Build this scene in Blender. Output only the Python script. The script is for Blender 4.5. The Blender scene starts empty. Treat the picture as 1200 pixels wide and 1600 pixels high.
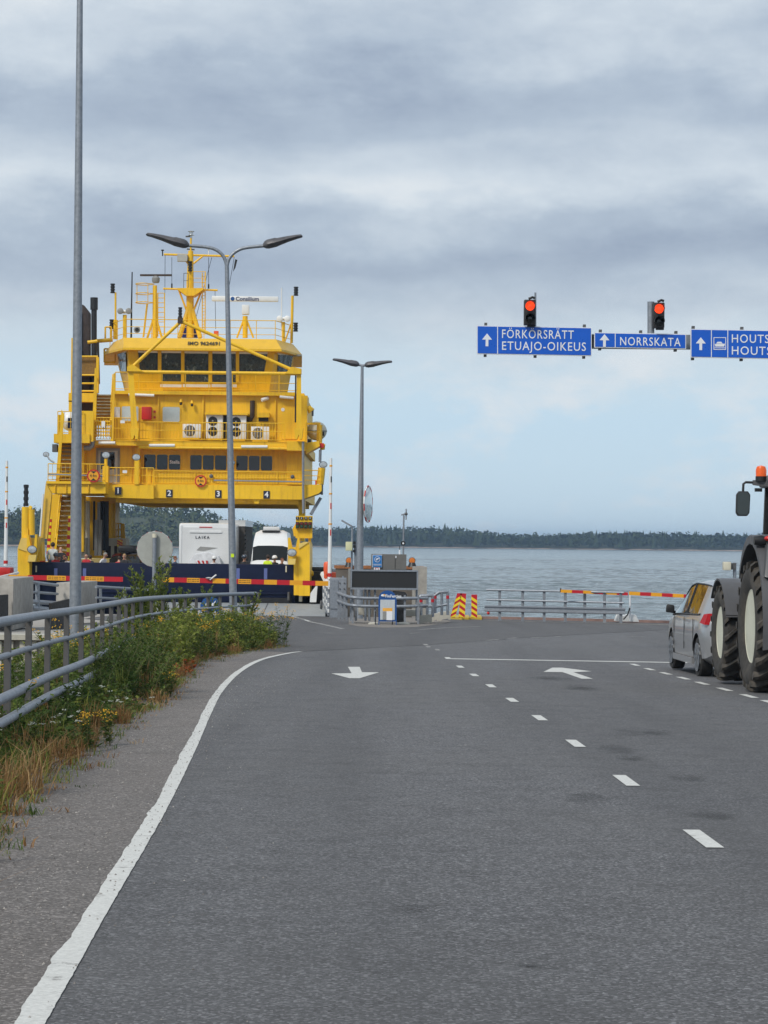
import bpy, bmesh, math, random
from mathutils import Vector, Matrix
R = math.radians
rnd = random.Random(7)
scene = bpy.context.scene
COL = scene.collection

# ------------------------------------------------------------------ camera
F = 3800.0                      # focal length in pixels of the 1200 x 1600 frame
CAMH, SLOPE = 1.53, 0.0153      # eye height, fall of the road towards the quay
PITCH, ROLL = math.atan(47 / F), R(0.6)
cam_d = bpy.data.cameras.new('camera')
cam_d.sensor_fit = 'VERTICAL'; cam_d.sensor_height = 36.0; cam_d.lens = F / 1600 * 36
cam_d.clip_start = 0.1; cam_d.clip_end = 20000
cam = bpy.data.objects.new('camera', cam_d); COL.objects.link(cam)
CAM_M = Matrix.Translation((0, 0, CAMH)) @ Matrix.Rotation(R(90) + PITCH, 4, 'X') @ Matrix.Rotation(ROLL, 4, 'Z')
cam.matrix_world = CAM_M
scene.camera = cam
CR = CAM_M.to_3x3()

# ------------------------------------------------------------------ sky, sun, exposure
SUN_EL, SUN_AZ = R(44), R(-142)         # azimuth clockwise from +Y
sun_dir = Vector((math.cos(SUN_EL) * math.sin(SUN_AZ), math.cos(SUN_EL) * math.cos(SUN_AZ), math.sin(SUN_EL)))
world = bpy.data.worlds.new('World'); scene.world = world; world.use_nodes = True
nt = world.node_tree; nt.nodes.clear()
def wn(t, **k):
    n = nt.nodes.new(t)
    for a, b in k.items(): setattr(n, a, b)
    return n
def wmath(op, a, b=None, c=None):
    n = wn('ShaderNodeMath', operation=op)
    for i, v in enumerate((a, b, c)):
        if v is None: continue
        if isinstance(v, (int, float)): n.inputs[i].default_value = v
        else: nt.links.new(v, n.inputs[i])
    return n.outputs[0]
def wramp(fac, stops, interp='EASE'):
    n = wn('ShaderNodeValToRGB'); n.color_ramp.interpolation = interp
    el = n.color_ramp.elements
    while len(el) > 1: el.remove(el[-1])
    for i, (p, c) in enumerate(stops):
        e = el[0] if i == 0 else el.new(p)
        e.position = p; e.color = (*c, 1) if len(c) == 3 else c
    nt.links.new(fac, n.inputs[0]); return n.outputs[0]
def wnoise(scale, sc, detail, rough, off=(0, 0, 0), tilt=0.0):
    m = wn('ShaderNodeMapping'); m.inputs['Scale'].default_value = sc; m.inputs['Location'].default_value = off; m.inputs['Rotation'].default_value = (0, tilt, 0)
    nt.links.new(tc.outputs['Generated'], m.inputs['Vector'])
    n = wn('ShaderNodeTexNoise'); n.inputs['Scale'].default_value = scale
    n.inputs['Detail'].default_value = detail; n.inputs['Roughness'].default_value = rough
    nt.links.new(m.outputs[0], n.inputs['Vector']); return n.outputs['Fac']
def wmix(fac, a, b):
    n = wn('ShaderNodeMix', data_type='RGBA')
    if isinstance(fac, (int, float)): n.inputs['Factor'].default_value = fac
    else: nt.links.new(fac, n.inputs['Factor'])
    for s, v in ((6, a), (7, b)):
        if isinstance(v, tuple): n.inputs[s].default_value = (*v, 1)
        else: nt.links.new(v, n.inputs[s])
    return n.outputs[2]
tc = wn('ShaderNodeTexCoord')
sky = wn('ShaderNodeTexSky', sky_type='NISHITA', sun_disc=False)
sky.sun_elevation = SUN_EL; sky.sun_rotation = SUN_AZ; sky.air_density = 1.0; sky.dust_density = 1.5
sep = wn('ShaderNodeSeparateXYZ'); nt.links.new(tc.outputs['Generated'], sep.inputs[0])
zz = sep.outputs[2]
n_big = wnoise(1.0, (4, 4, 13), 5, .52, (1.3, 0, .2))
n_mid = wnoise(1.0, (9, 9, 21), 8, .58, (4.1, 2.2, 0), R(8))
n_fine = wnoise(1.0, (34, 34, 62), 9, .66, (0.4, 7.2, 3), R(-6))
zp = wmath('ADD', zz, wmath('MULTIPLY', wmath('SUBTRACT', n_big, .5), .085))
zp = wmath('ADD', zp, wmath('MULTIPLY', wmath('SUBTRACT', n_mid, .5), .04))
G = lambda v: (v, v, v)
band = wramp(zp, [(0, G(.72)), (.06, G(.78)), (.082, G(.70)), (.097, G(.44)), (.113, G(.10)), (.13, G(.30)), (.147, G(.74)),
                  (.163, G(.52)), (.179, G(.18)), (.198, G(.50)), (.222, G(.66)), (.30, G(.5)), (.42, G(.7)), (.6, G(.5)), (1, G(.6))])
val = wmath('ADD', band, wmath('MULTIPLY', wmath('SUBTRACT', n_mid, .5), 1.05))
val = wmath('ADD', val, wmath('MULTIPLY', wmath('SUBTRACT', n_fine, .5), .45))
cloud = wramp(val, [(0, (2.9, 3.5, 4.5)), (.35, (3.95, 4.65, 5.55)), (.7, (5.5, 6.15, 6.8)), (1, (7.1, 7.45, 7.7))], 'LINEAR')
haze_c = wramp(zz, [(0, (5.3, 6.6, 7.5)), (.05, (4.9, 6.4, 7.6)), (.09, (5.2, 6.3, 7.1)), (1, (5, 6, 7))], 'LINEAR')
puff = wramp(wmath('ADD', n_mid, wmath('MULTIPLY', wmath('SUBTRACT', n_fine, .5), .5)), [(.50, G(0)), (.66, G(.6))], 'LINEAR')
low = wmix(puff, haze_c, (7.0, 7.1, 7.3))
cover = wramp(wmath('ADD', zz, wmath('MULTIPLY', wmath('SUBTRACT', n_mid, .5), .06)), [(.060, G(0)), (.10, G(1))], 'LINEAR')
skyc = wmix(cover, low, cloud)
skyc = wmix(.93, sky.outputs[0], skyc)
bg = wn('ShaderNodeBackground'); bg.inputs['Strength'].default_value = 0.1
nt.links.new(skyc, bg.inputs['Color'])
wo = wn('ShaderNodeOutputWorld'); nt.links.new(bg.outputs[0], wo.inputs[0])
sun_l = bpy.data.lights.new('sun', 'SUN'); sun_l.energy = 2.2; sun_l.angle = R(12); sun_l.color = (1.0, .95, .87)
sun = bpy.data.objects.new('sun', sun_l); COL.objects.link(sun)
sun.rotation_euler = sun_dir.to_track_quat('Z', 'Y').to_euler()
vs = scene.view_settings
vs.view_transform = 'Standard'; vs.look = 'None'; vs.exposure = 0.22; vs.gamma = 1.0; vs.use_curve_mapping = False
scene.cycles.max_bounces = 6; scene.cycles.volume_bounces = 0; scene.cycles.transparent_max_bounces = 8
scene.cycles.use_denoising = True

# ------------------------------------------------------------------ measuring helpers
def ray(px, py):
    return CR @ Vector(((px - 600) / F, (800 - py) / F, -1))
def W(px, py, d):               # the point at depth d that stands at this place
    v = ray(px, py); return Vector((0, 0, CAMH)) + v * (d / v.y)
def gz(y): return -SLOPE * y    # road surface height
def Gp(px, py, off=0.0):        # point on the sloping road
    v = ray(px, py); t = (off - CAMH) / (v.z + SLOPE * v.y)
    p = Vector((0, 0, CAMH)) + v * t; return p
def GX(px, d, off=0.0):         # ground point at depth d under column px
    x = W(px, 950, d).x; return Vector((x, d, gz(d) + off))

# ------------------------------------------------------------------ materials
MATS = {}
def new_mat(name):
    m = bpy.data.materials.new(name); m.use_nodes = True
    t = m.node_tree; b = t.nodes['Principled BSDF']; MATS[name] = m
    return m, t, b
def tnode(t, typ, **k):
    n = t.nodes.new(typ)
    for a, v in k.items(): setattr(n, a, v)
    return n
def coords(t, sc=(1, 1, 1)):
    c = tnode(t, 'ShaderNodeTexCoord'); m = tnode(t, 'ShaderNodeMapping'); m.inputs['Scale'].default_value = sc
    t.links.new(c.outputs['Object'], m.inputs[0]); return m.outputs[0]
def noise(t, vec, scale, detail=4, rough=.55):
    n = tnode(t, 'ShaderNodeTexNoise'); n.inputs['Scale'].default_value = scale
    n.inputs['Detail'].default_value = detail; n.inputs['Roughness'].default_value = rough
    t.links.new(vec, n.inputs['Vector']); return n.outputs['Fac']
def ramp(t, fac, stops, interp='LINEAR'):
    n = tnode(t, 'ShaderNodeValToRGB'); n.color_ramp.interpolation = interp
    el = n.color_ramp.elements
    while len(el) > 1: el.remove(el[-1])
    for i, (p, c) in enumerate(stops):
        e = el[0] if i == 0 else el.new(p)
        e.position = p; e.color = (c, c, c, 1) if isinstance(c, (int, float)) else (*c, 1)
    t.links.new(fac, n.inputs[0]); return n.outputs[0]
def mixc(t, fac, a, b, blend='MIX'):
    n = tnode(t, 'ShaderNodeMix', data_type='RGBA', blend_type=blend)
    if isinstance(fac, (int, float)): n.inputs['Factor'].default_value = fac
    else: t.links.new(fac, n.inputs['Factor'])
    for s, v in ((6, a), (7, b)):
        if isinstance(v, tuple): n.inputs[s].default_value = (*v, 1)
        else: t.links.new(v, n.inputs[s])
    return n.outputs[2]
def bump(t, b, h, strength, dist):
    n = tnode(t, 'ShaderNodeBump'); n.inputs['Strength'].default_value = strength; n.inputs['Distance'].default_value = dist
    t.links.new(h, n.inputs['Height']); t.links.new(n.outputs[0], b.inputs['Normal'])
def pm(name, col, rough=.5, metal=0.0, var=.12, scale=3.0, bmp=0.0, dirt=0.0, dirt_col=(.12, .09, .06), spec=.5, coat=0.0, streak=False):
    """painted or plain surface with mottling and wear"""
    m, t, b = new_mat(name)
    v = coords(t)
    f = noise(t, v, scale, 5, .6)
    lo = tuple(max(0, c * (1 - var)) for c in col); hi = tuple(min(1, c * (1 + var)) for c in col)
    c = ramp(t, f, [(.3, lo), (.7, hi)])
    if dirt:
        v2 = coords(t, (3.5, 3.5, .35) if streak else (1, 1, 1))
        d = ramp(t, noise(t, v2, 1.7, 7, .68), [(.5, 0.0), (.78, dirt)])
        c = mixc(t, d, c, dirt_col)
    t.links.new(c, b.inputs['Base Color'])
    r = ramp(t, noise(t, v, scale * 2.3, 4), [(.3, max(0, rough - .1)), (.7, min(1, rough + .1))])
    t.links.new(r, b.inputs['Roughness'])
    b.inputs['Metallic'].default_value = metal
    b.inputs['Specular IOR Level'].default_value = spec
    if coat: b.inputs['Coat Weight'].default_value = coat; b.inputs['Coat Roughness'].default_value = .08
    if bmp: bump(t, b, noise(t, v, scale * 6, 6, .65), .6, bmp)
    return m
def emis(name, col, strength, base=(.2, .02, .01)):
    m, t, b = new_mat(name)
    b.inputs['Base Color'].default_value = (*base, 1); b.inputs['Roughness'].default_value = .3
    v = coords(t); r = ramp(t, noise(t, v, 14, 2), [(.3, tuple(c * .6 for c in col)), (.65, col)])
    t.links.new(r, b.inputs['Emission Color']); b.inputs['Emission Strength'].default_value = strength
    return m
def glass(name, col, rough=.04, spec=.6):
    m, t, b = new_mat(name)
    b.inputs['Base Color'].default_value = (*col, 1); b.inputs['Roughness'].default_value = rough
    b.inputs['Specular IOR Level'].default_value = spec
    v = coords(t); bump(t, b, noise(t, v, 1.2, 3), .25, .02)
    return m
YEL = pm('ferry_yellow', (.82, .49, .009), .48, var=.07, scale=1.2, dirt=.55, dirt_col=(.42, .21, .012), streak=True)
YEL_LIT = pm('lit_ferry_yellow', (.72, .52, .13), .5, var=.06, dirt=.2, dirt_col=(.4, .28, .08))  # paler copy of the ferry yellow, light on sloping post faces put into colour
NAVY = pm('navy_paint', (.006, .010, .034), .5, var=.2, dirt=.3, dirt_col=(.012, .015, .03), streak=True, spec=.2)
GALV = pm('galvanised_steel', (.27, .295, .33), .52, .55, var=.18, scale=14, dirt=.2, dirt_col=(.16, .16, .16))
GALV_D = pm('dull_galvanised', (.23, .25, .28), .6, .25, var=.16, scale=9, dirt=.3, dirt_col=(.13, .12, .11), streak=True)
STEEL_D = pm('dark_steel', (.10, .10, .10), .6, .3, var=.2, scale=6)
GREY = pm('grey_paint', (.25, .25, .24), .5, var=.08, dirt=.2)
LAMPH = pm('lamp_housing', (.085, .082, .088), .5, .2, var=.2, scale=7, dirt=.4, dirt_col=(.24, .22, .2))
WHITE = pm('white_paint', (.74, .75, .74), .4, var=.05, dirt=.2, dirt_col=(.45, .42, .37), streak=True)
CREAM = pm('cream_paint', (.60, .57, .45), .5, var=.06, dirt=.25)
BLACK = pm('black_paint', (.012, .012, .013), .5, var=.3)
RUBBER = pm('rubber', (.022, .021, .02), .8, var=.3, scale=9, dirt=.6, dirt_col=(.075, .066, .055), bmp=.004)
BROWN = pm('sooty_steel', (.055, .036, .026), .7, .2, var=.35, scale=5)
RED = pm('red_paint', (.52, .018, .014), .42, var=.1)
REDS = pm('reflective_red', (.50, .008, .018), .38, var=.07)
YELS = pm('reflective_amber', (.80, .36, .012), .4, var=.06)
CHEV_Y = pm('reflective_yellow', (.85, .63, .02), .4, var=.05)
ORANGE = pm('orange_plastic', (.72, .10, .03), .45, var=.08, dirt=.25)
CONC = pm('concrete', (.33, .31, .28), .9, var=.16, scale=4, bmp=.008, dirt=.55, dirt_col=(.17, .15, .13), streak=True)
CONC_L = pm('pale_concrete', (.45, .43, .37), .9, var=.12, scale=5, bmp=.005, dirt=.4, dirt_col=(.24, .22, .18))
RUST = pm('rusty_edge', (.32, .13, .05), .8, .1, var=.3, scale=5)
SBLUE = pm('sign_blue', (.002, .098, .54), .35, var=.05)
SWHITE = pm('sign_white', (.75, .77, .80), .4, var=.03)
BLUE = pm('blue_paint', (.012, .075, .26), .4, var=.1)
SCREEN = pm('led_panel_face', (.018, .018, .018), .5, var=.1, scale=30)
HOUS = pm('signal_housing', (.018, .016, .016), .45, var=.2)
REDL = emis('red_signal_light', (1.0, .06, .012), 1.5)
LENS_D = glass('dark_lens', (.01, .012, .011), .15)
m_, t_, b_ = new_mat('foil_reflection_glass'); v_ = coords(t_, (1, 1, .55))
vo_ = tnode(t_, 'ShaderNodeTexVoronoi'); vo_.inputs['Scale'].default_value = 3.2; t_.links.new(v_, vo_.inputs['Vector'])
c_ = ramp(t_, noise(t_, v_, 2.6, 6, .75), [(.36, (.015, .02, .02)), (.47, (.06, .075, .07)), (.53, (.02, .028, .028)), (.60, (.10, .125, .115)), (.68, (.34, .38, .35))])  # crumpled foil behind the panes, with lighter reflections painted into the same pattern
t_.links.new(c_, b_.inputs['Base Color']); b_.inputs['Roughness'].default_value = .12; bump(t_, b_, vo_.outputs['Distance'], .5, .05)
WINB = m_
WIND = glass('dark_window', (.012, .014, .016), .05)
WINP = pm('frosted_window', (.50, .57, .58), .25, var=.06, scale=2)
AMBER = pm('amber_lens', (.60, .17, .02), .3, var=.2, scale=12)
AMBER_L = emis('lit_amber_lens', (1.0, .12, .006), .22, (.6, .09, .008))
SKIN = pm('skin', (.52, .29, .20), .55, var=.06)
CHROME = pm('lamp_glass', (.55, .57, .58), .15, .6, var=.2, scale=12)
MIRR = pm('convex_mirror_glass', (.62, .66, .66), .06, .95, var=.06, scale=1)
# ------------------------------------------------------------------ mesh building
ORG = {}
class MB:
    def __init__(s): s.v = []; s.f = []; s.m = []
    def add(s, vs, fs, mi=0):
        o = len(s.v); s.v += [Vector(p) for p in vs]
        s.f += [tuple(i + o for i in f) for f in fs]; s.m += [mi] * len(fs); return s
    def hexa(s, p, mi=0):       # p: 4 bottom, 4 top, same order
        return s.add(p, [(0, 3, 2, 1), (4, 5, 6, 7), (0, 1, 5, 4), (1, 2, 6, 5), (2, 3, 7, 6), (3, 0, 4, 7)], mi)
    def box(s, x0, x1, y0, y1, z0, z1, mi=0):
        return s.hexa([(x0, y0, z0), (x1, y0, z0), (x1, y1, z0), (x0, y1, z0), (x0, y0, z1), (x1, y0, z1), (x1, y1, z1), (x0, y1, z1)], mi)
    def cbox(s, c, sx, sy, sz, rz=0.0, mi=0):
        c = Vector(c); m = Matrix.Rotation(rz, 3, 'Z'); a, b, h = sx / 2, sy / 2, sz / 2
        return s.hexa([c + m @ Vector(p) for p in ((-a, -b, -h), (a, -b, -h), (a, b, -h), (-a, b, -h), (-a, -b, h), (a, -b, h), (a, b, h), (-a, b, h))], mi)
    def bar(s, a, b, w, h=None, up=(0, 0, 1), mi=0):    # rectangular bar from a to b
        a, b = Vector(a), Vector(b); h = h or w; d = (b - a).normalized(); up = Vector(up)
        if abs(d.dot(up)) > .98: up = Vector((0, 1, 0))
        x = d.cross(up).normalized() * (w / 2); z = x.cross(d).normalized() * (h / 2)
        return s.hexa([a - x - z, a + x - z, b + x - z, b - x - z, a - x + z, a + x + z, b + x + z, b - x + z], mi)
    def tube(s, pts, r, n=8, cap=True, mi=0):
        pts = [Vector(p) for p in pts]; rs = r if isinstance(r, (list, tuple)) else [r] * len(pts)
        vs = []; fs = []; ref = None
        for i, p in enumerate(pts):
            d = (pts[min(i + 1, len(pts) - 1)] - pts[max(i - 1, 0)]).normalized()
            if ref is None: ref = Vector((0, 0, 1)) if abs(d.z) < .9 else Vector((0, 1, 0))
            x = d.cross(ref).normalized(); y = x.cross(d).normalized(); ref = y
            for k in range(n):
                a = 2 * math.pi * k / n; vs.append(p + (x * math.cos(a) + y * math.sin(a)) * rs[i])
        for i in range(len(pts) - 1):
            for k in range(n):
                k2 = (k + 1) % n; fs.append((i * n + k, i * n + k2, (i + 1) * n + k2, (i + 1) * n + k))
        if cap: fs += [tuple(range(n)), tuple((len(pts) - 1) * n + k for k in reversed(range(n)))]
        return s.add(vs, fs, mi)
    def cyl(s, a, b, r, r2=None, n=12, mi=0): return s.tube([a, b], [r, r if r2 is None else r2], n, True, mi)
    def lathe(s, prof, c=(0, 0, 0), axis='Z', n=20, mi=0, close=False):
        c = Vector(c); vs = []; fs = []
        for r, h in prof:
            for k in range(n):
                a = 2 * math.pi * k / n; u, w = r * math.cos(a), r * math.sin(a)
                vs.append(c + Vector({'Z': (u, w, h), 'X': (h, u, w), 'Y': (u, h, w)}[axis]))
        for i in range(len(prof) - 1):
            for k in range(n):
                k2 = (k + 1) % n; fs.append((i * n + k, i * n + k2, (i + 1) * n + k2, (i + 1) * n + k))
        if not close: fs += [tuple(range(n)), tuple((len(prof) - 1) * n + k for k in range(n))]
        return s.add(vs, fs, mi)
    def prism(s, poly, off, mi=0):
        n = len(poly); off = Vector(off); poly = [Vector(p) for p in poly]
        return s.add(poly + [p + off for p in poly], [tuple(range(n)), tuple(range(2 * n - 1, n - 1, -1))] + [(i, (i + 1) % n, n + (i + 1) % n, n + i) for i in range(n)], mi)
    def loft(s, A, B, mi=0):
        n = len(A); return s.add(list(A) + list(B), [tuple(range(n)), tuple(range(2 * n - 1, n - 1, -1))] + [(i, (i + 1) % n, n + (i + 1) % n, n + i) for i in range(n)], mi)
    def sphere(s, c, r, n=12, k=8, sq=(1, 1, 1), mi=0):
        c = Vector(c); vs = []; fs = []
        for i in range(k + 1):
            t = math.pi * i / k
            for j in range(n):
                a = 2 * math.pi * j / n
                vs.append(c + Vector((r * sq[0] * math.sin(t) * math.cos(a), r * sq[1] * math.sin(t) * math.sin(a), r * sq[2] * math.cos(t))))
        for i in range(k):
            for j in range(n): fs.append((i * n + j, (i + 1) * n + j, (i + 1) * n + (j + 1) % n, i * n + (j + 1) % n))
        return s.add(vs, fs, mi)
    def sheet(s, pts, mi=0): return s.add(pts, [tuple(range(len(pts)))], mi)
    def build(s, name, mat, parent=None, smooth=40, bevel=0.0, merge=False):
        me = bpy.data.meshes.new(name)
        if parent is None:
            if s.v:
                xs = [p.x for p in s.v]; ys = [p.y for p in s.v]; zs = [p.z for p in s.v]
                org = Vector(((min(xs) + max(xs)) / 2, (min(ys) + max(ys)) / 2, min(zs)))
            else: org = Vector()
        else: org = ORG[parent.name]
        me.from_pydata([p - org for p in s.v], [], s.f)
        for m in (mat if isinstance(mat, (list, tuple)) else [mat]): me.materials.append(m)
        if any(s.m): me.polygons.foreach_set('material_index', s.m)
        bm = bmesh.new(); bm.from_mesh(me)
        bmesh.ops.remove_doubles(bm, verts=bm.verts, dist=1e-5)
        bmesh.ops.recalc_face_normals(bm, faces=bm.faces)
        if bevel:
            es = [e for e in bm.edges if len(e.link_faces) == 2 and e.calc_face_angle(0) > R(30)]
            bmesh.ops.bevel(bm, geom=es, offset=bevel, segments=2, affect='EDGES', profile=.6, clamp_overlap=True)
        bm.to_mesh(me); bm.free()
        if smooth: me.shade_smooth(); me.set_sharp_from_angle(angle=R(smooth))
        o = bpy.data.objects.new(name, me); COL.objects.link(o)
        if parent is None: o.location = org
        else: o.parent = parent
        ORG[o.name] = org
        return o
def thing(name, label, cat, loc=(0, 0, 0), rz=0.0, group=None, local=False):
    o = bpy.data.objects.new(name, None); COL.objects.link(o)
    o.empty_display_size = .2
    o.location = loc; o.rotation_euler = (0, 0, rz)
    ORG[o.name] = Vector() if local else Vector(loc)
    return tag(o, label, cat, group)
def tag(o, label=None, cat=None, group=None, kind=None):
    for k, v in (('label', label), ('category', cat), ('group', group), ('kind', kind)):
        if v: o[k] = v
    return o
def copy_tree(o, parent=None):
    c = o.copy(); COL.objects.link(c); c.parent = parent; ORG[c.name] = ORG[o.name].copy()
    for ch in [x for x in bpy.data.objects if x.parent == o]: copy_tree(ch, c)
    return c
def share(o, name, parent, loc=(0, 0, 0), rot=(0, 0, 0), mat=None):     # another piece with the same mesh
    c = bpy.data.objects.new(name, o.data); COL.objects.link(c); c.parent = parent; c.location = loc; c.rotation_euler = rot
    ORG[c.name] = Vector(); return c
def text_part(txt, size, c, mat, parent, name='lettering', xs=1.0, weight=0.0, align='LEFT', spacing=1.0, rz=0.0, depth=.004):
    cu = bpy.data.curves.new('t', 'FONT'); cu.body = txt; cu.size = size; cu.offset = weight; cu.extrude = depth
    cu.align_x = align; cu.align_y = 'CENTER'; cu.space_character = spacing; cu.resolution_u = 3
    to = bpy.data.objects.new('t', cu); COL.objects.link(to)
    me = bpy.data.meshes.new_from_object(to.evaluated_get(bpy.context.evaluated_depsgraph_get()))
    bpy.data.objects.remove(to); bpy.data.curves.remove(cu)
    me.name = name; me.materials.clear(); me.materials.append(mat)
    M = Matrix.Translation(Vector(c) - ORG[parent.name]) @ Matrix.Rotation(rz, 4, 'Z') @ Matrix.Rotation(R(90), 4, 'X') @ Matrix.Diagonal((xs, 1, 1, 1))
    me.transform(M)
    o = bpy.data.objects.new(name, me); COL.objects.link(o); o.parent = parent; ORG[o.name] = ORG[parent.name].copy()
    return o
def arc(c, r, a0, a1, n, plane='XZ'):
    c = Vector(c); out = []
    for i in range(n + 1):
        a = a0 + (a1 - a0) * i / n; u, w = r * math.cos(a), r * math.sin(a)
        out.append(c + Vector({'XZ': (u, 0, w), 'XY': (u, w, 0), 'YZ': (0, u, w)}[plane]))
    return out
# ------------------------------------------------------------------ ground and road
def catmull(pts, n):
    pts = [Vector(p) for p in pts]; out = []
    for i in range(len(pts) - 1):
        a, b, c, d = pts[max(i - 1, 0)], pts[i], pts[i + 1], pts[min(i + 2, len(pts) - 1)]
        for k in range(n):
            t = k / n
            out.append(.5 * ((2 * b) + (c - a) * t + (2 * a - 5 * b + 4 * c - d) * t * t + (3 * b - a - 3 * c + d) * t ** 3))
    return out + [pts[-1]]
def on_ground(x, y, off=0.0): return Vector((x, y, gz(y) + off))
def ribbon(pts, w, off, rag=0.0, rag_l=0.0):
    mb = MB(); L = []; Rr = []
    for i, p in enumerate(pts):
        d = pts[min(i + 1, len(pts) - 1)] - pts[max(i - 1, 0)]; d.z = 0; d.normalize(); n = Vector((-d.y, d.x, 0))
        wl = w / 2 + rag_l * max(0, rnd.gauss(0, 1)) + rag * rnd.gauss(0, 1); wr = w / 2 + rag * rnd.gauss(0, 1)
        a = p + n * wl; b = p - n * wr
        L.append(on_ground(a.x, a.y, off)); Rr.append(on_ground(b.x, b.y, off))
    k = len(pts); mb.add(L + Rr, [(i, i + 1, k + i + 1, k + i) for i in range(k - 1)]); return mb

def edge_ribbon(pts, w, off):
    mb = MB(); L = []; Rr = []; cl_ = 0.0; ev = 0.0
    for i, p in enumerate(pts):
        d = pts[min(i + 1, len(pts) - 1)] - pts[max(i - 1, 0)]; d.z = 0; d.normalize(); n = Vector((-d.y, d.x, 0))
        cl_ = cl_ * .85 + rnd.gauss(0, .0026)
        if rnd.random() < .035: ev = rnd.uniform(.012, .035)
        ev *= .6
        a = p + n * (w / 2 + cl_ + ev + rnd.gauss(0, .0015)); b = p - n * (w / 2 + rnd.gauss(0, .0012))
        L.append(on_ground(a.x, a.y, off)); Rr.append(on_ground(b.x, b.y, off))
    k = len(pts); mb.add(L + Rr, [(i, i + 1, k + i + 1, k + i) for i in range(k - 1)]); return mb
def asphalt(name, base, warm, stones=.5, rough=.85, stain=.38):
    m, t, b = new_mat(name)
    v = coords(t)
    g = noise(t, v, 26, 8, .85); g2 = noise(t, v, 60, 3, .7); big = noise(t, v, .35, 5, .6); mid = noise(t, v, 2.2, 8, .72)
    c = ramp(t, g, [(.30, tuple(x * .30 for x in base)), (.46, tuple(x * .85 for x in base)), (.56, tuple(x * 1.15 for x in base)), (.72, tuple(x * 2.3 for x in base))])
    c = mixc(t, ramp(t, g2, [(.60, 0.0), (.70, stones)]), c, tuple(min(1, x * 2.9) for x in base))
    vc = tnode(t, 'ShaderNodeTexVoronoi'); vc.inputs['Scale'].default_value = 80; t.links.new(v, vc.inputs['Vector'])
    sp = tnode(t, 'ShaderNodeSeparateColor'); t.links.new(vc.outputs['Color'], sp.inputs[0])
    c = mixc(t, .55, c, ramp(t, sp.outputs[0], [(0, tuple(x * .15 for x in base)), (.22, tuple(x * .5 for x in base)), (.3, tuple(x * .95 for x in base)), (.72, base), (.8, tuple(x * 1.9 for x in base)), (1, tuple(min(1, x * 3.8) for x in base))]))
    c = mixc(t, ramp(t, big, [(.35, 0.0), (.68, .35)]), c, warm)
    c = mixc(t, ramp(t, mid, [(.50, 0.0), (.78, .45)]), c, tuple(x * .5 for x in base))
    vt = coords(t, (.9, .03, 1)); tr = noise(t, vt, .8, 4, .6)
    c = mixc(t, ramp(t, tr, [(.45, 0.0), (.66, stain)]), c, tuple(x * .6 for x in base))
    vo = tnode(t, 'ShaderNodeTexVoronoi'); vo.inputs['Scale'].default_value = 1.1; t.links.new(v, vo.inputs['Vector'])
    c = mixc(t, ramp(t, vo.outputs['Distance'], [(.02, .85), (.04, 0.0)]), c, (.02, .018, .017))
    t.links.new(c, b.inputs['Base Color']); b.inputs['Specular IOR Level'].default_value = .35
    t.links.new(ramp(t, mid, [(.3, rough - .08), (.7, min(1, rough + .08))]), b.inputs['Roughness'])
    bump(t, b, g, .9, .012)
    return m
ASPH = asphalt('asphalt', (.112, .112, .117), (.134, .131, .128))
ASPH2 = asphalt('darker_asphalt', (.092, .091, .094), (.11, .107, .105), .4)
SHLD = asphalt('gravelly_shoulder', (.158, .146, .138), (.205, .18, .166), .8, .95, .2)
m_, t_, b_ = new_mat('road_paint')
v_ = coords(t_)
c_ = ramp(t_, noise(t_, v_, 40, 5, .7), [(.3, (.44, .44, .42)), (.6, (.60, .60, .57))])
c_ = mixc(t_, ramp(t_, noise(t_, v_, 9, 8, .75), [(.57, 0.0), (.66, .8)]), c_, (.20, .19, .18))
t_.links.new(c_, b_.inputs['Base Color']); b_.inputs['Roughness'].default_value = .75
PAINT = m_
m_, t_, b_ = new_mat('worn_road_paint'); v_ = coords(t_)
c_ = mixc(t_, ramp(t_, noise(t_, v_, 7, 8, .8), [(.40, 0.0), (.58, .95)]), (.42, .41, .39), (.09, .088, .088))
t_.links.new(c_, b_.inputs['Base Color']); b_.inputs['Roughness'].default_value = .85
PAINT_W = m_

RAILP = catmull([(-2.75, 10, 0), (-2.95, 15, 0), (-3.22, 20, 0), (-3.48, 25, 0), (-3.62, 29, 0), (-3.98, 36, 0), (-4.30, 43, 0), (-4.25, 49, 0), (-3.95, 56, 0), (-3.30, 63, 0)], 8)
def rail_x(y):
    for a, b in zip(RAILP, RAILP[1:]):
        if a.y <= y <= b.y: return a.x + (b.x - a.x) * (y - a.y) / (b.y - a.y)
    return -2.75 if y < 10 else -3.3
quay_r = [Gp(x, y) for x, y in ((690, 966), (757, 967), (900, 970), (1050, 974), (1200, 978))]
mb = MB()
outline = [(-2.2, -12), (-3.3, 10), (-3.9, 20), (-4.3, 29), (-5.0, 43), (-4.8, 52), (-3.95, 63), (-5.5, 72), (-10.6, 88), (-10.6, 98.4), (-2.2, 98.4), (1.2, 98.4)]
outline += [(p.x, p.y) for p in quay_r] + [(40, quay_r[-1].y - 5), (40, -12)]
top = [on_ground(x, y) for x, y in outline]
mb.prism(top, (0, 0, -3.4))
road = mb.build('road', ASPH, smooth=0); tag(road, kind='structure')

edge_px = [(-40, 1760), (15, 1660), (52, 1592), (100, 1512), (166, 1400), (222, 1310), (262, 1240), (300, 1165), (325, 1111), (345, 1077), (374, 1049), (408, 1031), (450, 1021), (470, 1018.5)]
edge_pts = catmull([Gp(*p) for p in edge_px], 22)
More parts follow.
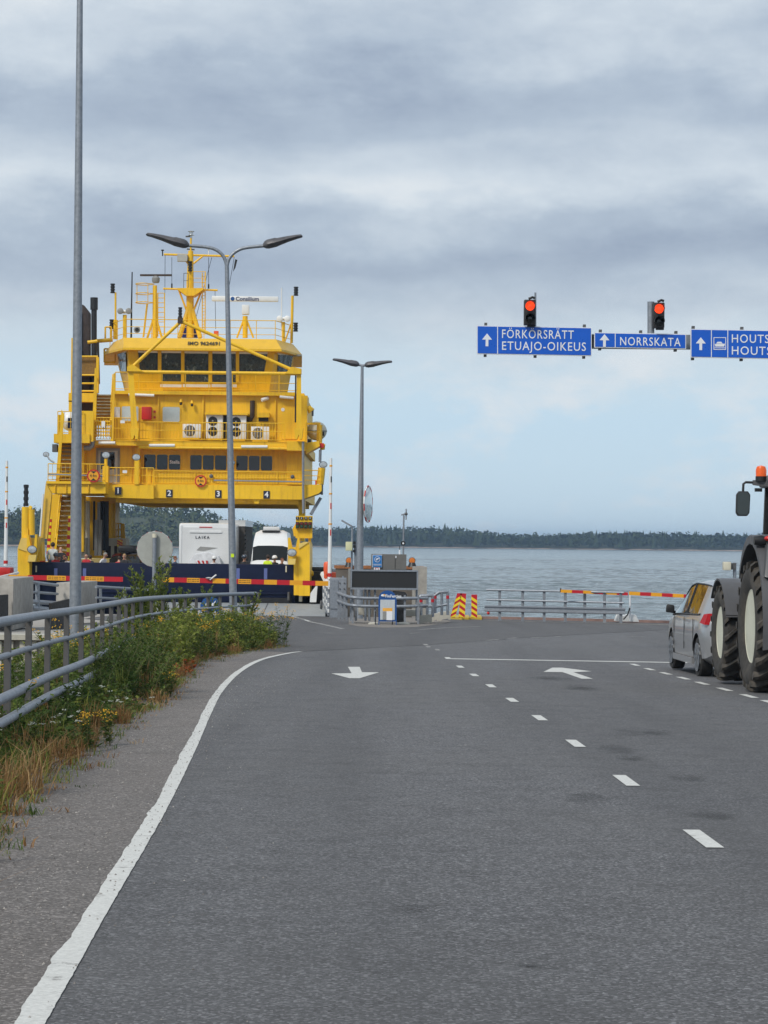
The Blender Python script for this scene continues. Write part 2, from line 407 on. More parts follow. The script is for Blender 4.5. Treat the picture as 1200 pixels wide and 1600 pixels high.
# gravelly shoulder between edge line and railing
mb = MB(); L = []; Rr = []
for p in edge_pts[:-6]:
    L.append(on_ground(rail_x(p.y) - .25 if p.y > 10 else -3.0, p.y, .002)); Rr.append(on_ground(p.x, p.y, .002))
k = len(L); mb.add(L + Rr, [(i, i + 1, k + i + 1, k + i) for i in range(k - 1)])
shoulder = mb.build('road_shoulder', SHLD, road, smooth=0)
# newer, darker surface beyond the seam
seam = [Gp(*p) for p in ((452, 1020), (490, 1017), (560, 1013.5), (660, 1008), (780, 1000), (807, 997), (969, 988), (1047, 984), (1200, 978.5))]
mb = MB(); far = [on_ground(seam[0].x - .9, seam[0].y + 2, .002), on_ground(-5.3, 72, .002), on_ground(-10.3, 88, .002), on_ground(-10.3, 98.2, .002), on_ground(1.1, 98.2, .002)] + [on_ground(p.x - .1, p.y - .25, .002) for p in quay_r[:]]
mb.sheet([on_ground(p.x, p.y, .002) for p in seam] + far[::-1])
apron = mb.build('apron', ASPH2, road, smooth=0)
mb = ribbon([p for p in catmull(seam, 6)], .05, .0035, .012); mb.build('asphalt_seam', pm('tar_seam', (.03, .029, .03), .9), road, smooth=0)
edge_ribbon(edge_pts, .102, .005).build('edge_line', PAINT, road, smooth=0)
def dash(c, direc, ln, w, mat=PAINT):
    d = Vector(direc); d.z = 0; d.normalize(); n = Vector((-d.y, d.x, 0)); c = Vector(c)
    q = [c - d * ln / 2 + n * w / 2, c - d * ln / 2 - n * w / 2, c + d * ln / 2 - n * w / 2, c + d * ln / 2 + n * w / 2]
    MB().sheet([on_ground(p.x, p.y, .005) for p in q]).build('lane_dash', mat, road, smooth=0)
cl = [(1330, 1478), (1098, 1311), (978, 1220), (899, 1162), (843, 1122), (800, 1094), (767, 1072), (741, 1055), (719, 1042), (700, 1028.5)]
cp = [Gp(*p) for p in cl]
for i, p in enumerate(cp): dash(p, cp[min(i + 1, len(cp) - 1)] - cp[max(i - 1, 0)], 1.0 if i else 1.0, .105)
for p, q in (((687, 1018), (680, 1013)), ((672, 1012.5), (666, 1009)), ((668, 1009), (662, 1006))):
    a, b = Gp(*p), Gp(*q); dash((a + b) / 2, b - a, 1.0, .1, PAINT_W)
rl = [Gp(*p) for p in ((992, 1039), (1015, 1046), (1040, 1052.5), (1068, 1060), (1097, 1068), (1132, 1077.5), (1170, 1088), (1203, 1097.5), (1245, 1110))]
for i, p in enumerate(rl): dash(p, rl[min(i + 1, len(rl) - 1)] - rl[max(i - 1, 0)], 1.0, .105)
for a, b in (((760, 1001), (778, 999.5)), ((792, 998), (808, 996.8)), ((830, 996.6), (849, 995.4)), ((868, 995), (880, 994)), ((985, 995), (1006, 994.5))):
    a, b = Gp(*a), Gp(*b); dash((a + b) / 2, b - a, (b - a).length, .12, PAINT_W)
a, b = Gp(697, 1029.5), Gp(1175, 1037.5)
dash((a + b) / 2, b - a, (b - a).length, .42)
def marking(px, name, mat=PAINT):
    MB().sheet([on_ground(q.x, q.y, .005) for q in (Gp(*p) for p in px)]).build(name, mat, road, smooth=0)
marking([(543.5, 1042.3), (562, 1042.3), (565.5, 1050.8), (592.5, 1050.8), (562, 1060.2), (546, 1060.2), (517.5, 1052.6), (549.5, 1052.4)], 'lane_arrow')
marking([(863, 1043.6), (878, 1043.6), (924.5, 1049.3), (896, 1050.8), (926.5, 1061), (909, 1061), (879, 1050.6), (849, 1050.2)], 'lane_arrow')
for pts, w, m in (([(458, 961.5), (468, 966), (490, 972.5), (515, 978), (536, 983)], .16, PAINT_W), ([(455, 963), (462, 964.5), (480, 970), (492, 973.5)], .14, PAINT),
                  ([(655, 984), (700, 981), (752, 979)], .14, PAINT_W), ([(640, 990), (655, 989)], .1, PAINT_W), ([(507, 989.5), (520, 989.2)], .2, PAINT_W), ([(715, 1165.5), (729, 1165.5)], .015, PAINT),
                  ([(760, 970), (840, 971.5), (940, 973.5), (1060, 977), (1200, 981)], .22, pm('pale_kerb_paint', (.46, .40, .33), .85, dirt=.4))):
    ribbon(catmull([Gp(*p) for p in pts], 5), w, .006, .01).build('painted_line', m, road, smooth=0)
# rusty steel edge of the quay
mb = MB()
for a, b in zip(quay_r, quay_r[1:]): mb.bar(a + Vector((0, .05, .03)), b + Vector((0, .05, .03)), .16, .14)
mb.build('quay_edge_beam', pm('weathered_steel_edge', (.22, .14, .12), .8, var=.2), road)

# oil and tyre stains with shapes of their own
m_, t_, b_ = new_mat('oil_stain'); c0 = tnode(t_, 'ShaderNodeTexCoord'); mp = tnode(t_, 'ShaderNodeMapping'); mp.inputs['Location'].default_value = (-1, -1, 0); mp.inputs['Scale'].default_value = (2, 2, 0)
t_.links.new(c0.outputs['Generated'], mp.inputs[0]); ln_ = tnode(t_, 'ShaderNodeVectorMath', operation='LENGTH'); t_.links.new(mp.outputs[0], ln_.inputs[0])
al = ramp(t_, ln_.outputs['Value'], [(0, .55), (.4, .34), (.95, 0.0)], 'EASE'); al = mixc(t_, 1.0, al, ramp(t_, noise(t_, coords(t_, (1, .35, 1)), 3.5, 6, .65), [(.36, .0), (.64, 1.0)]), 'MULTIPLY')
t_.links.new(al, b_.inputs['Alpha']); b_.inputs['Base Color'].default_value = (.03, .027, .025, 1); b_.inputs['Roughness'].default_value = .6
STAIN = m_
for px, py, rx, ry in ((915, 1248, .26, .55), (960, 1172, .22, 1.0), (985, 1185, .16, .5), (1075, 1216, .2, .5), (905, 1075, .4, 1.2), (860, 1060, .5, 1.0), (765, 1138, .06, .16), (1110, 1275, .2, .4), (1000, 1145, .4, .9), (640, 1420, .12, .2), (425, 1330, .1, .25), (830, 1510, .09, .05)):
    c = Gp(px, py); MB().sheet([on_ground(c.x + rx * math.cos(a), c.y + ry * math.sin(a), .0042) for a in [k * math.pi / 12 for k in range(24)]]).build('oil_stain', STAIN, road, smooth=0)
# embankment left of the railing
m_, t_, b_ = new_mat('dry_soil'); v_ = coords(t_)
c_ = ramp(t_, noise(t_, v_, 3, 6, .7), [(.35, (.085, .065, .038)), (.55, (.14, .115, .065)), (.7, (.10, .105, .05))])
t_.links.new(c_, b_.inputs['Base Color']); b_.inputs['Roughness'].default_value = 1.0; bump(t_, b_, noise(t_, v_, 30, 5), 1, .03)
SOIL = m_
mb = MB(); ys = [-12 + i * 1.5 for i in range(49)]; xs = [0, .3, .7, 1.2, 2, 3, 5, 9, 16, 30]
vs_, fs_ = [], []
for y in ys:
    for dx in xs:
        x = rail_x(y) - .15 - dx
        drop = .02 + 1.05 * min(1, max(0, (dx - .5) / 2.6)) + rnd.uniform(-.03, .03)
        vs_.append((x, y, gz(y) - (drop if dx else -.006)))
n = len(xs)
for i in range(len(ys) - 1):
    for j in range(n - 1): fs_.append((i * n + j, i * n + j + 1, (i + 1) * n + j + 1, (i + 1) * n + j))
mb.add(vs_, fs_); emb = mb.build('embankment', SOIL); tag(emb, kind='structure')

# ------------------------------------------------------------------ sea
SEA_Z = -2.2
m_, t_, b_ = new_mat('sea_water')
b_.inputs['Base Color'].default_value = (.062, .092, .090, 1); b_.inputs['IOR'].default_value = 1.33
b_.inputs['Roughness'].default_value = .12; b_.inputs['Specular IOR Level'].default_value = .5
v1 = coords(t_, (.55, 1, 1)); v2 = coords(t_, (.8, 1, 1)); v3 = coords(t_, (.004, .012, 1))
h = tnode(t_, 'ShaderNodeMath', operation='ADD')
ma = tnode(t_, 'ShaderNodeMath', operation='MULTIPLY'); ma.inputs[1].default_value = 1.0
t_.links.new(noise(t_, v1, .42, 3, .55), ma.inputs[0])
mb_ = tnode(t_, 'ShaderNodeMath', operation='MULTIPLY'); mb_.inputs[1].default_value = .32
t_.links.new(noise(t_, v2, 1.7, 4, .6), mb_.inputs[0])
t_.links.new(ma.outputs[0], h.inputs[0]); t_.links.new(mb_.outputs[0], h.inputs[1])
gu = ramp(t_, noise(t_, v3, 1.0, 5, .6), [(.35, .55), (.65, 1.15)])
hm = tnode(t_, 'ShaderNodeMath', operation='MULTIPLY'); t_.links.new(h.outputs[0], hm.inputs[0]); t_.links.new(gu, hm.inputs[1])
bn = tnode(t_, 'ShaderNodeBump'); bn.inputs['Strength'].default_value = 1.0; bn.inputs['Distance'].default_value = .5
t_.links.new(hm.outputs[0], bn.inputs['Height']); t_.links.new(bn.outputs[0], b_.inputs['Normal'])
SEA = m_
import numpy as np
def wave_field(x, y, seed):
    g = np.random.default_rng(seed); h = np.zeros_like(x)
    for k in range(46):
        lam = 0.7 * (1.09 ** k) if k < 30 else g.uniform(1.2, 5.0)
        lam = min(lam, 7.0); th = g.normal(1.9, .55); a = .0125 * lam ** .75
        kx, ky = 2 * np.pi / lam * np.cos(th), 2 * np.pi / lam * np.sin(th)
        ph = g.uniform(0, 6.28) + .8 * np.sin(x * g.uniform(.01, .05) + y * g.uniform(.005, .03) + g.uniform(0, 6))
        s_ = np.sin(kx * x + ky * y + ph); h += a * (1 - np.abs(s_)) ** 1.3 if k % 3 == 0 else a * .7 * s_
    gust = .75 + .35 * np.sin(x * .031 + 1.3 * np.sin(y * .017)) * np.sin(y * .023 + 1.1 * np.sin(x * .02 + 1))
    return (h - h.mean()) * gust
NC = 620; rows = []; y_ = 60.0
while y_ < 640: rows.append(y_); y_ += .32 * (y_ / 95.0) ** 1.15
rows = np.array(rows); tan = np.linspace(-.205, .205, NC)
YY, TT = np.meshgrid(rows, tan, indexing='ij'); XX = YY * TT
fade = np.clip((640 - YY) / 80, 0, 1) * np.clip((.205 - np.abs(TT)) / .012, 0, 1)
ZZ = SEA_Z + .004 + wave_field(XX, YY, 5) * fade * .8
nr = len(rows); me = bpy.data.meshes.new('sea_swell')
co = np.stack([XX, YY, ZZ], -1).reshape(-1, 3).astype(np.float32)
i0 = (np.arange(nr - 1)[:, None] * NC + np.arange(NC - 1)[None]).reshape(-1)
fc = np.stack([i0, i0 + 1, i0 + NC + 1, i0 + NC], -1).astype(np.int32)
me.vertices.add(len(co)); me.vertices.foreach_set('co', co.ravel()); me.loops.add(fc.size); me.loops.foreach_set('vertex_index', fc.ravel())
me.polygons.add(len(fc)); me.polygons.foreach_set('loop_start', np.arange(0, fc.size, 4, dtype=np.int32)); me.update(); me.validate()
me.shade_smooth(); me.materials.append(SEA)
# the sheet that carries on to the horizon, with a hole where the swell is meshed
e = .205
q = [(-60 * e, 60), (60 * e, 60), (640 * e, 640), (-640 * e, 640)]
mb = MB().add([(x, y, SEA_Z) for x, y in [(-6000, -200), (6000, -200), (6000, 6000), (-6000, 6000)] + q], [(0, 1, 5, 4), (1, 2, 6, 5), (2, 3, 7, 6), (3, 0, 4, 7)])
sea = mb.build('sea', SEA, smooth=0); tag(sea, kind='structure')
sw = bpy.data.objects.new('sea_swell', me); COL.objects.link(sw); sw.parent = sea; sw.location = -ORG[sea.name]; tag(sw, kind='structure')

# ------------------------------------------------------------------ far shores
def leaf_mat(name, cols, scale, trans=.0):
    m, t, b = new_mat(name); v = coords(t)
    g = tnode(t, 'ShaderNodeNewGeometry')
    f = tnode(t, 'ShaderNodeMath', operation='ADD'); f.use_clamp = True
    r = tnode(t, 'ShaderNodeMath', operation='MULTIPLY'); r.inputs[1].default_value = .35
    t.links.new(g.outputs['Random Per Island'], r.inputs[0]); t.links.new(r.outputs[0], f.inputs[0])
    s2 = tnode(t, 'ShaderNodeMath', operation='SUBTRACT'); s2.inputs[1].default_value = .17
    t.links.new(noise(t, v, scale, 3), s2.inputs[0]); t.links.new(s2.outputs[0], f.inputs[1])
    k = len(cols); c = ramp(t, f.outputs[0], [(.28 + .44 * i / (k - 1), cols[i]) for i in range(k)])
    t.links.new(c, b.inputs['Base Color']); b.inputs['Roughness'].default_value = .8; b.inputs['Specular IOR Level'].default_value = .15
    if trans:
        tr = tnode(t, 'ShaderNodeBsdfTranslucent'); t.links.new(c, tr.inputs['Color'])
        ms = tnode(t, 'ShaderNodeMixShader'); ms.inputs[0].default_value = trans
        out = t.nodes['Material Output']
        t.links.new(b.outputs[0], ms.inputs[1]); t.links.new(tr.outputs[0], ms.inputs[2]); t.links.new(ms.outputs[0], out.inputs['Surface'])
    return m
FARTREE = leaf_mat('far_forest', [(.018, .030, .016), (.030, .046, .020), (.045, .062, .024)], .03)
ISLTREE = leaf_mat('island_forest', [(.020, .034, .014), (.042, .062, .022), (.075, .092, .030), (.085, .098, .030)], .06)
ROCK = pm('shore_rock', (.30, .24, .20), .9, var=.3, scale=.3)
FLOOR = pm('forest_floor', (.045, .055, .025), .95, var=.3, scale=.2)
def shore(name, y0, x0, x1, step, hfun, depth, seed):
    r = random.Random(seed); mb = MB(); n = int((x1 - x0) / step); vs_, fs_ = [], []
    prof = [(0, -.6), (2, .25), (6, .7), (30, None), (depth, None), (depth + 60, -.6)]
    for i in range(n + 1):
        x = x0 + i * step; w = r.uniform(-6, 6)
        for k, (dy, z) in enumerate(prof):
            if z is None: z = hfun(x) * (1 if k == 3 else .9) + (1.2 if k == 3 else 4.5)
            vs_.append((x, y0 + w + dy, SEA_Z + z + r.uniform(-.15, .15)))
    m = len(prof)
    for i in range(n):
        for k in range(m - 1): fs_.append((i * m + k, (i + 1) * m + k, (i + 1) * m + k + 1, i * m + k + 1))
    mb.add(vs_, fs_); mb.m = [0 if k < 2 else 1 for i in range(n) for k in range(m - 1)]; o = mb.build(name, [ROCK, FLOOR]); tag(o, kind='structure'); return o
def interp(tab, x):
    if x <= tab[0][0]: return tab[0][1]
    for (a, u), (b, w) in zip(tab, tab[1:]):
        if x <= b: return u + (w - u) * (x - a) / (b - a)
    return tab[-1][1]
FAR_D, ISL_D = 1700.0, 1150.0
def px2x(px, d): return (px - 600) * d / F
far_h = [(px2x(a, FAR_D), b) for a, b in ((-2500, 3), (300, 3), (470, 2), (560, 3), (620, 2.5), (720, 1.8), (790, .3), (850, .2), (900, 1.2), (1000, .8), (1100, 2.2), (1200, 1.5), (3000, 3))]
shore('far_shore', FAR_D, -1500, 1500, 12, lambda x: interp(far_h, x), 70, 3)
isl_h = [(px2x(a, ISL_D), b) for a, b in ((-900, 5), (-60, 8), (20, 9), (90, 11), (200, 13), (260, 12.5), (290, 11), (310, 9), (340, 6), (380, 3), (410, 1.2), (440, -.3))]
shore('island_shore', ISL_D, px2x(-700, ISL_D), px2x(445, ISL_D), 8, lambda x: interp(isl_h, x), 70, 4)
def conifer(mb, x, y, z, h, w, r):
    a0 = r.random() * 6.28; n = 6
    for lv, (zb, zt, rr) in enumerate(((.08, .55, 1.0), (.33, .8, .75), (.6, 1.0, .48))):
        vs_ = [(x, y, z + h * zt)]
        for k in range(n):
            a = a0 + lv + k * 6.283 / n; q = w * rr * r.uniform(.6, 1.15)
            vs_.append((x + q * math.cos(a), y + q * math.sin(a), z + h * (zb + r.uniform(-.05, .05))))
        mb.add(vs_, [(0, 1 + k, 1 + (k + 1) % n) for k in range(n)])
def crown(mb, x, y, z, h, w, r, nq):
    for _ in range(nq):
        a = r.random() * 6.283; u = r.uniform(-1, 1); rr = r.uniform(.55, 1.0)
        sx = math.sqrt(1 - u * u)
        c = Vector((x + w * rr * sx * math.cos(a), y + w * rr * sx * math.sin(a), z + h * (.58 + .42 * u * rr)))
        nn = Vector((sx * math.cos(a), sx * math.sin(a), u + .35)) + Vector((r.gauss(0, .35), r.gauss(0, .35), r.gauss(0, .35)))
        nn.normalize(); t1 = nn.orthogonal().normalized(); t2 = nn.cross(t1); q = w * r.uniform(.28, .5); an = r.random() * 3.1
        t1, t2 = t1 * math.cos(an) + t2 * math.sin(an), t2 * math.cos(an) - t1 * math.sin(an)
        mb.add([c + t1 * q, c + t2 * q * .7 + nn * q * .15, c - t1 * q * .9, c - t2 * q * .8], [(0, 1, 2, 3)])
r = random.Random(11); mb = MB()
for row in range(6):
    x = -480.0
    while x < 480:
        y = FAR_D + 6 + row * 11 + r.uniform(-4, 4)
        z = SEA_Z + 1.0 + interp(far_h, x) * min(1, row * .28)
        h = (r.uniform(10, 12.8) + 1.3 * math.sin(x * .045) + 1.0 * math.sin(x * .017 + 2)) * (1.12 if r.random() < .07 else 1)
        if r.random() < .2: conifer(mb, x, y, z, h, r.uniform(2.4, 3.4), r)
        else: crown(mb, x, y, z, h * .93, r.uniform(2.8, 4.0), r, 18)
        x += r.uniform(1.8, 3.6)
for sgn in (-1, 1):
    x = 480.0
    while x < 1450:
        for row in range(2): conifer(mb, sgn * x, FAR_D + 12 + row * 25, SEA_Z + 2, r.uniform(10, 14), 3.5, r)
        x += 6
fw = mb.build('far_forest', FARTREE, smooth=0); tag(fw, 'dark blue-green forest lining the far shore across the water', 'forest', kind='stuff')
r = random.Random(12); mb = MB()
for row in range(7):
    x = px2x(-330, ISL_D)
    while x < px2x(432, ISL_D):
        y = ISL_D + 6 + row * 10 + r.uniform(-4, 4)
        z = SEA_Z + .8 + max(0, interp(isl_h, x)) * min(1, row * .17)
        h = r.uniform(7.5, 11)
        if r.random() < .22: conifer(mb, x, y, z, h * 1.06, r.uniform(1.5, 2.2), r)
        else: crown(mb, x, y, z, h, r.uniform(1.9, 3.0), r, 42)
        x += r.uniform(2.2, 3.8)
iw = mb.build('island_forest', ISLTREE, smooth=0); tag(iw, 'dense mixed forest covering the low hill of the nearer island', 'forest', kind='stuff')

# ------------------------------------------------------------------ air
m_ = bpy.data.materials.new('haze_air'); m_.use_nodes = True; t_ = m_.node_tree
for n_ in list(t_.nodes):
    if n_.type == 'BSDF_PRINCIPLED': t_.nodes.remove(n_)
pv = tnode(t_, 'ShaderNodeVolumePrincipled'); pv.inputs['Density'].default_value = .00018; pv.inputs['Color'].default_value = (.5, .72, 1.0, 1)
pv.inputs['Anisotropy'].default_value = .2
t_.links.new(pv.outputs[0], t_.nodes['Material Output'].inputs['Volume'])
mb = MB().box(-6200, 6200, -260, 6200, -7.5, 27)
hz = mb.build('haze', m_, smooth=0); tag(hz, 'thin pale blue sea haze filling the air', 'haze', kind='stuff')
# ------------------------------------------------------------------ the ferry
GD, FS, DECK = 110.0, 118.0, -0.75
fbase = Vector((W(262, 900, GD).x, 140, SEA_Z))
ferry = thing('car_ferry', 'yellow double-ended car ferry with navy bow gate moored at the ramp', 'ferry', fbase)
def FB(mb, x0, x1, y0, y1, d0, d1, mi=0):        # box whose front face fills these picture limits at depth d0
    xc, yc = (x0 + x1) / 2, (y0 + y1) / 2
    return mb.box(W(x0, yc, d0).x, W(x1, yc, d0).x, d0, d1, W(xc, y1, d0).z, W(xc, y0, d0).z, mi)
def fb(name, mat, x0, x1, y0, y1, d0, d1, parent=None, bevel=0):
    return FB(MB(), x0, x1, y0, y1, d0, d1).build(name, mat, parent or ferry, bevel=bevel)
def ft(name, mat, pts, r, n=8, parent=None):      # tube through (px, py, depth)
    return MB().tube([W(*p) for p in pts], r, n).build(name, mat, parent or ferry)
def fp(name, mat, poly, d, thick, parent=None):   # plate with this outline, front at depth d
    return MB().prism([W(x, y, d) for x, y in poly], (0, thick, 0)).build(name, mat, parent or ferry)
def railing(mb, a, b, z0, z1, bars, rails=(1.0, .55), r=.018, post=2.0):
    a, b = Vector(a), Vector(b); L = (b - a).length; h = z1 - z0
    for k, f in enumerate(rails):
        mb.tube([a + Vector((0, 0, h * f)), b + Vector((0, 0, h * f))], r * (1.35 if k == 0 else 1), 5)
    for p in range(int(L / post) + 1):
        q = a.lerp(b, min(1, p * post / L)); mb.tube([q, q + Vector((0, 0, h))], r * 1.25, 5)
    q = b; mb.tube([q, q + Vector((0, 0, h))], r * 1.25, 5)
    if bars:
        mb.tube([a + Vector((0, 0, h * .08)), b + Vector((0, 0, h * .08))], r, 4)
        n = int(L / bars)
        for i in range(1, n): q = a.lerp(b, i / n); mb.tube([q + Vector((0, 0, h * .08)), q + Vector((0, 0, h * .97))], r * .62, 4, False)
def frail(x0, x1, yt, yb, d, bars=.16, rails=(1.0, .55), x1d=None, name='railing', mat=None, post=2.0):
    a = W(x0, yb, d); b = W(x1, yb, x1d or d); z0 = (a.z + b.z) / 2; a.z = b.z = z0
    xc = (x0 + x1) / 2; z0 = W(xc, yb, d).z; a.z = b.z = z0
    mb = MB(); railing(mb, a, b, z0, W(xc, yt, d).z, bars, rails, post=post); return mb.build(name, mat or YEL, ferry)

# hull and vehicle deck
XL, XR = W(30, 900, GD).x, W(487, 900, GD).x
XC = (XL + XR) / 2
mb = MB()
def side_x(px, d): return (px - 600) / F * d
HLEAN = (side_x(486, 166) - side_x(486, 112)) / 54.0      # the hull lies a little askew to the road
def hx(x, y): return x + HLEAN * (y - 112)
hp = [(XL + .8, 111.6), (XR - .8, 111.6), (XR, 116), (XR, 166), (XR - 1, 172), (XL + 1, 172), (XL, 166), (XL, 116)]
mb.prism([(hx(x, y), y, SEA_Z - .8) for x, y in hp], (0, 0, DECK - SEA_Z + .8)); mb.build('hull', NAVY, ferry)
mb = MB(); mb.prism([(hx(x, y), y, DECK + .004) for x, y in ((XL + .5, 112.4), (XR - .5, 112.4), (XR - .5, 171), (XL + .5, 171))], (0, 0, .026)); mb.build('vehicle_deck', pm('deck_plate', (.11, .12, .115), .7, var=.2, dirt=.3), ferry)
for x in (XL + .1, XR - .4): MB().prism([(hx(u, y), y, DECK) for u, y in ((x, 117), (x + .3, 117), (x + .3, 166), (x, 166))], (0, 0, 1.15)).build('side_bulwark', YEL, ferry)
# bow gate, folded up, with its ramp flap below
gate = MB()
gx0, gx1 = W(43, 900, GD).x, W(461, 900, GD).x; gz0, gz1 = W(250, 941, GD).z, W(250, 880, GD).z
gate.box(gx0, gx1, GD, GD + .5, gz0, gz1); gate = gate.build('bow_gate', NAVY, ferry, bevel=.04)
MB().box(gx0 + .1, gx1 - .1, GD - .06, GD - .003, gz0 + .42, gz0 + .50).build('gate_rib', NAVY, gate)
LIL = pm('faded_blue_patch', (.10, .13, .32), .6, var=.1)
for px in (87, 132, 372, 415): fb('gate_patch', LIL, px - 2.6, px + 2.6, 888, 905, GD - .02, GD + .01, gate)
for px in (56.5, 447): fb('gate_latch', CREAM, px - 1, px + 1, 884, 894, GD - .05, GD + .01, gate)
for px in (404, 451): MB().cyl(W(px, 938, GD - .2), W(px, 925, GD - .2), .06).build('gate_ram', STEEL_D, gate)
fb('gate_foot', BLACK, 380, 455, 934, 942, GD - .15, GD + .2, gate)

# corner posts
pl = MB().prism([W(x, y, 109.2) for x, y in ((27.5, 928), (27.5, 857), (33, 840), (42, 840), (46, 868), (46, 928))], (0, 4.2, 0)).build('corner_post', YEL, ferry)
fp('post_top_plate', YEL_LIT, [(28, 857), (33.3, 840.5), (42, 840.5), (42, 862)], 109.15, .03, pl)
fp('lamp_bracket', YEL, [(42, 835), (44, 835), (48, 853), (53, 853), (55, 835), (57.5, 835), (57.5, 866), (55, 877), (42, 877)], 109.0, .5, pl)
fp('lamp_shelf', YEL_LIT, [(43, 877.5), (45, 867), (57, 867), (55, 877.5)], 108.7, .25, pl)
fp('post_cheek', YEL_LIT, [(58, 840), (64.5, 840), (60, 862), (55.5, 867), (57.5, 853)], 109.6, 1.2, pl)
fp('post_panel', YEL, [(64.5, 842), (66, 876), (57, 876), (58, 866)], 109.9, 1.0, pl)
def floodlight(px, py, d, r=.17, name='floodlight', parent=None):
    c = W(px, py, d); mb = MB(); mb.lathe([(r * .5, .25), (r, .08), (r * 1.05, 0), (r * .9, -.01)], c, 'Y', 14)
    for i in range(len(mb.v)): v = mb.v[i]; v.x = c.x + (v.x - c.x) * 1.25
    o = mb.build(name, STEEL_D, parent or ferry)
    mb = MB(); mb.lathe([(r * .88, -.012), (r * .5, -.016), (.01, -.018)], c, 'Y', 14)
    for v in mb.v: v.x = c.x + (v.x - c.x) * 1.25
    mb.build('lamp_face', CHROME, o); return o
floodlight(50, 858.5, 108.8)
pr = MB().prism([W(x, y, 109.2) for x, y in ((466.5, 931), (466.5, 857), (482.5, 847), (484, 852), (484, 931))], (0, 4.2, 0)).build('corner_post', YEL, ferry)
fp('post_top_plate', YEL_LIT, [(467, 857.5), (467, 849.5), (476, 846.5), (482.5, 847)], 109.15, .03, pr)
fp('lamp_bracket', YEL, [(450, 840), (453, 840), (456.5, 855), (462, 855), (465, 840), (468, 840), (468, 930), (459, 930), (459, 882), (450, 880)], 109.3, .6, pr)
fp('lamp_shelf', YEL_LIT, [(450, 882), (451, 873), (462, 873), (461, 882)], 108.8, .3, pr)
MB().sphere(W(484.5, 896, 111), .17, 10, 6, (1, .5, 1)).build('fairlead', YEL, pr)
floodlight(456, 863.5, 108.9)
fb('post_foot', CREAM, 467, 472, 930, 940, 109.6, 110.6, pr)
# twin tubes with a signal lantern on the left post
ft('lantern_mast', YEL, [(40, 842, 110), (40.5, 792, 110)], .19, 10)
ft('lantern_mast', YEL, [(48.8, 836, 110), (48.8, 796, 110)], .16, 10)
ft('mast_elbow', YEL, [(44.5, 794, 110), (48.8, 796, 110)], .14, 8)
fp('mast_gusset', YEL, [(36, 841), (39, 826), (44, 826), (44, 841)], 109.8, .3)
def lantern(px, y0, y1, d, r, name='signal_lantern'):
    a, b = W(px, y1, d), W(px, y0, d); h = b.z - a.z; mb = MB(); prof = []
    for k in range(7): prof += [(r * (.78 if k % 2 else 1), h * k / 7), (r * (.78 if k % 2 else 1), h * (k + .9) / 7)]
    prof += [(r * .3, h)]; mb.lathe(prof, a, 'Z', 10); return mb.build(name, BLACK, ferry)
lantern(40.5, 757, 791, 110, .10 * 1.2)
# lane signal on the right post
ls = fb('lane_signal_board', YEL, 462, 488, 806, 841, 111.4, 111.8)
for k in range(4):
    x = 464.6 + k * 6.6
    fb('lane_number_plate', BLACK, x - 2.3, x + 2.3, 807.5, 811.5, 111.34, 111.42, ls)
    fb('lane_signal_box', HOUS, x - 2.6, x + 2.6, 815.5, 825.5, 111.2, 111.42, ls)
    text_part(str(k + 1), .13, W(x, 809.6, 111.32), SWHITE, ls, 'lane_number', align='CENTER', depth=.006)
    for yy, mm in ((818.3, pm('dull_red_lens', (.16, .01, .01), .3) if k == 0 else MATS['dull_red_lens']), (822.6, pm('dull_green_lens', (.01, .08, .03), .3) if k == 0 else MATS['dull_green_lens'])):
        MB().lathe([(.055, .02), (.05, 0), (.01, -.012)], W(x, yy, 111.19), 'Y', 10).build('lane_signal_lens', mm, ls)
for x in (467, 484): ft('signal_leg', YEL, [(x, 841, 111.6), (x, 858, 111.6)], .07)
fp('signal_gusset', YEL, [(457, 826), (462, 818), (462, 838), (459, 838)], 111.5, .25)
# right-hand column carrying the bridge
fb('support_column', YEL, 466.5, 476, 778, 846, 120, 121.2)
fp('column_knee', YEL, [(458, 779), (467, 779), (467, 800), (463, 786)], 120.1, .9)
ft('drain_pipe', GALV_D, [(473.5, 690, 117.8), (474, 802, 117.8)], .06)
ft('stay_pipe', GALV_D, [(500, 778, 119), (485, 803, 118)], .05); ft('stay_pipe', GALV_D, [(502, 779, 119), (487, 804, 118)], .04)

# ---- passenger deck: slab, fascia with lane numbers, ribs under it
BACK = 137.0
fb('deck_slab', YEL, 163, 474.5, 757.5, 779, FS, BACK)
fp('slab_step', YEL, [(140, 753), (163, 757.6), (240, 758), (240, 779.4), (172, 777.4), (163, 772)], FS - .25, .5)
pf = MB().prism([W(x, y, FS - 1.6) for x, y in ((72, 752), (165, 753), (165, 771), (80, 771))], (0, 7, 0)).build('stair_landing', YEL, ferry)
for x in (86, 103, 138): fb('landing_rib', YEL, x - .5, x + .5, 757, 770, FS - 1.68, FS - 1.61, pf)
fb('landing_lip', YEL, 72, 165, 752, 756, FS - 1.72, FS - 1.6, pf)
MB().prism([W(x, y, FS) for x, y in ((474.5, 757.5), (502.5, 757), (502.5, 767), (498, 771), (474.5, 779.5))], (0, 2.4, 0)).build('side_platform', YEL, ferry)
fb('platform_end', STEEL_D, 500.5, 503.5, 756, 772, FS + .2, FS + 2)
for i in range(26):
    d = FS + .8 + i * .7; z = W(320, 779, FS).z
    MB().box(W(178, 779, FS).x, W(465, 779, FS).x, d, d + .08, z - .22, z - .002).build('deck_beam', YEL, ferry)
fp('sign_bracket', YEL, [(394, 779), (407, 779), (404, 787), (398, 787)], FS + .1, .2)
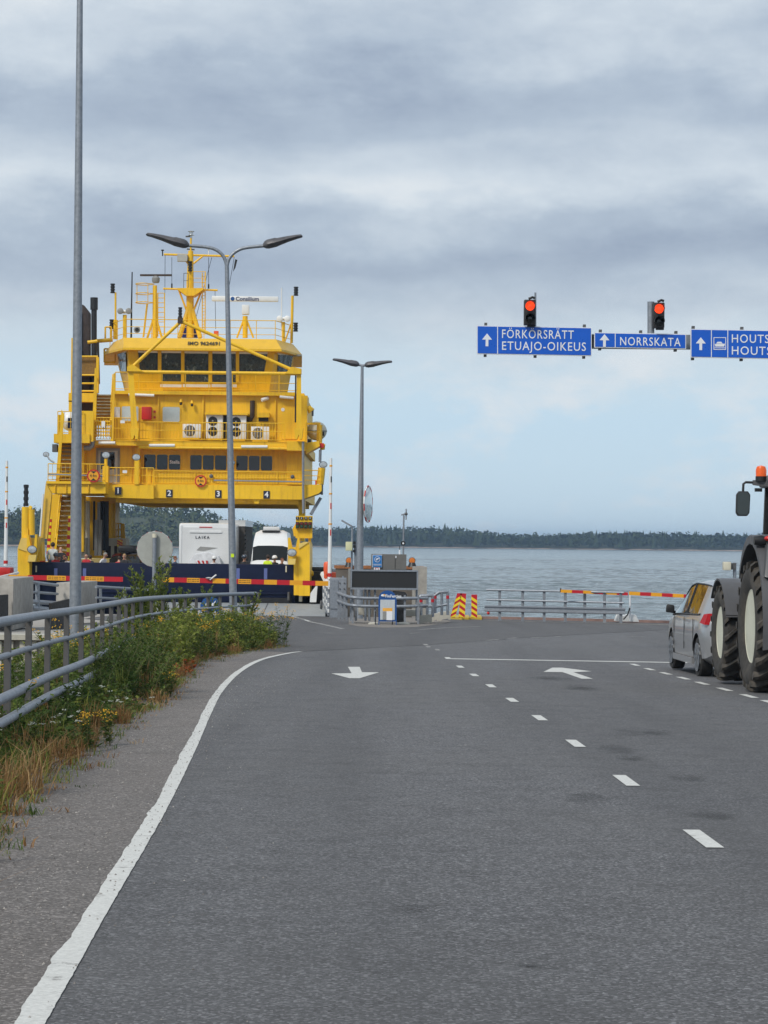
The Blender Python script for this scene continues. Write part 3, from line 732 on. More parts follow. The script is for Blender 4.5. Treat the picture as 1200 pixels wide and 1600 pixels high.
for k, (x, y) in enumerate(((184.5, 767), (264.5, 771), (341, 772), (416.5, 773))):
    o = fb('lane_plate', pm('lane_plate_navy', (.012, .018, .04), .45) if k == 0 else MATS['lane_plate_navy'], x - 5, x + 5, y - 6, y + 6, FS - .34 if k == 0 else FS - .04, FS + .01)
    text_part(str(k + 1), .37, W(x, y, FS - (.35 if k == 0 else .05)), SWHITE, o, 'lane_number', align='CENTER', weight=.008, depth=.006)
# 4.4 m height-limit discs
def limit_disc(px, py, d, r):
    c = W(px, py, d); o = MB().lathe([(r, .03), (r, 0)], c, 'Y', 24).build('height_limit_disc', REDS, ferry)
    MB().lathe([(r * .8, 0), (r * .8, -.008)], c, 'Y', 24).build('disc_face', YELS, o)
    for s in (1, -1):
        MB().prism([c + Vector((-.42 * r, -.02, s * .72 * r)), c + Vector((.42 * r, -.02, s * .72 * r)), c + Vector((0, -.02, s * .36 * r))], (0, .011, 0)).build('disc_wedge', BLACK, o)
    text_part('4.4m', r * .66, c + Vector((0, -.014, 0)), BLACK, o, 'disc_lettering', align='CENTER', xs=.8)
limit_disc(146, 743.5, FS - 1.9, .31); limit_disc(313.5, 751.5, FS - .12, .29)

# passenger deckhouse
DW = FS + 1.4
dh = fb('deckhouse_wall', YEL, 112, 472.5, 690, 760, DW, BACK - 1)
door = fb('door_frame', GREY, 150, 187, 700, 757, DW - .06, DW + .02)
fb('door_leaf', pm('pale_grey_door', (.42, .42, .40), .5), 153.5, 183.5, 704, 757, DW - .09, DW - .05, door)
fb('door_window', WIND, 157, 179, 706.5, 733, DW - .11, DW - .085, door)
def window(x0, x1, y0, y1, d, mat, parent=None, frame=None, n=1, name='window'):
    mb = MB(); c = .10; xs_ = [x0, x1]; X0, X1 = W(x0, y0, d).x, W(x1, y0, d).x; xc = (x0 + x1) / 2; Z0, Z1 = W(xc, y1, d).z, W(xc, y0, d).z
    def rr(X0, X1, Z0, Z1, c, y): return [(X0 + c, y, Z0), (X1 - c, y, Z0), (X1, y, Z0 + c), (X1, y, Z1 - c), (X1 - c, y, Z1), (X0 + c, y, Z1), (X0, y, Z1 - c), (X0, y, Z0 + c)]
    fr = MB().prism(rr(X0 - .05, X1 + .05, Z0 - .05, Z1 + .05, c, d - .045), (0, .05, 0)).build(name, frame or YEL, parent or ferry)
    wd = (X1 - X0) / n
    for i in range(n):
        a = X0 + wd * i + (.03 if i else 0); b = X0 + wd * (i + 1) - (.03 if i < n - 1 else 0)
        MB().prism(rr(a, b, Z0, Z1, .05, d - .06), (0, .014, 0)).build('pane', mat, fr)
    return fr
window(225.5, 282, 710.5, 733.5, DW, WIND, n=3); window(297.5, 354, 711.5, 734, DW, WIND, n=3); window(369.5, 425.5, 712.5, 735, DW, WIND, n=3)
text_part('Stella', .23, W(265, 722, DW - .08), SWHITE, dh, 'name_lettering', weight=.004)
fb('wall_pilaster', YEL, 212, 219, 690, 757, DW - .35, DW + .01, dh); fb('wall_pilaster', YEL, 448, 472, 690, 757, DW - .22, DW + .01, dh)
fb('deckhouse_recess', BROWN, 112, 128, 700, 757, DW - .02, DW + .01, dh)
for x in (130, 206, 236, 313, 424): fb('wall_seam', YEL, x - .4, x + .4, 692, 757, DW - .05, DW + .002, dh)
# passenger deck railings
frail(165, 240, 731, 757, FS - .15, .17); frail(240, 474, 737, 757.5, FS + .05, .14)
frail(75, 164, 725, 752, FS - 1.5, .2, (1, .45, .3)); frail(474, 501, 735, 757, FS + .3, 0, (1, .62, .3), name='side_railing', post=1)
fb('railing_screen', YEL, 242, 448, 740, 757, FS + .12, FS + .14)
fb('handrail_panel', YEL, 160, 169, 728, 757, FS - .5, FS - .2); fb('handrail_panel', YEL, 210, 217, 712, 757, FS - .3, FS)
ft('hand_pipe', GALV_D, [(334, 750.5, FS - .1), (475, 753, FS - .1)], .035); ft('hand_pipe', GALV_D, [(75, 741, FS - 1.7), (160, 744, FS - 1.7)], .035)
floodlight(165.5, 711, FS - .3, .16); floodlight(213, 714.5, FS - .3, .16); floodlight(505, 726, FS + .6, .16); floodlight(361, 723, FS - .1, .15)
ft('lamp_stem', YEL, [(165.5, 716, FS - .2), (165.5, 730, FS - .2)], .08); ft('lamp_stem', YEL, [(503, 731, FS + .7), (500, 757, FS + .7)], .18)
for x, y in ((330, 744), (457, 745)): MB().lathe([(.1, .06), (.1, 0), (.05, -.03)], W(x, y, FS - .08), 'Y', 12).build('bulkhead_lamp', STEEL_D, ferry)
fb('life_jacket_box', RED, 492.5, 495, 751, 763, FS + 1, FS + 1.3)
for x, y in ((195, 737), (191.5, 659)): fb('notice_plate', WHITE, x - 3.4, x + 3.4, y - 2.2, y + 2.2, FS - .3, FS - .25)
# ---- upper deck (machinery level)
UD = FS + .4
fb('upper_slab', YEL, 130, 448, 689, 697, UD, BACK - 1)
fb('upper_beam', YEL, 448, 478, 689.5, 704, UD - .4, BACK - 3)
MB().prism([W(x, y, UD) for x, y in ((478, 692), (498, 689), (500, 697), (487, 704), (478, 709))], (0, 1.6, 0)).build('raft_bracket', YEL, ferry)
ft('slab_pipe', YEL, [(217, 699, UD - .1), (448, 701, UD - .1)], .07)
for a, b, y in ((154, 180, 692), (233, 273, 696), (377, 418, 698)): MB().tube([W(a, y, UD - .15), W(b, y, UD - .15)], .075, 8).build('tube_lamp', WHITE, ferry)
UW = UD + 1.2
uh = fb('upper_wall', YEL, 176, 475, 613, 692, UW, BACK - 3)
fb('upper_wall_edge', YEL, 469, 480, 618, 692, UW - .4, UW + 2)
window(190.5, 216.5, 635, 658, UW, WINP); window(254.5, 281, 636, 659, UW, WINP)
fb('fire_hose_box', RED, 221, 236.5, 635.5, 655.5, UW - .25, UW + .01, bevel=.04)
fb('notice_board', WHITE, 177.5, 187.5, 636, 652, UW - .06, UW + .01)
for x, y in ((241.5, 643), (241.5, 652)): fb('safety_sticker', RED, x - 1.6, x + 1.6, y - 1.6, y + 1.6, UW - .03, UW + .005)
frail(143, 213, 653, 689, UD - .1, .14); frail(218, 445, 660.5, 689, UD - .1, .15); frail(478, 500, 661, 689, UD + .3, 0, (1, .5), name='side_railing')
def ac_unit(x0, x1, y0, y1, d, fans, single):
    o = fb('air_conditioner', WHITE, x0, x1, y0, y1, d, d + .38, bevel=.02); n = len(fans)
    for fx, fy in fans:
        c = W(fx, fy, d - .012); r = .27 if single else .23
        MB().lathe([(r, .03), (r, 0), (r * .96, -.01)], c, 'Y', 20).build('fan_well', STEEL_D if single else BLACK, o)
        for k in (-1, 0, 1) if single else (): MB().cbox(c + Vector((k * .14, -.02, 0)), .02, .012, r * 1.5).build('fan_grille_bar', WHITE, o)
        MB().sphere(c + Vector((0, -.02, 0)), .05, 8, 5).build('fan_hub', GREY, o)
    fb('unit_feet', YEL, x0 + 2, x1 - 2, y1, y1 + 3, d, d + .3, o)
ac_unit(285, 313.5, 662.5, 684, UW - .75, [(296.5, 673)], True); ac_unit(392, 420.5, 666.5, 687, UW - .75, [(403, 677)], True)
ac_unit(322, 348, 648, 685, UW - .7, [(332.5, 658), (332.5, 674)], False); ac_unit(361, 384.5, 649, 686, UW - .7, [(369, 659), (369, 675)], False)
fb('unit_canopy', YEL, 320, 387, 645, 648, UW - .9, UW)
fb('unit_gap', BLACK, 348.5, 360, 649, 684, UW - .3, UW + .005)
ft('duct', BROWN, [(384, 655, UW - .1), (392, 655, UW - .1), (394, 650, UW - .1), (394.5, 626, UW - .1)], .12)
fp('vent_hood', YEL, [(402, 645), (421, 645), (421, 652), (402, 652)], UW - .5, .5); fb('vent_mouth', BLACK, 404, 419, 652, 658, UW - .2, UW + .005)
for x, y in ((282.8, 628), (300, 630)): MB().tube([W(x, y - 4, UW - .2), W(x, y + 1, UW - .25)], [.05, .09], 8).build('deck_lamp', YEL, ferry); MB().sphere(W(x, y + 3, UW - .25), .07, 8, 6).build('deck_lamp_glass', BLACK, ferry)
MB().tube([W(409, 625, UW - .3), W(419, 622, UW - .1)], .09, 8).build('camera_housing', WHITE, ferry); MB().tube([W(201, 616.5, UW - .3), W(241, 618, UW - .3)], .07, 8).build('tube_lamp', WHITE, ferry); MB().tube([W(437, 620, UW - .3), W(459, 622, UW - .3)], .07, 8).build('tube_lamp', WHITE, ferry)
for x in (247, 317, 430): fb('wall_stiffener', YEL, x - 1, x + 1, 618, 690, UW - .1, UW + .005, uh)
fb('wall_door', YEL, 440, 463, 636, 686, UW - .05, UW + .01); MB().lathe([(.09, .01), (.09, 0)], W(442, 640, UW - .07), 'Y', 12).build('door_sign', WHITE, ferry)
# ---- wheelhouse deck, wheelhouse and roof
HD = UW - .3
fb('wheelhouse_slab', YEL, 176, 462, 611.5, 617, HD, BACK - 4)
frail(180, 464, 583, 612.5, HD + .15, 0, (1, .5, .12), post=1.15)
WF = HD + 1.1
Pz = lambda y, x=320: W(x, y, WF).z
def at(px, py, d): return W(px, py, d)
# walls lean outwards towards the top
bot = [at(203, 613, WF + .35), at(420, 614, WF + .35), at(449, 615, WF + 2.6), at(449, 615, WF + 9), at(195, 612, WF + 9), at(195, 612, WF + 2.6)]
topw = [at(200, 545, WF - .25), at(430, 548, WF - .25), at(461, 550, WF + 2.3), at(461, 550, WF + 9), at(178, 545, WF + 9), at(181, 545, WF + 2.3)]
wh = MB().loft(bot, topw).build('wheelhouse_wall', YEL, ferry)
def fl(px, py):      # point on the leaning front of the wheelhouse
    t = (py - 546) / (613.5 - 546); return W(px, py, WF - .25 + .6 * t)
def wpane(name, quad, mat, off, parent, f=fl):
    A = [f(*q) + Vector((0, -off, 0)) for q in quad]; return MB().prism(A, (0, .03, 0)).build(name, mat, parent)
wins = [[(216, 550.5), (246.5, 551), (246.5, 583.5), (219, 583)], [(252.5, 551), (283, 551.3), (283, 596), (252.5, 595.5)], [(288.5, 551.5), (325.5, 552), (325.5, 597), (288.5, 596.5)],
        [(332, 552), (368.5, 552.3), (368.5, 597.5), (332, 597)], [(374, 552.5), (418, 553), (412, 585.5), (374, 585)]]
for k, q in enumerate(wins):
    o = wpane('window', q, WINB, .035, wh); (x0, y0), (x1, y1) = q[0], q[1]
    wpane('sun_blind', [(x0, y0 - 3.6), (x1, y1 - 3.6), (x1, y1 + .6), (x0, y0 + .6)], WHITE, .06, o)
for x0, x1 in ((251, 284), (286, 329), (331, 370)): wpane('wiper_box', [(x0, 600.5), (x1, 601), (x1, 605.5), (x0, 605)], WHITE, .14, wh)
for x in (249.6, 285.7, 328.8, 371.2): wpane('mullion', [(x - 2.6, 549), (x + 2.6, 549), (x + 2.6, 597), (x - 2.6, 597)], YEL, .075, wh)
# slanted side windows of the chamfered corners
def chamfer(u, v, sgn):    # u 0..1 from front corner back, v 0..1 top to bottom
    i, j = (0, 5) if sgn < 0 else (1, 2)
    T = topw[i].lerp(topw[j], u); B = bot[i].lerp(bot[j], u); return T.lerp(B, v)
for sgn in (-1, 1):
    off = Vector((sgn * .03, -.03, 0))
    MB().prism([chamfer(.18, .09, sgn) + off, chamfer(.9, .09, sgn) + off, chamfer(.9, .52, sgn) + off, chamfer(.26, .52, sgn) + off], (-sgn * .04, .04, 0)).build('side_window', WINB, wh)
    MB().prism([chamfer(.1, .02, sgn) + off * 2, chamfer(.95, .02, sgn) + off * 2, chamfer(.95, .09, sgn) + off * 2, chamfer(.12, .09, sgn) + off * 2], (-sgn * .05, .05, 0)).build('sun_blind', WHITE, wh)
# roof with its sloping fascia
RB = [W(193, 541.5, WF - .9), W(440, 546.5, WF - .9), W(472, 553, WF + 2.4), W(472, 553, WF + 10), W(163, 546.5, WF + 10), W(163, 546.5, WF + 2.4)]
zb = W(316, 544.5, WF - .9).z
for p in RB: p.z = zb + (p.x - RB[0].x) * 0
RT = [W(193, 528, WF - .35), W(431, 530.5, WF - .35), W(458, 536, WF + 2.6), W(458, 536, WF + 9.5), W(177, 531, WF + 9.5), W(177, 531, WF + 2.6)]
zt = W(312, 529, WF - .3).z
for p in RT: p.z = zt
roof = MB().loft(RB, RT).build('wheelhouse_roof', pm('roof_yellow', (.72, .43, .03), .45, var=.05, dirt=.15, dirt_col=(.4, .24, .04)), ferry)
MB().loft([p + Vector((0, 0, -.10)) for p in RB], [p + Vector((0, 0, -.004)) for p in RB]).build('roof_eave', YEL, roof)
pA = RB[0].lerp(RT[0], .5); 
text_part('IMO 9624691', .26, W(293, 536.5, WF - .68), pm('dark_lettering', (.05, .04, .02), .6), roof, 'roof_lettering', xs=1.12, depth=.012, weight=.004)
lo = bpy.data.objects['roof_lettering'].data; zc = W(293, 536.5, WF - .68).z - ORG[roof.name].z
for v in lo.vertices: v.co.y += (v.co.z - zc) * 1.02
fb('roof_end_lamp', GREY, 458, 471, 553.5, 556, WF + 1.5, WF + 2)
# roof railing
ry = WF + .3
mb = MB(); zr0, zr1 = zt, W(320, 500, ry).z
rp = [W(172, 530, ry + 6), W(172, 530, ry + 2.6), W(196, 530, ry), W(430, 530, ry), W(455, 530, ry + 2.6), W(455, 530, ry + 6)]
for p in rp: p.z = zt
for a, b in zip(rp, rp[1:]): railing(mb, a, b, zr0, zr1, 0, (1, .62, .28), .016, 1.3)
mb.build('roof_railing', YEL, ferry)
# the big A-shaped crane frame before the wheelhouse
AF = FS - .3
ft('frame_arm', YEL, [(283, 502, AF), (203, 577, AF)], .085, 10); ft('frame_arm', YEL, [(283, 502, AF), (468, 583, AF)], .085, 10)
ft('frame_tie', YEL, [(205, 581, AF), (466, 584, AF)], .085, 8)
fp('frame_corner', YEL, [(198.5, 573), (207, 569), (224, 580.5), (198.5, 580)], AF - .15, .35); fp('frame_corner', YEL, [(445, 583.5), (456, 573), (471, 576), (471, 584.5)], AF - .15, .35)
DYEL = YEL
mb = MB(); mb.loft([W(199.5, 579, AF), W(208, 579, AF), W(208, 579, AF + .4), W(199.5, 579, AF + .4)], [W(205.5, 670, AF), W(215, 670, AF), W(215, 670, AF + .4), W(205.5, 670, AF + .4)]); mb.build('frame_leg', YEL, ferry)
mb = MB(); mb.loft([W(463.5, 583, AF), W(470.5, 583, AF), W(470.5, 583, AF + .4), W(463.5, 583, AF + .4)], [W(463, 676, AF), W(471, 676, AF), W(471, 676, AF + .4), W(463, 676, AF + .4)]); mb.build('frame_leg', YEL, ferry)
for x0 in (203, 459.5): fp('leg_shoe', YEL, [(x0, 669), (x0 + 14, 669), (x0 + 12, 686), (x0 + 8.5, 686), (x0 + 7, 679), (x0 + 5, 686), (x0 + 2, 686)], AF - .1, .6)
fb('frame_head', BROWN, 277.5, 285, 496, 505, AF - .15, AF + .25); lantern(281.5, 480, 496, AF, .1)
ft('chain', BLACK, [(462, 585, AF + .1), (461.5, 660, AF + .1)], .04, 5)
# ---- masts and gear on the roof
MD = WF + 4.5
ft('main_mast', YEL, [(297, 528, MD), (297, 440, MD), (298, 392, MD)], [.2, .19, .13], 12)
ft('mast_pole', YEL, [(298, 392, MD), (298.5, 366, MD)], .05)
for x in (280, 313): ft('mast_leg', YEL, [(x, 528, MD - .3), (295 if x < 297 else 299, 480, MD)], .12, 8)
for x in (279, 316): ft('mast_strut', YEL, [(x, 452, MD), (291 if x < 297 else 303, 484, MD)], .05, 6)
fp('mast_platform', YEL, [(277, 450), (318, 450), (318, 452), (303, 462), (291, 462), (277, 452)], MD - .5, 1.0)
ft('yardarm', YEL, [(255, 451, MD), (340, 453.5, MD)], .05); ft('yardarm', YEL, [(256, 397.5, MD), (366, 400.5, MD)], .055)
ft('yard_brace', YEL, [(302, 412, MD), (317, 400, MD)], .05); ft('yard_brace', YEL, [(294, 412, MD), (288, 404, MD)], .05)
fb('mast_box', pm('pale_grey_box', (.40, .40, .37), .5), 277, 292.5, 397, 408, MD - .3, MD)
lantern(297, 408, 424, MD - .25, .11)
mb = MB(); mb.lathe([(.06, 0), (.06, .12), (.17, .14), (.1, .17), (.1, .3), (.17, .33), (.17, .36)], W(298.5, 372, MD), 'Z', 12); mb.build('mast_lamp', CHROME, ferry)
for a, b in (((290, 369.5, MD), (298, 369.5, MD)), ((292, 389, MD), (304, 390, MD))): ft('mast_sensor', STEEL_D, [a, b], .04)
MB().sphere(W(326, 387, MD), .16, 10, 6, (1, 1, .5)).build('satellite_dome', WHITE, ferry); ft('dome_stem', WHITE, [(326, 388, MD), (326, 399, MD)], .03)
mb = MB(); railing(mb, W(300, 450, MD - .4), W(321, 450, MD - .4), W(310, 450, MD).z, W(310, 424.5, MD).z, 0, (1, .6, .35), .013, .7); mb.build('mast_railing', YEL, ferry)
mb = MB(); railing(mb, W(287, 450, MD - .4), W(294, 450, MD - .4), W(310, 450, MD).z, W(310, 427, MD).z, 0, (1, .5), .012, .5); mb.build('mast_railing', STEEL_D, ferry)
mb = MB()
for x in (316, 320.5): mb.tube([W(x, 426, MD - .2), W(x, 520, MD - .2)], .03, 5)
for k in range(18): mb.tube([W(316, 432 + k * 5, MD - .2), W(320.5, 432 + k * 5, MD - .2)], .014, 4)
mb.build('mast_ladder', YEL, ferry)
for pts in ([(258, 399, MD), (257.5, 470, MD), (256, 528, MD)], [(268.5, 402, MD), (268.5, 448, MD)], [(331, 402, MD), (306, 497, MD)], [(366, 402, MD), (357, 453, MD)], [(336, 455, MD), (337, 514, MD)], [(326, 402, MD), (326, 448, MD)]): ft('rigging_line', BLACK, pts, .012, 4)
for x, y in ((268.5, 447), (326, 448)): ft('insulator', BLACK, [(x, y - 4, MD), (x, y + 3, MD)], .04, 6)
ft('wind_vane', BLACK, [(254, 400, MD), (254, 391, MD)], .03, 6); MB().sphere(W(254, 391, MD), .06, 8, 5, (1.5, 1, .7)).build('wind_cups', BLACK, ferry)
mb = MB(); A = [W(x, y, MD) for x, y in ((367.5, 405), (371, 406), (368, 418), (364, 425), (366, 413))]; mb.prism(A, (0, .02, 0)); mb.build('signal_flag', BLACK, ferry)
# old radar on the left
RD = WF + 3
ft('radar_mast', YEL, [(242, 528, RD), (242, 446, RD)], [.13, .11], 10)
for x in (230, 253): ft('radar_leg', YEL, [(x, 528, RD), (241 if x < 240 else 243, 495, RD)], .06, 6)
MB().lathe([(.16, 0), (.2, .1), (.2, .25), (.1, .35)], W(243.5, 442, RD), 'Z', 12).build('radar_gearbox', GREY, ferry)
MB().bar(W(219, 430, RD), W(268, 430, RD), .16, .09).build('radar_scanner', BROWN, ferry)
mb = MB()
for y in (444, 459, 473): mb.tube(arc(W(228, y, RD), .52, math.pi * .5, math.pi * 1.5, 8, 'XY') , .025, 5); mb.tube([W(228, y, RD) + Vector((0, .52, 0)), W(241, y, RD)], .022, 5); mb.tube([W(228, y, RD) + Vector((0, -.52, 0)), W(241, y, RD)], .022, 5)
for x in (214, 231): mb.tube([W(x, 444, RD), W(x, 473, RD)], .02, 5)
mb.tube([W(230, 474, RD), W(224, 527, RD)], .05, 6)
mb.build('radar_cage', YEL, ferry)
mb = MB()
for x in (246.5, 257): mb.tube([W(x, 458, RD), W(x, 526, RD)], .03, 5)
for k in range(8): mb.tube([W(246.5, 458 + k * 7.5, RD), W(257, 458 + k * 7.5, RD)], .018, 4)
mb.build('radar_ladder', YEL, ferry)
# white radar with its maker's name
R2 = WF + 2
ft('scanner_post', YEL, [(383, 528, R2), (383, 494, R2)], .13, 10)
for x in (370, 396): ft('scanner_leg', YEL, [(x, 528, R2), (381 if x < 383 else 385, 499, R2)], .05, 6)
mb = MB(); FB(mb, 378, 389, 476, 491, R2 - .2, R2 + .2); mb.build('scanner_gearbox', WHITE, ferry, bevel=.04)
scn = MB().bar(W(331, 466.5, R2), W(435, 467.5, R2), .22, .26).build('scanner_bar', WHITE, ferry, bevel=.05)
text_part('Consilium', .27, W(368, 467, R2 - .115), pm('logo_navy', (.01, .02, .10), .4), scn, 'maker_lettering', weight=.006, xs=1.08)
MB().lathe([(.105, .005), (.1, 0), (.03, -.006)], W(363.5, 466.8, R2 - .112), 'Y', 16).build('maker_roundel', BLUE, scn)
# whip aerials, searchlights, horns, nav lights
ft('whip_aerial', BLACK, [(205, 528, WF + 2), (205.5, 480, WF + 2), (206.5, 425, WF + 2)], [.05, .04, .03], 6)
ft('whip_aerial', WHITE, [(440, 528, WF + 2), (440, 450, WF + 2)], .03, 6)
for x, y, dx in ((188, 486, 7), (201, 486, 0), (437, 498, 0), (449, 498, 0)):
    o = MB().lathe([(.04, .3), (.14, .15), (.16, 0), (.13, -.02)], W(x, y, WF + 1.6), 'Y', 14).build('searchlight', WHITE if x > 400 else GREY, ferry)
ft('searchlight_post', YEL, [(195, 528, WF + 1.8), (195, 492, WF + 1.8)], .1); ft('searchlight_post', YEL, [(443, 534, WF + 1.8), (443, 503, WF + 1.8)], .08)
ft('light_yoke', WHITE, [(189, 487, WF + 1.8), (200, 487, WF + 1.8)], .09); ft('light_yoke', WHITE, [(437, 498, WF + 1.8), (449, 498, WF + 1.8)], .09)
MB().lathe([(.04, .35), (.07, .15), (.17, 0), (.15, -.01)], W(214, 515, WF + .3), 'Y', 16).build('horn', GREY, ferry); MB().lathe([(.1, 0), (.03, .005)], W(214, 515, WF + .26), 'Y', 12).build('horn_mouth', BLACK, ferry)
ft('nav_post', YEL, [(180.5, 530, WF + 2.5), (180.5, 500, WF + 2.5)], .12); ft('nav_pole', YEL, [(180.5, 500, WF + 2.5), (180.5, 457, WF + 2.5)], .05)
ft('nav_post', YEL, [(455.5, 536, WF + 2.5), (457, 462, WF + 2.5)], .07); ft('nav_strut', YEL, [(445, 534, WF + 2.5), (455, 505, WF + 2.5)], .04)
lantern(176, 443, 458, WF + 2.5, .12); lantern(174.5, 499, 514, WF + 2.5, .12); lantern(462.5, 448, 462, WF + 2.5, .12); lantern(462, 504, 518, WF + 2.5, .12)
for x, c in ((287, BLUE), (304, BLUE)): fb('roof_drum', pm('drum_blue', (.01, .04, .35), .4) if x == 287 else MATS['drum_blue'], x - 3, x + 4, 509, 527, MD + .3, MD + .8)
fb('roof_locker', ORANGE, 334, 341, 517, 524, MD, MD + .4)
ft('side_bracket', YEL, [(150, 533, WF + 2), (176, 531, WF + 2)], .1)
mb = MB()
for x0, x1, y0, y1 in ((164.5, 174, 511, 530), (163, 180, 545, 566)):
    q = [W(x0, y1, WF + 2.4), W(x0, y0, WF + 2.4), W(x1, y0, WF + 2.4), W(x1, y1, WF + 2.4)]
    for a, b in zip(q, q[1:] + q[:1]): mb.tube([a, b], .045, 6)
mb.build('nav_light_frame', YEL, ferry)
# ---- funnel and exhausts
FD = UD + 3
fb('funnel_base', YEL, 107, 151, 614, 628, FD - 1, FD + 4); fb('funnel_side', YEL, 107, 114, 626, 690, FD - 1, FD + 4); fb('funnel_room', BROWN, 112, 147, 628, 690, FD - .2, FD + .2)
for x in (113, 152): fb('funnel_stanchion', YEL, x - 2, x + 2, 528 if x < 120 else 558, 614, FD - .9, FD - .6)
FMESH = pm('funnel_mesh', (.22, .12, .02), .7, var=.4, scale=22)
fb('funnel_mesh_panel', FMESH, 115, 150, 558, 585, FD - .6, FD - .55); fb('funnel_machine', BROWN, 117, 150, 586, 612, FD + .2, FD + 1.5)
for y in (557, 586, 599, 611): ft('funnel_rail', YEL, [(113, y, FD - .8), (153, y, FD - .8)], .045)
EXH = pm('exhaust_pipe_soot', (.045, .032, .028), .75, .1, var=.3, scale=3)
mb = MB(); mb.prism([W(x, y, FD) for x, y in ((128, 612), (128, 475), (131, 477), (140.5, 489), (140.5, 612))], (0, .5, 0)); mb.build('exhaust_pipe', EXH, ferry, bevel=.08)
ft('exhaust_pipe', BLACK, [(147, 612, FD), (147, 478, FD)], .14, 10); ft('exhaust_silencer', BLACK, [(147, 484, FD), (147, 465, FD)], .19, 10)
ft('exhaust_pipe', EXH, [(122, 612, FD), (122, 488, FD)], .2, 10); ft('exhaust_stay', YEL, [(137, 535, FD - .1), (152, 533, FD - .1)], .09)
ft('funnel_cable', BLACK, [(153, 535, FD - .5), (154.5, 600, FD - .5)], .06, 6)
# ---- stairs
def stair(x0t, x1t, yt, x0b, x1b, yb, d0, d1, n, mat):
    s = MB(); a = [W(x0t, yt, d1), W(x0b, yb, d0)]; b = [W(x1t, yt, d1), W(x1b, yb, d0)]
    s.bar(a[0], a[1], .06, .3); o = s.build('stair_stringer', YEL, ferry)
    MB().bar(b[0], b[1], .06, .3).build('stair_side', YEL, o)
    for i in range(n):
        t = (i + .5) / n; p = a[0].lerp(a[1], t); q = b[0].lerp(b[1], t)
        MB().box(p.x, q.x, p.y - .14, p.y + .14, p.z - .03, p.z + .03).build('tread', mat, o)
        MB().box(p.x, q.x, p.y + .13, p.y + .15, p.z - .2, p.z - .03).build('riser', YEL, o)
    for sd in (a, b):
        mb = MB(); up = Vector((0, 0, .95)); mb.tube([sd[0] + up, sd[1] + up], .03, 6)
        for t in (.02, .35, .68, .98): p = sd[0].lerp(sd[1], t); mb.tube([p, p + up], .025, 5)
        mb.build('handrail', YEL, o)
TREAD = pm('stair_tread', (.26, .21, .12), .7, var=.2)
stair(151, 176, 615, 147, 173, 660, UD + .3, UD + 2.3, 9, TREAD); stair(98, 116, 679, 92, 113, 752, FS - 1.2, FS + 1.9, 12, TREAD)
stair(96, 112, 772, 86, 110, 872, 118.4, 122.4, 13, TREAD)
for x0, x1 in ((145, 149.5), (174.5, 179)): fp('stair_post', YEL, [(x0 + 3, 575 if x0 < 150 else 583), (x1 + 2, 575 if x0 < 150 else 583), (x1, 689), (x0 - 2, 689)] if x0 < 150 else [(x0 + 3, 583), (x1 + 1, 583), (x1 - 2, 689), (x0 - 2, 689)], UD - .15, .12)
fb('stair_wall', YEL, 112, 131, 690, 752, FS + .6, FS + 1.3); 
fp('stair_stringer_plate', YEL, [(96, 640), (100, 647), (92, 752), (87, 752)], FS - 1.3, .12)
fb('upper_landing', YEL, 84, 140, 678, 692, FS - .3, FS + 2.2); mb = MB(); FB(mb, 90, 98, 648, 679, FS - .2, FS - .12); mb.build('landing_screen', YEL, ferry)
fb('landing_screen', YEL, 127, 146, 642, 690, FS - .2, FS - .1)
MB().sphere(W(108, 658, FS + .6), .42, 12, 8, (.9, .9, 1.15)).build('life_raft_canister', WHITE, ferry); fb('canister_strap', NAVY, 106, 113, 653, 669, FS + .1, FS + .25)
frail(90, 130, 643, 679, FS - .3, .3); fb('side_lamp', STEEL_D, 81.5, 89, 694, 706, FS - .2, FS + .3); ft('side_lamp_arm', CHROME, [(72, 708, FS - 1), (77, 718, FS - 1), (85, 723, FS - 1)], .04); floodlight(72, 710, FS - 1, .12)
ft('vent_bend', GALV, [(131, 700, FS + .2), (140, 700, FS + .2), (143.5, 697, FS + .2), (144, 689, FS + .2)], .13)
mb = MB()
for i in range(8): mb.tube([W(147 + i * 3.6, 656, UD - .2), W(147 + i * 3.6, 683, UD - .2)], .03, 4)
for j in range(5): mb.tube([W(147, 659 + j * 5.2, UD - .2), W(173, 659 + j * 5.2, UD - .2)], .03, 4)
mb.build('grating_gate', YEL, ferry); fb('notice_plate', WHITE, 158.5, 164, 658, 667, UD - .3, UD - .25)
# right side: raft capsule, air pipe
raft = MB().sphere(W(495, 673.5, UD + 1.6), .50, 16, 10, (1, .9, .95)).build('life_raft_capsule', CREAM, ferry)
MB().lathe([(.515, -.02), (.515, .02)], W(495, 673.5, UD + 1.6), 'Z', 20).build('capsule_seam', GREY, raft)
fb('capsule_window', BLACK, 497, 506.5, 674.5, 681, UD + .98, UD + 1.15, raft)
ft('raft_davit', YEL, [(499.5, 664, UD + .7), (499, 692, UD + .7)], .14, 8); ft('raft_stay', YEL, [(478, 662, UD + .7), (500, 663, UD + .7)], .04)
ft('air_pipe', YEL, [(478, 638, UD + 1), (483, 638, UD + 1), (487, 643, UD + 1)], [.13, .15, .19], 10); fb('air_flap', STEEL_D, 487, 490, 640, 650, UD + .9, UD + 1)
fb('side_speaker', BLACK, 480.5, 486, 686, 700, UD + .1, UD + .4); ft('davit_pole', GALV_D, [(500.5, 703, FS + .6), (500, 722, FS + .6)], .07)
MB().prism([W(x, y, UD + .3) for x, y in ((499, 690), (508, 694), (507, 702), (500, 703))], (0, .5, 0)).build('raft_cradle', YEL, ferry)
MB().cbox(W(502.5, 696, UD + .2), .22, .06, .22).build('cradle_marker', RED, ferry)
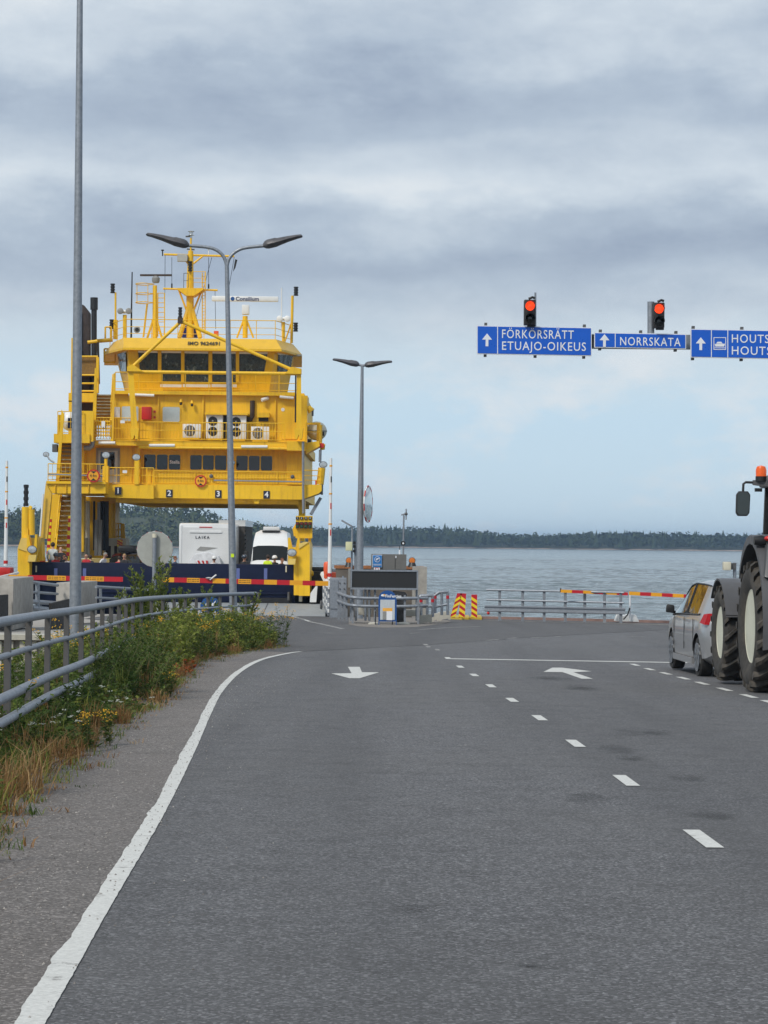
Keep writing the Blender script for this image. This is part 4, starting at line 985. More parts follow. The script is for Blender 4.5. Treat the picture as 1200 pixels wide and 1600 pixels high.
# ---- left casing under the passenger deck
SH = YEL
fp('casing_front', pm('casing_yellow', (.70, .43, .05), .5, dirt=.25, dirt_col=(.45, .26, .03)), [(71.5, 755), (80.5, 771), (73.5, 842), (61, 841)], 115.4, .35)
ft('casing_pipe', WHITE, [(67.5, 772, 115.2), (62.5, 838, 115.2)], .04, 6)
fb('casing_wall', SH, 77, 91, 772, 878, 121.5, 123); fb('casing_back_wall', SH, 110, 180, 776, 872, 124, 126); fb('casing_side', SH, 112, 131, 775, 862, 119.5, 120.2)
HZR = []
for x0, y0, x1, y1 in ((79, 808, 75, 868), (109.5, 806, 105, 885)):
    o = MB().bar(W(x0, y0, 116.8), W(x1, y1, 116.8), .14, .12).build('hazard_rail', CHEV_Y, ferry)
    for k in range(6):
        t = (k + .3) / 6; p = W(x0 + (x1 - x0) * t, y0 + (y1 - y0) * t, 116.8); q = W(x0 + (x1 - x0) * (t + .08), y0 + (y1 - y0) * (t + .08), 116.8)
        MB().bar(p, q, .15, .13).build('hazard_stripe', RED, o)
ft('white_pipe', CREAM, [(136.5, 783, 121), (136.5, 868, 121)], .12, 8)
fb('switch_cabinet', GREY, 147.5, 152.6, 812, 868, 122, 122.5); fb('switch_cabinet', GREY, 153.4, 158.8, 812, 868, 122, 122.5); fb('cabinet_duct', GALV, 152, 156.5, 785, 813, 122.1, 122.4)
for x in (147, 161.5, 165): ft('dark_pipe', BLACK, [(x, 783, 122.6), (x, 860, 122.6)], .16 if x > 150 else .06, 8)
fb('cream_casing', CREAM, 127, 134, 840, 872, 120, 121); cc = fb('cream_casing', CREAM, 161.5, 197, 841, 872, 123, 124.5)
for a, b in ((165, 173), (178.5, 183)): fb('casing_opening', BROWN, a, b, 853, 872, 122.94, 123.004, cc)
ft('yellow_post', YEL, [(174.5, 787, 124), (174.5, 842, 124)], .13, 8); fb('yellow_post_side', YEL, 177, 181, 787, 842, 125, 125.5)
mb = MB()
for x in (181, 185, 189.5): mb.tube([W(x, 817.5, 124.5), W(x, 842, 124.5)], .035, 5)
for y in (818, 828, 838): mb.tube([W(181, y, 124.5), W(190, y, 124.5)], .03, 5)
mb.build('deck_cage', YEL, ferry); fp('cage_side', YEL, [(189.5, 818), (194, 818), (196, 842), (190, 842)], 124.4, .2)
hzb = fb('hazard_board', CHEV_Y, 183, 191.5, 843, 854, 122.7, 122.74)
for k in range(3): fp('hazard_board_stripe', RED, [(183, 843.5 + k * 4), (183, 846 + k * 4 if k < 2 else 853.8), (191.5, min(854, 851 + k * 4)), (191.5, min(853.6, 848 + k * 4))] if k < 2 else [(187, 843), (191.5, 846), (191.5, 843.2)], 122.68, .02, hzb)
fb('hazard_drum', ORANGE, 57, 69, 871, 879, 112.5, 113)
# ------------------------------------------------------------------ left quay, linkspan
mb = MB(); qt = [(-4.55, 60.5), (-5.6, 72.5), (-10.9, 88.5), (-10.9, 100), (-13, 100), (-13, 92), (-12.5, 60.5)]
qz = W(30, 990, 60).z
mb.prism([(x, y, max(gz(y) - .02, -1.6)) for x, y in qt], (0, 0, -2.0))
lq = mb.build('quay_wall', CONC, smooth=0); tag(lq, 'low grey concrete quay wall with ribbed face behind the steel railing', 'wall')
for k in range(26):
    x = -12.2 + k * .29
    MB().box(x, x + .13, 60.40, 60.5, -2.4, -1.02).build('rib', CONC_L, lq)
MB().box(-12.6, -4.6, 60.3, 61.0, -.99, -.86).build('coping', CONC_L, lq)
def block(px0, pxm, px1, y0, y1, d, depth, label):
    a, m, b = W(px0, y1, d + .5), W(pxm, y1, d), W(px1, y1, d + depth); z0, z1 = m.z, W(pxm, y0, d).z
    back = a + (b - m); mb = MB(); mb.prism([Vector((p.x, p.y, z0)) for p in (a, m, b, back)], (0, 0, z1 - z0))
    o = mb.build('concrete_block', CONC, bevel=.03); return tag(o, label, 'block', 'concrete blocks on the quay')
block(-30, 20, 51.5, 904, 985, 68, 4.0, 'large concrete block on the quay with a dark board on its face')
block(87, 111, 151.5, 911, 968, 76, 4.5, 'smaller concrete block beside the tall bare lamp post')
TIMB = pm('tarred_timber', (.022, .019, .017), .8, var=.3, scale=6, bmp=.004)
for q, lab in ((((-20, 932), (13, 929), (13, 986), (-20, 986)), 'black timber fender board against the large concrete block'), (((80, 943), (109, 936), (109, 985), (80, 985)), 'black timber fender board in front of the smaller concrete block')):
    d = 66 if q[0][0] < 0 else 70
    A = [W(x, y, d + (0 if i in (0, 3) else 1.6)) for i, (x, y) in enumerate(q)]
    o = MB().prism(A, (-.1, .25, 0)).build('fender_board', TIMB); tag(o, lab, 'fender', 'timber fenders')
    MB().sphere(A[1].lerp(A[0], .25) + Vector((0, -.03, -.12)), .05, 8, 5).build('bolt_head', GALV, o) if False else None
# galvanised rail between the blocks
gr = thing('quay_railing', 'short galvanised railing bridging the two concrete blocks', 'railing', W(70, 965, 74))
for y0, y1, r_ in ((909.5, 914.5, .05), (925, 928, .04), (940, 943, .07), (950, 954.5, .09)): MB().tube([W(49, y0, 73), W(90, y1, 76)], r_, 8).build('rail', GALV, gr)
MB().tube([W(58.5, 911, 73.6), W(58.5, 963, 73.6)], .07, 8).build('post', GALV, gr)
gr = thing('quay_railing', 'galvanised railing running right from the smaller concrete block', 'railing', W(200, 950, 80))
for y0, y1, r_ in ((917, 922, .05), (934, 938, .04)): MB().tube([W(150, y0, 78), W(240, y1, 84)], r_, 8).build('rail', GALV, gr)
for x in (157, 195, 232): MB().tube([W(x, 918, 79), W(x, 952, 79)], .05, 8).build('post', GALV, gr)
# linkspan plate and its side rails
LS = pm('linkspan_plate', (.30, .32, .33), .6, .2, var=.12, scale=2, dirt=.3, dirt_col=(.2, .2, .2))
e0, e1 = -10.2, W(508, 960, 98).x
zA, zB = gz(98.2) + .012, W(430, 942.5, 109.7).z
mb = MB(); mb.hexa([(e0, 98.2, zA - .35), (e1, 98.2, zA - .35), (e1 - .25, 109.7, zB - .35), (e0, 109.7, zB - .35), (e0, 98.2, zA), (e1, 98.2, zA), (e1 - .25, 109.7, zB), (e0, 109.7, zB)])
ln = mb.build('linkspan', LS, smooth=0); tag(ln, 'grey steel linkspan plate leading onto the ferry', 'ramp')
MB().hexa([(-4.9, 98.25, zA + .002), (-4.86, 98.25, zA + .002), (-5.16, 109.6, zB + .002), (-5.2, 109.6, zB + .002), (-4.9, 98.25, zA + .006), (-4.86, 98.25, zA + .006), (-5.16, 109.6, zB + .006), (-5.2, 109.6, zB + .006)]).build('plate_joint', STEEL_D, ln)
lr = thing('linkspan_railing', 'white painted railing along the right side of the linkspan', 'railing', (e1, 100, zA))
for h in (1.15, .8, .45, .2): MB().bar((e1 + .12, 98.5, zA + h), (e1 - .35, 109, zB + h), .06, .12).build('rail', WHITE, lr)
for y in (99, 102, 105, 108.8): MB().bar((e1 + .12 - (y - 98.5) * .045, y, zA), (e1 + .12 - (y - 98.5) * .045, y, zA + 1.2), .09).build('post', GALV_D, lr)
MB().tube([(e1 + .1, 98.5, zA + 1.28), (e1 - .35, 108, zB + 1.35)], .13, 8).build('handrail', WHITE, lr)
fpb = MB().prism([W(x, y, 109) for x, y in ((484, 941), (485, 927), (493, 916), (496, 916), (494, 941))], (0, .3, 0)).build('white_bracket', WHITE); tag(fpb, 'white steel bracket at the foot of the right ferry post', 'bracket')
wheel = MB().lathe([(.16, -.05), (.2, 0), (.16, .05)], W(502, 945, 101), 'X', 14).build('hose_reel', STEEL_D); tag(wheel, 'small dark wheel standing on the linkspan beside its railing', 'wheel')
# black fendered pier with tyres, and the concrete dolphin behind the signs
bp = MB().box(W(486, 900, 112).x, W(545, 900, 112).x, 112, 122, SEA_Z, W(500, 893, 112).z).build('fender_pier', BLACK, bevel=.05); tag(bp, 'black rubber-clad pier beside the ferry bow', 'pier')
for k, px in enumerate((492, 500, 506)):
    c = W(px, 891, 113 + k * 2); mb = MB(); mb.lathe([(.22, -.1), (.38, -.1), (.42, 0), (.38, .1), (.22, .1)], c + Vector((0, 0, .05)), 'Z', 14, close=True); o = mb.build('tyre', RUBBER); tag(o, 'old rubber tyre lying on the black pier', 'tyre', 'tyres on the pier')
do = MB().box(W(524, 900, 104).x, W(665, 900, 104).x, 104, 112, SEA_Z, W(600, 889, 104).z).build('concrete_pier', pm('dark_concrete', (.14, .12, .10), .9, var=.2, scale=3, bmp=.006, dirt=.5, dirt_col=(.07, .06, .05), streak=True)); tag(do, 'weathered concrete pier with a rusty top edge behind the message board', 'pier')
MB().box(W(522, 900, 104).x, W(662, 900, 104).x, 103.96, 104.3, W(600, 889, 104).z, W(600, 884, 104).z).build('rusty_edge', RUST, do)
fr = MB().box(W(645, 900, 101).x, W(667, 900, 101).x, 101, 103.5, -2, W(656, 886, 101).z).build('concrete_pillar', CONC); tag(fr, 'square concrete pillar at the end of the pier', 'pillar')
for px, py, d, lab in ((545.5, 876, 103.6, 'amber beacon on the pier between the lamp post and the grey mast'), (644, 876, 103.6, 'amber beacon on the pier right of the grey control cabinet')):
    t = thing('beacon', lab, 'beacon', W(px, 886, d), group='amber beacons on the pier')
    MB().cyl(W(px, 886, d), W(px, 879, d), .2, .12, 10).build('base', BLACK, t)
    MB().lathe([(.02, -.08), (.12, -.07), (.13, .04), (.05, .05)], W(px, 876, d), 'Y', 14).build('lens', AMBER, t)
    MB().lathe([(.145, .03), (.145, .07)], W(px, 876, d), 'Y', 14).build('rim', BLACK, t)
# ------------------------------------------------------------------ lamp posts
def led_head(mb, p, direc, ln, w):
    d = Vector(direc).normalized(); s_ = Vector((0, 1, 0)); u = Vector((-d.z, 0, d.x)) if d.x > 0 else Vector((d.z, 0, -d.x)); u.normalize()
    st = [(-.03, .06, .05, .0), (.03, .12, .11, 0), (.1, .17, .135, .0), (.3, .18, .135, .0), (.36, .18, .115, .0), (.62, .17, .085, .02), (.86, .15, .06, .025), (.97, .12, .05, .02), (1.0, .06, .02, .015)]
    rings = []
    for t, hw, hh, lift in st:
        c = p + d * (ln * t) + u * (lift * ln)
        rings.append([c + s_ * (hw * math.cos(a) * w) + u * (hh * math.sin(a) * (1.0 if math.sin(a) > 0 else .7) * w) for a in [k * math.pi / 5 for k in range(10)]])
    for a, b in zip(rings, rings[1:]): mb.add(a + b, [(i, (i + 1) % 10, 10 + (i + 1) % 10, 10 + i) for i in range(10)])
    mb.add(rings[0], [tuple(range(10))]); mb.add(rings[-1], [tuple(range(10))])
# tall bare post close by
t = thing('lamp_post', 'very tall galvanised lamp post rising out of the picture behind the curved railing', 'lamp post', GX(117, 42, -.7))
pb, pt_ = W(117, 1040, 42), W(125, -30, 42); pt2 = pb + (pt_ - pb) * 1.15
MB().tube([pb - Vector((0, 0, .5)), pb.lerp(pt2, .1), pt2], [.105, .1, .042], 16).build('pole', GALV, t)
MB().cyl(pb - Vector((0, 0, .55)), pb + Vector((0, 0, .02)), .19, .19, 16).build('base_plate', GALV_D, t)
for s_ in (-1, 1):
    mb = MB(); led_head(mb, pt2 + Vector((s_ * .5, 0, .1)), (s_, 0, .2), .9, 1.0); mb.build('lamp_head', LAMPH, t)
    MB().tube([pt2, pt2 + Vector((s_ * .52, 0, .1))], .035, 8).build('lamp_arm', GALV, t)
fb_ = Vector((0, 0, 0))
# double-armed post
t = thing('lamp_post', 'twin-armed lamp post with curved arms before the ferry, leaning slightly left', 'lamp post', W(365.5, 997, 63), group='twin-headed lamp posts')
pb, pt_ = W(365.5, 1000, 63), W(354.5, 415, 63)
MB().tube([pb, pb.lerp(pt_, .15), pt_], [.105, .098, .056], 14).build('pole', GALV, t)
MB().cyl(W(365.2, 978, 63), W(365.1, 962, 63), .115, .11, 14).build('pole_collar', GALV_D, t)
fbx = W(363.2, 868, 62.85); MB().cbox(fbx, .08, .02, .09).build('reflector_tag', pm('lime_reflector', (.62, .80, .02), .4), t)
for pts, tip, hd in (([(354.3, 425), (353.5, 412), (348, 399), (337, 390), (322, 386), (293, 383.5)], (228, 367.5), -1), ([(354.7, 425), (355.5, 412), (360, 401), (370, 392), (384, 387), (413, 384)], (473, 370), 1)):
    arm = catmull([W(x, y, 63) for x, y in pts], 4); MB().tube(arm, .045, 10).build('lamp_arm', GALV, t)
    p0 = W(pts[-1][0], pts[-1][1], 63); p1 = W(tip[0], tip[1], 63); mb = MB(); led_head(mb, p0, p1 - p0, (p1 - p0).length, 1.05); mb.build('lamp_head', LAMPH, t)
# distant twin-headed post
t = thing('lamp_post', 'straight twin-headed lamp post carrying the convex traffic mirror', 'lamp post', W(561, 968, 94), group='twin-headed lamp posts')
pb, pt_ = W(561, 968, 94), W(566, 571, 94)
MB().tube([pb, pb.lerp(pt_, .25), pt_], [.15, .14, .055], 14).build('pole', GALV, t)
for tip, base in (((519.5, 562.5), (560, 570)), ((613, 566), (571, 571))):
    p0, p1 = W(*base, 94), W(*tip, 94); mb = MB(); led_head(mb, p0, p1 - p0, (p1 - p0).length, 1.05); mb.build('lamp_head', LAMPH, t)
    MB().tube([pt_, p0], .05, 8).build('lamp_arm', GALV, t)
# ------------------------------------------------------------------ mirrors
def mirror(c, r, rz, label, back_only, name='traffic_mirror'):
    t = thing(name, label, 'mirror', c, rz, local=True)
    MB().lathe([(r, .03), (r * 1.0, 0), (r * .93, -.02)], (0, 0, 0), 'Y', 32).build('mirror_back', pm('mirror_back_grey', (.36, .37, .34), .6, .2, var=.12, scale=3, dirt=.4) if 'mirror_back_grey' not in MATS else MATS['mirror_back_grey'], t)
    MB().lathe([(r * .9, -.022), (r * .75, -.05), (r * .5, -.075), (.02, -.09)], (0, 0, 0), 'Y', 32).build('mirror_glass', MIRR, t)
    n = 16
    for k in range(n):
        a0, a1 = 6.283 * k / n, 6.283 * (k + 1) / n
        MB().prism([(r * q * math.cos(a), -.026, r * q * math.sin(a)) for a, q in ((a0, .92), (a1, .92), (a1, 1.02), (a0, 1.02))], (0, .03, 0)).build('rim_segment', SWHITE if k % 2 else REDS, t)
    return t
mc = W(575, 787.5, 93.6); mirror(mc, .71, R(77), 'oval-looking convex mirror edge-on beside the distant lamp post', False)
mb2 = W(242, 858, 66); t = mirror(mb2, .485, R(180), 'round grey back of a traffic mirror above the tall shrub', True)
MB().cyl((0, .03, .31), (0, .06, .31), .06, .06, 12).build('clamp', GALV, t)
MB().tube([(0, .12, .33), (0, .12, -2.3)], .055, 12).build('post', GALV, t)
MB().cyl((0, .12, .31), (0, .12, .42), .065, .065, 12).build('post_cap', CREAM, t)
# blue arrow board behind the weeds
t = thing('blue_board', 'low blue board with white marks half hidden behind weeds', 'sign', W(329, 975, 66))
mb = MB(); c = W(329, 948, 66); mb.prism([W(x, y, 66) for x, y in ((313, 945), (318, 936), (329, 931), (339, 936), (344, 946), (344, 972), (313, 972))], (0, .05, 0)); mb.build('panel', BLUE, t)
MB().prism([W(x, y, 65.98) for x, y in ((318, 945), (326, 940), (326, 943), (334, 942), (337, 938), (336, 946), (326, 947))], (0, .02, 0)).build('white_mark', SWHITE, t)
for a, b in ((314, 320), (328, 337)): FB(MB(), a, b, 955, 962, 65.97, 66).build('white_mark', SWHITE, t)
# ------------------------------------------------------------------ barrier booms
def boom(p, q, n, first, label, h=.16, texts=()):
    p, q = Vector(p), Vector(q); t = thing('barrier_boom', label, 'barrier', (p + q) / 2, group='red and amber barrier booms')
    for k in range(n):
        a, b = p.lerp(q, k / n), p.lerp(q, (k + 1) / n)
        o = MB().bar(a, b, .08, h).build('boom_band', (REDS, YELS)[(k + first) % 2], t)
        if k in texts:
            c = (a + b) / 2; L = (b - a).length
            for j in range(2):                      # two rows of small print too fine to read
                for w0, w1 in ((.05, .22), (.26, .34), (.38, .60), (.64, .74), (.78, .94)):
                    MB().bar(a.lerp(b, w0) + Vector((0, -.042, .035 - .07 * j)), a.lerp(b, w1) + Vector((0, -.042, .035 - .07 * j)), .004, .022).build('boom_print', BLACK, o)
    return t
BD = 97.0
boom(W(-45, 900.5, BD), W(192, 905.3, BD), 8, 1, 'left barrier boom closing the far lane before the ferry gate', .19, (4, 6))
b2 = boom(W(252, 905.6, BD), W(513, 911.8, BD), 13, 1, 'long barrier boom reaching from the grey cabinet across the ferry gate', .19, (2, 6))
MB().lathe([(.02, 0), (.1, .02), (.13, .06), (.02, .08)], W(326, 905, BD - .05), 'Z', 12).build('boom_lamp', WHITE, b2)
MB().tube([W(328, 906, BD - .1), W(338, 898, BD - .1)], .03, 6).build('boom_arm', WHITE, b2)
def upright(px, y0, y1, d, lean, label):
    t = thing('raised_barrier_arm', label, 'barrier arm', W(px, y1, d), group='raised white barrier arms')
    a, b = W(px, y1, d), W(px + lean, y0, d); MB().tube([a, b], [.085, .05], 10).build('arm', WHITE, t)
    for f, m_, l_ in ((.02, RED, .03), (.45, YELS, .012), (.70, YELS, .012), (.93, YELS, .014)): MB().tube([a.lerp(b, f), a.lerp(b, f + l_)], [.092 - .035 * f] * 2, 10).build('arm_band', m_, t)
    for f, m_ in ((.36, RED), (.58, RED), (.80, BLACK)): MB().bar(a.lerp(b, f) + Vector((.02, -.075 + .03 * f, 0)), a.lerp(b, f + .05) + Vector((.02, -.075 + .03 * f, 0)), .05, .02).build('arm_mark', m_, t)
upright(8.8, 720, 884, 100, 2.0, 'raised white barrier arm over a red float left of the ferry')
upright(515, 716, 905, 99, 2.2, 'raised white barrier arm beside the grey barrier cabinet')
o = FB(MB(), -20, 16, 886.5, 899, 100, 101).build('red_float', RED, bevel=.06); tag(o, 'red float at the foot of the left raised barrier arm', 'float')
t = thing('orange_float', 'orange float box with an upright orange fender by the linkspan', 'float', W(515, 903, 101))
FB(MB(), 506, 524.5, 894, 904, 101, 101.8).build('box', ORANGE, t, bevel=.05); MB().lathe([(.14, 0), (.16, .1), (.16, .42), (.12, .5), (.02, .52)], W(511.5, 897, 100.8), 'Z', 12).build('fender', ORANGE, t)
hp_ = thing('quay_handrail', 'white handrail slanting down to the red float', 'railing', W(10, 905, 96))
MB().tube([W(-5, 903, 95), W(28, 895, 99)], .05, 8).build('rail', WHITE, hp_); MB().tube([W(-5, 909, 95), W(28, 901, 99)], .04, 8).build('rail', WHITE, hp_)
# grey barrier cabinet
t = thing('barrier_cabinet', 'galvanised barrier drive cabinet holding the long boom', 'cabinet', W(528, 966, 96))
FB(MB(), 515, 541, 903, 966, 96, 96.8).build('body', GALV_D, t, bevel=.02); FB(MB(), 516, 529, 955, 965, 95.97, 96).build('lower_door', GALV, t); FB(MB(), 516.5, 528, 906, 951, 95.97, 96).build('door', GALV, t)
MB().tube([W(536, 903, 96.4), W(536, 900, 96.4)], .04, 6).build('lifting_eye', GALV, t)
for j, (x, y) in enumerate(((531, 911), (538, 911), (531, 920), (538, 920))): MB().sphere(W(x, y, 95.98), .03, 6, 4).build('bolt', STEEL_D, t)
# ------------------------------------------------------------------ sign island
D = 83.0
t = thing('message_board', 'blank black electronic message board in a grey steel frame', 'message board', W(598, 972, D + .6))
FB(MB(), 550, 651, 893, 918.5, D + .5, D + .7).build('screen', SCREEN, t)
for x0, x1, y0, y1 in ((547.5, 653.5, 890.5, 893), (547.5, 653.5, 918.5, 921.5), (547.5, 550, 893, 918.5), (651, 653.5, 893, 918.5)): FB(MB(), x0, x1, y0, y1, D + .46, D + .8).build('frame_bar', GALV, t)
for x in (549, 571, 577, 586, 651): MB().tube([W(x, 921, D + .8), W(x, 970, D + .8)], .04, 6).build('leg', GALV, t)
FB(MB(), 544, 547.3, 889, 918, D + .6, D + 1.4).build('side_panel', GREY, t)
t = thing('control_cabinet', 'grey steel control cabinet with a blue camera notice', 'cabinet', W(607, 890, D + 2))
FB(MB(), 580, 635, 866, 890.5, D + 2, D + 2.6).build('body', pm('cabinet_grey', (.155, .15, .14), .5, .2, var=.1, dirt=.2), t)
for a, b in ((598.5, 617), (618, 635)): FB(MB(), a, b, 867.5, 890, D + 1.96, D + 2).build('door', MATS['cabinet_grey'], t)
FB(MB(), 617.8, 619.5, 868.5, 872, D + 1.93, D + 1.96).build('handle', SWHITE, t)
n_ = FB(MB(), 582, 597, 867, 886.5, D + 1.93, D + 1.99).build('camera_notice', SWHITE, t); FB(MB(), 582.6, 596.4, 867.6, 886, D + 1.915, D + 1.93).build('notice_face', pm('notice_blue', (.01, .16, .45), .4), n_)
c = W(589.5, 874, D + 1.9); MB().lathe([(.085, 0), (.1, 0), (.1, .012), (.085, .012)], c, 'Y', 20, close=True).build('notice_ring', SWHITE, n_)
MB().bar(c + Vector((-.05, 0, .0)), c + Vector((.05, 0, .03)), .015, .04).build('notice_pictogram', SWHITE, n_); MB().bar(c + Vector((-.03, 0, -.05)), c + Vector((0, 0, 0)), .014, .016).build('notice_pictogram', SWHITE, n_)
for y in (881.3, 882.8): FB(MB(), 583.5, 595.5, y, y + .5, D + 1.905, D + 1.915).build('notice_line', SWHITE, n_)
FB(MB(), 584, 593.5, 887, 891, D + 1.9, D + 1.94).build('small_notice', SWHITE, n_); MB().lathe([(.05, 0), (.065, 0), (.065, .01), (.05, .01)], W(588.7, 889.2, D + 1.89), 'Y', 14, close=True).build('small_notice_ring', RED, n_)
t = thing('weather_mast', 'slim mast with wind sensors and a round horn above the control cabinet', 'mast', W(630.5, 866, D + 2.3))
MB().tube([W(630, 866, D + 2.3), W(631, 805, D + 2.3)], .03, 8).build('pole', GALV_D, t); MB().tube([W(634.5, 812, D + 2.3), W(634.7, 795, D + 2.3)], .022, 6).build('aerial', GALV_D, t)
MB().tube([W(627, 804.5, D + 2.3), W(636, 802.5, D + 2.3)], .03, 6).build('sensor_arm', GALV_D, t); MB().sphere(W(634.5, 803, D + 2.3), .06, 8, 6).build('sensor', STEEL_D, t)
MB().lathe([(.03, .15), (.06, .05), (.085, 0), (.075, -.01)], W(630, 849, D + 2.1), 'Y', 16).build('horn', BLACK, t); MB().lathe([(.035, -.012), (.01, -.02)], W(630, 849, D + 2.1), 'Y', 10).build('horn_centre', SWHITE, t)
t = thing('short_aerial', 'small white-based aerial on top of the control cabinet', 'aerial', W(624.5, 866, D + 2.3)); MB().cyl(W(624.5, 866, D + 2.3), W(624.5, 859, D + 2.3), .03, .025, 8).build('base', SWHITE, t); MB().cyl(W(624.5, 859, D + 2.3), W(624.5, 853, D + 2.3), .012, .012, 6).build('rod', BLACK, t)
t = thing('mast_with_floodlight', 'thin mast with slanted tube light and cream junction box', 'mast', W(549, 970, D + 1.5))
MB().tube([W(548, 970, D + 1.5), W(550.5, 822, D + 1.5)], .035, 8).build('pole', GALV, t); MB().bar(W(533.5, 813, D + 1.5), W(550, 822.5, D + 1.5), .12, .06).build('tube_light', GALV_D, t)
FB(MB(), 540, 550.5, 846.5, 860.5, D + 1.2, D + 1.45).build('junction_box', pm('pale_yellow_box', (.62, .62, .38), .5, dirt=.2), t, bevel=.02)
t = thing('grey_post', 'square galvanised post carrying black clamps beside the lamp post', 'post', W(556, 970, D + 2)); MB().bar(W(556, 970, D + 2), W(555, 847, D + 2), .09).build('pole', GALV_D, t)
for y in (848, 854, 861): FB(MB(), 551, 555.5, y - 2, y + 2, D + 1.85, D + 2).build('clamp', BLACK, t)
# pipe rail round the island
t = thing('pipe_railing', 'low galvanised two-rail pipe fence round the message board', 'railing', W(590, 976, D), group='pipe fences of the island')
for y in (0, 12.5):
    pts = catmull([W(528, 926.5 + y, D + 3), W(545, 932.5 + y, D + .3), W(565, 934.5 + y, D), W(600, 935 + y, D), W(640, 934.8 + y, D), W(668, 934.5 + y * .9, D + .2)], 4)
    MB().tube(pts, .055, 10).build('rail', GALV, t)
for x, d in ((535, D + 2), (541.5, D + 1), (551, D + .2), (586, D), (632.5, D), (653.5, D), (529, D + 3)): MB().bar(W(x, 930, d + .06), W(x, 975 if d < D + 1 else 969, d + .06), .07).build('post', GALV_D, t)
for k, pts in enumerate((((656, 932.5), (657.5, 931), (676, 930.5), (677, 932)), ((678, 931), (686, 925.5), (700, 925), (700.5, 928)))):
    t = thing('pipe_railing', ('short pipe rail with red bands on the nearer white barrier', 'short pipe rail with red bands on the farther white barrier')[k], 'railing', W(pts[0][0] + 8, 970, 85), group='pipe fences of the island')
    dd = 85 + 2 * k
    MB().tube([W(*p, dd) for p in pts], .06, 8).build('rail', GALV, t); x0, x1 = pts[0][0], pts[-1][0]
    MB().tube([W(x0 + 2, 948, dd), W(x1 - 1, 947 - 3 * k, dd)], .05, 8).build('rail', GALV, t)
    for x in (x0 + 2, (x0 + x1) / 2 + 1, x1 - 1): MB().tube([W(x, pts[1][1] + 1, dd), W(x, 964 - 3 * k, dd)], .05, 8).build('post', GALV, t)
    for x in (x0 + 2, x1 - 1): MB().tube([W(x, pts[1][1] + 5, dd), W(x, pts[1][1] + 10, dd)], .056, 8).build('red_band', REDS, t)
for k, (x0, x1, y0, y1, d) in enumerate(((655, 675, 962, 976, 84.6), (673, 686, 960, 972, 86), (685, 704, 957, 970.5, 88))):
    mb = MB(); A = [W(x, y, d + i * .0) for i, (x, y) in enumerate(((x0, y0), (x1, y0 - 2), (x1, y1 - 2.5), (x1 - 3, y1 - 2), (x1 - 4, y1 - 4), (x0 + 5, y1 - 2.5), (x0 + 4, y1), (x0, y1)))]
    o = mb.prism(A, (0, .5, 0)).build('barrier_block', CONC_L); tag(o, ('cream concrete barrier block under the nearer red-banded rail', 'short cream concrete barrier block between the two others', 'cream concrete barrier block closest to the striped markers')[k], 'barrier', 'concrete barrier blocks')
# waste bin behind the notice board
t = thing('wheelie_bin', 'black wheeled waste bin behind the blue notice stand', 'bin', W(626, 974, D + .4))
mb = MB(); mb.loft([W(619, 972, D + .5), W(631, 974, D + .3), W(631, 974, D + .9), W(619, 972, D + .9)], [W(617, 929, D + .5), W(635, 930, D + .3), W(635, 930, D + 1), W(617, 929, D + 1)]); mb.build('body', BLACK, t, bevel=.02)
mb = MB(); mb.loft([W(612, 930, D + .3), W(637, 931, D + .2), W(637, 930, D + 1.1), W(612, 929, D + 1.1)], [W(614, 923, D + .5), W(633, 925, D + .4), W(633, 925, D + 1), W(614, 923, D + 1)]); mb.build('lid', BLACK, t, bevel=.02)
# blue arched notice stand
t = thing('notice_stand', 'blue arched pavement notice stand with a white logo and papers', 'notice stand', W(606, 976, 81.5))
d = 81.5
arch = [(591.5, 971), (591.5, 937)] + [(605.3 - 13.8 * math.cos(a), 935 - 12.5 * math.sin(a)) for a in [k * math.pi / 10 for k in range(1, 10)]] + [(619.2, 937), (619.2, 971)]
MB().prism([W(x, y, d) for x, y in arch], (0, .05, 0)).build('frame_panel', BLUE, t)
FB(MB(), 594, 616.8, 937, 968.5, d - .012, d + .0).build('poster_pane', pm('pale_poster', (.48, .52, .55), .25, var=.06), t)
FB(MB(), 598, 613, 950, 955, d - .02, d - .013).build('orange_paper', pm('orange_paper', (.85, .42, .06), .6), t); FB(MB(), 604, 613, 955, 969.0, d - .022, d - .014).build('white_paper', SWHITE, t); FB(MB(), 598, 603.5, 956, 968, d - .02, d - .013).build('grey_paper', GREY, t)
text_part('FinFerries', .135, W(602, 931.5, d - .004), SWHITE, t, 'logo_lettering', weight=.003, depth=.004); MB().sphere(W(599, 930.5, d - .01), .05, 10, 6, (1.6, .2, .8)).build('logo_mark', SWHITE, t); MB().sphere(W(600.5, 929.5, d - .018), .03, 8, 5, (1.3, .2, .8)).build('logo_spot', YELS, t)
for x in (592, 619): MB().bar(W(x, 937, d + .01), W(x, 977, d + .01), .03).build('leg', BLUE, t)
for x in (586.5, 613): MB().bar(W(x, 955, d + .4), W(x, 976, d + .5), .03).build('rear_leg', BLACK, t)
for k, (x, y, w) in enumerate(((584, 975, 10), (630, 975, 11))):
    mb = MB(); mb.sphere(W(x, y, 82.2), .22, 9, 5, (w / 10, 1, .32)); o = mb.build('rubble_stone', CONC_L); tag(o, ('flat pale lump of concrete left of the blue notice stand', 'flat pale lump of concrete at the foot of the black bin')[k], 'stone', 'loose concrete lumps')
GB = pm('gravel_patch', (.20, .18, .16), .95, var=.3, scale=20, bmp=.02)
A = [Gp(x, y) for x, y in ((545, 976), (560, 979), (600, 981), (650, 980), (690, 975), (705, 971), (690, 968), (620, 964), (545, 965))]
MB().sheet([on_ground(p.x, p.y, .006) for p in A]).build('gravel_patch', GB, road, smooth=0)
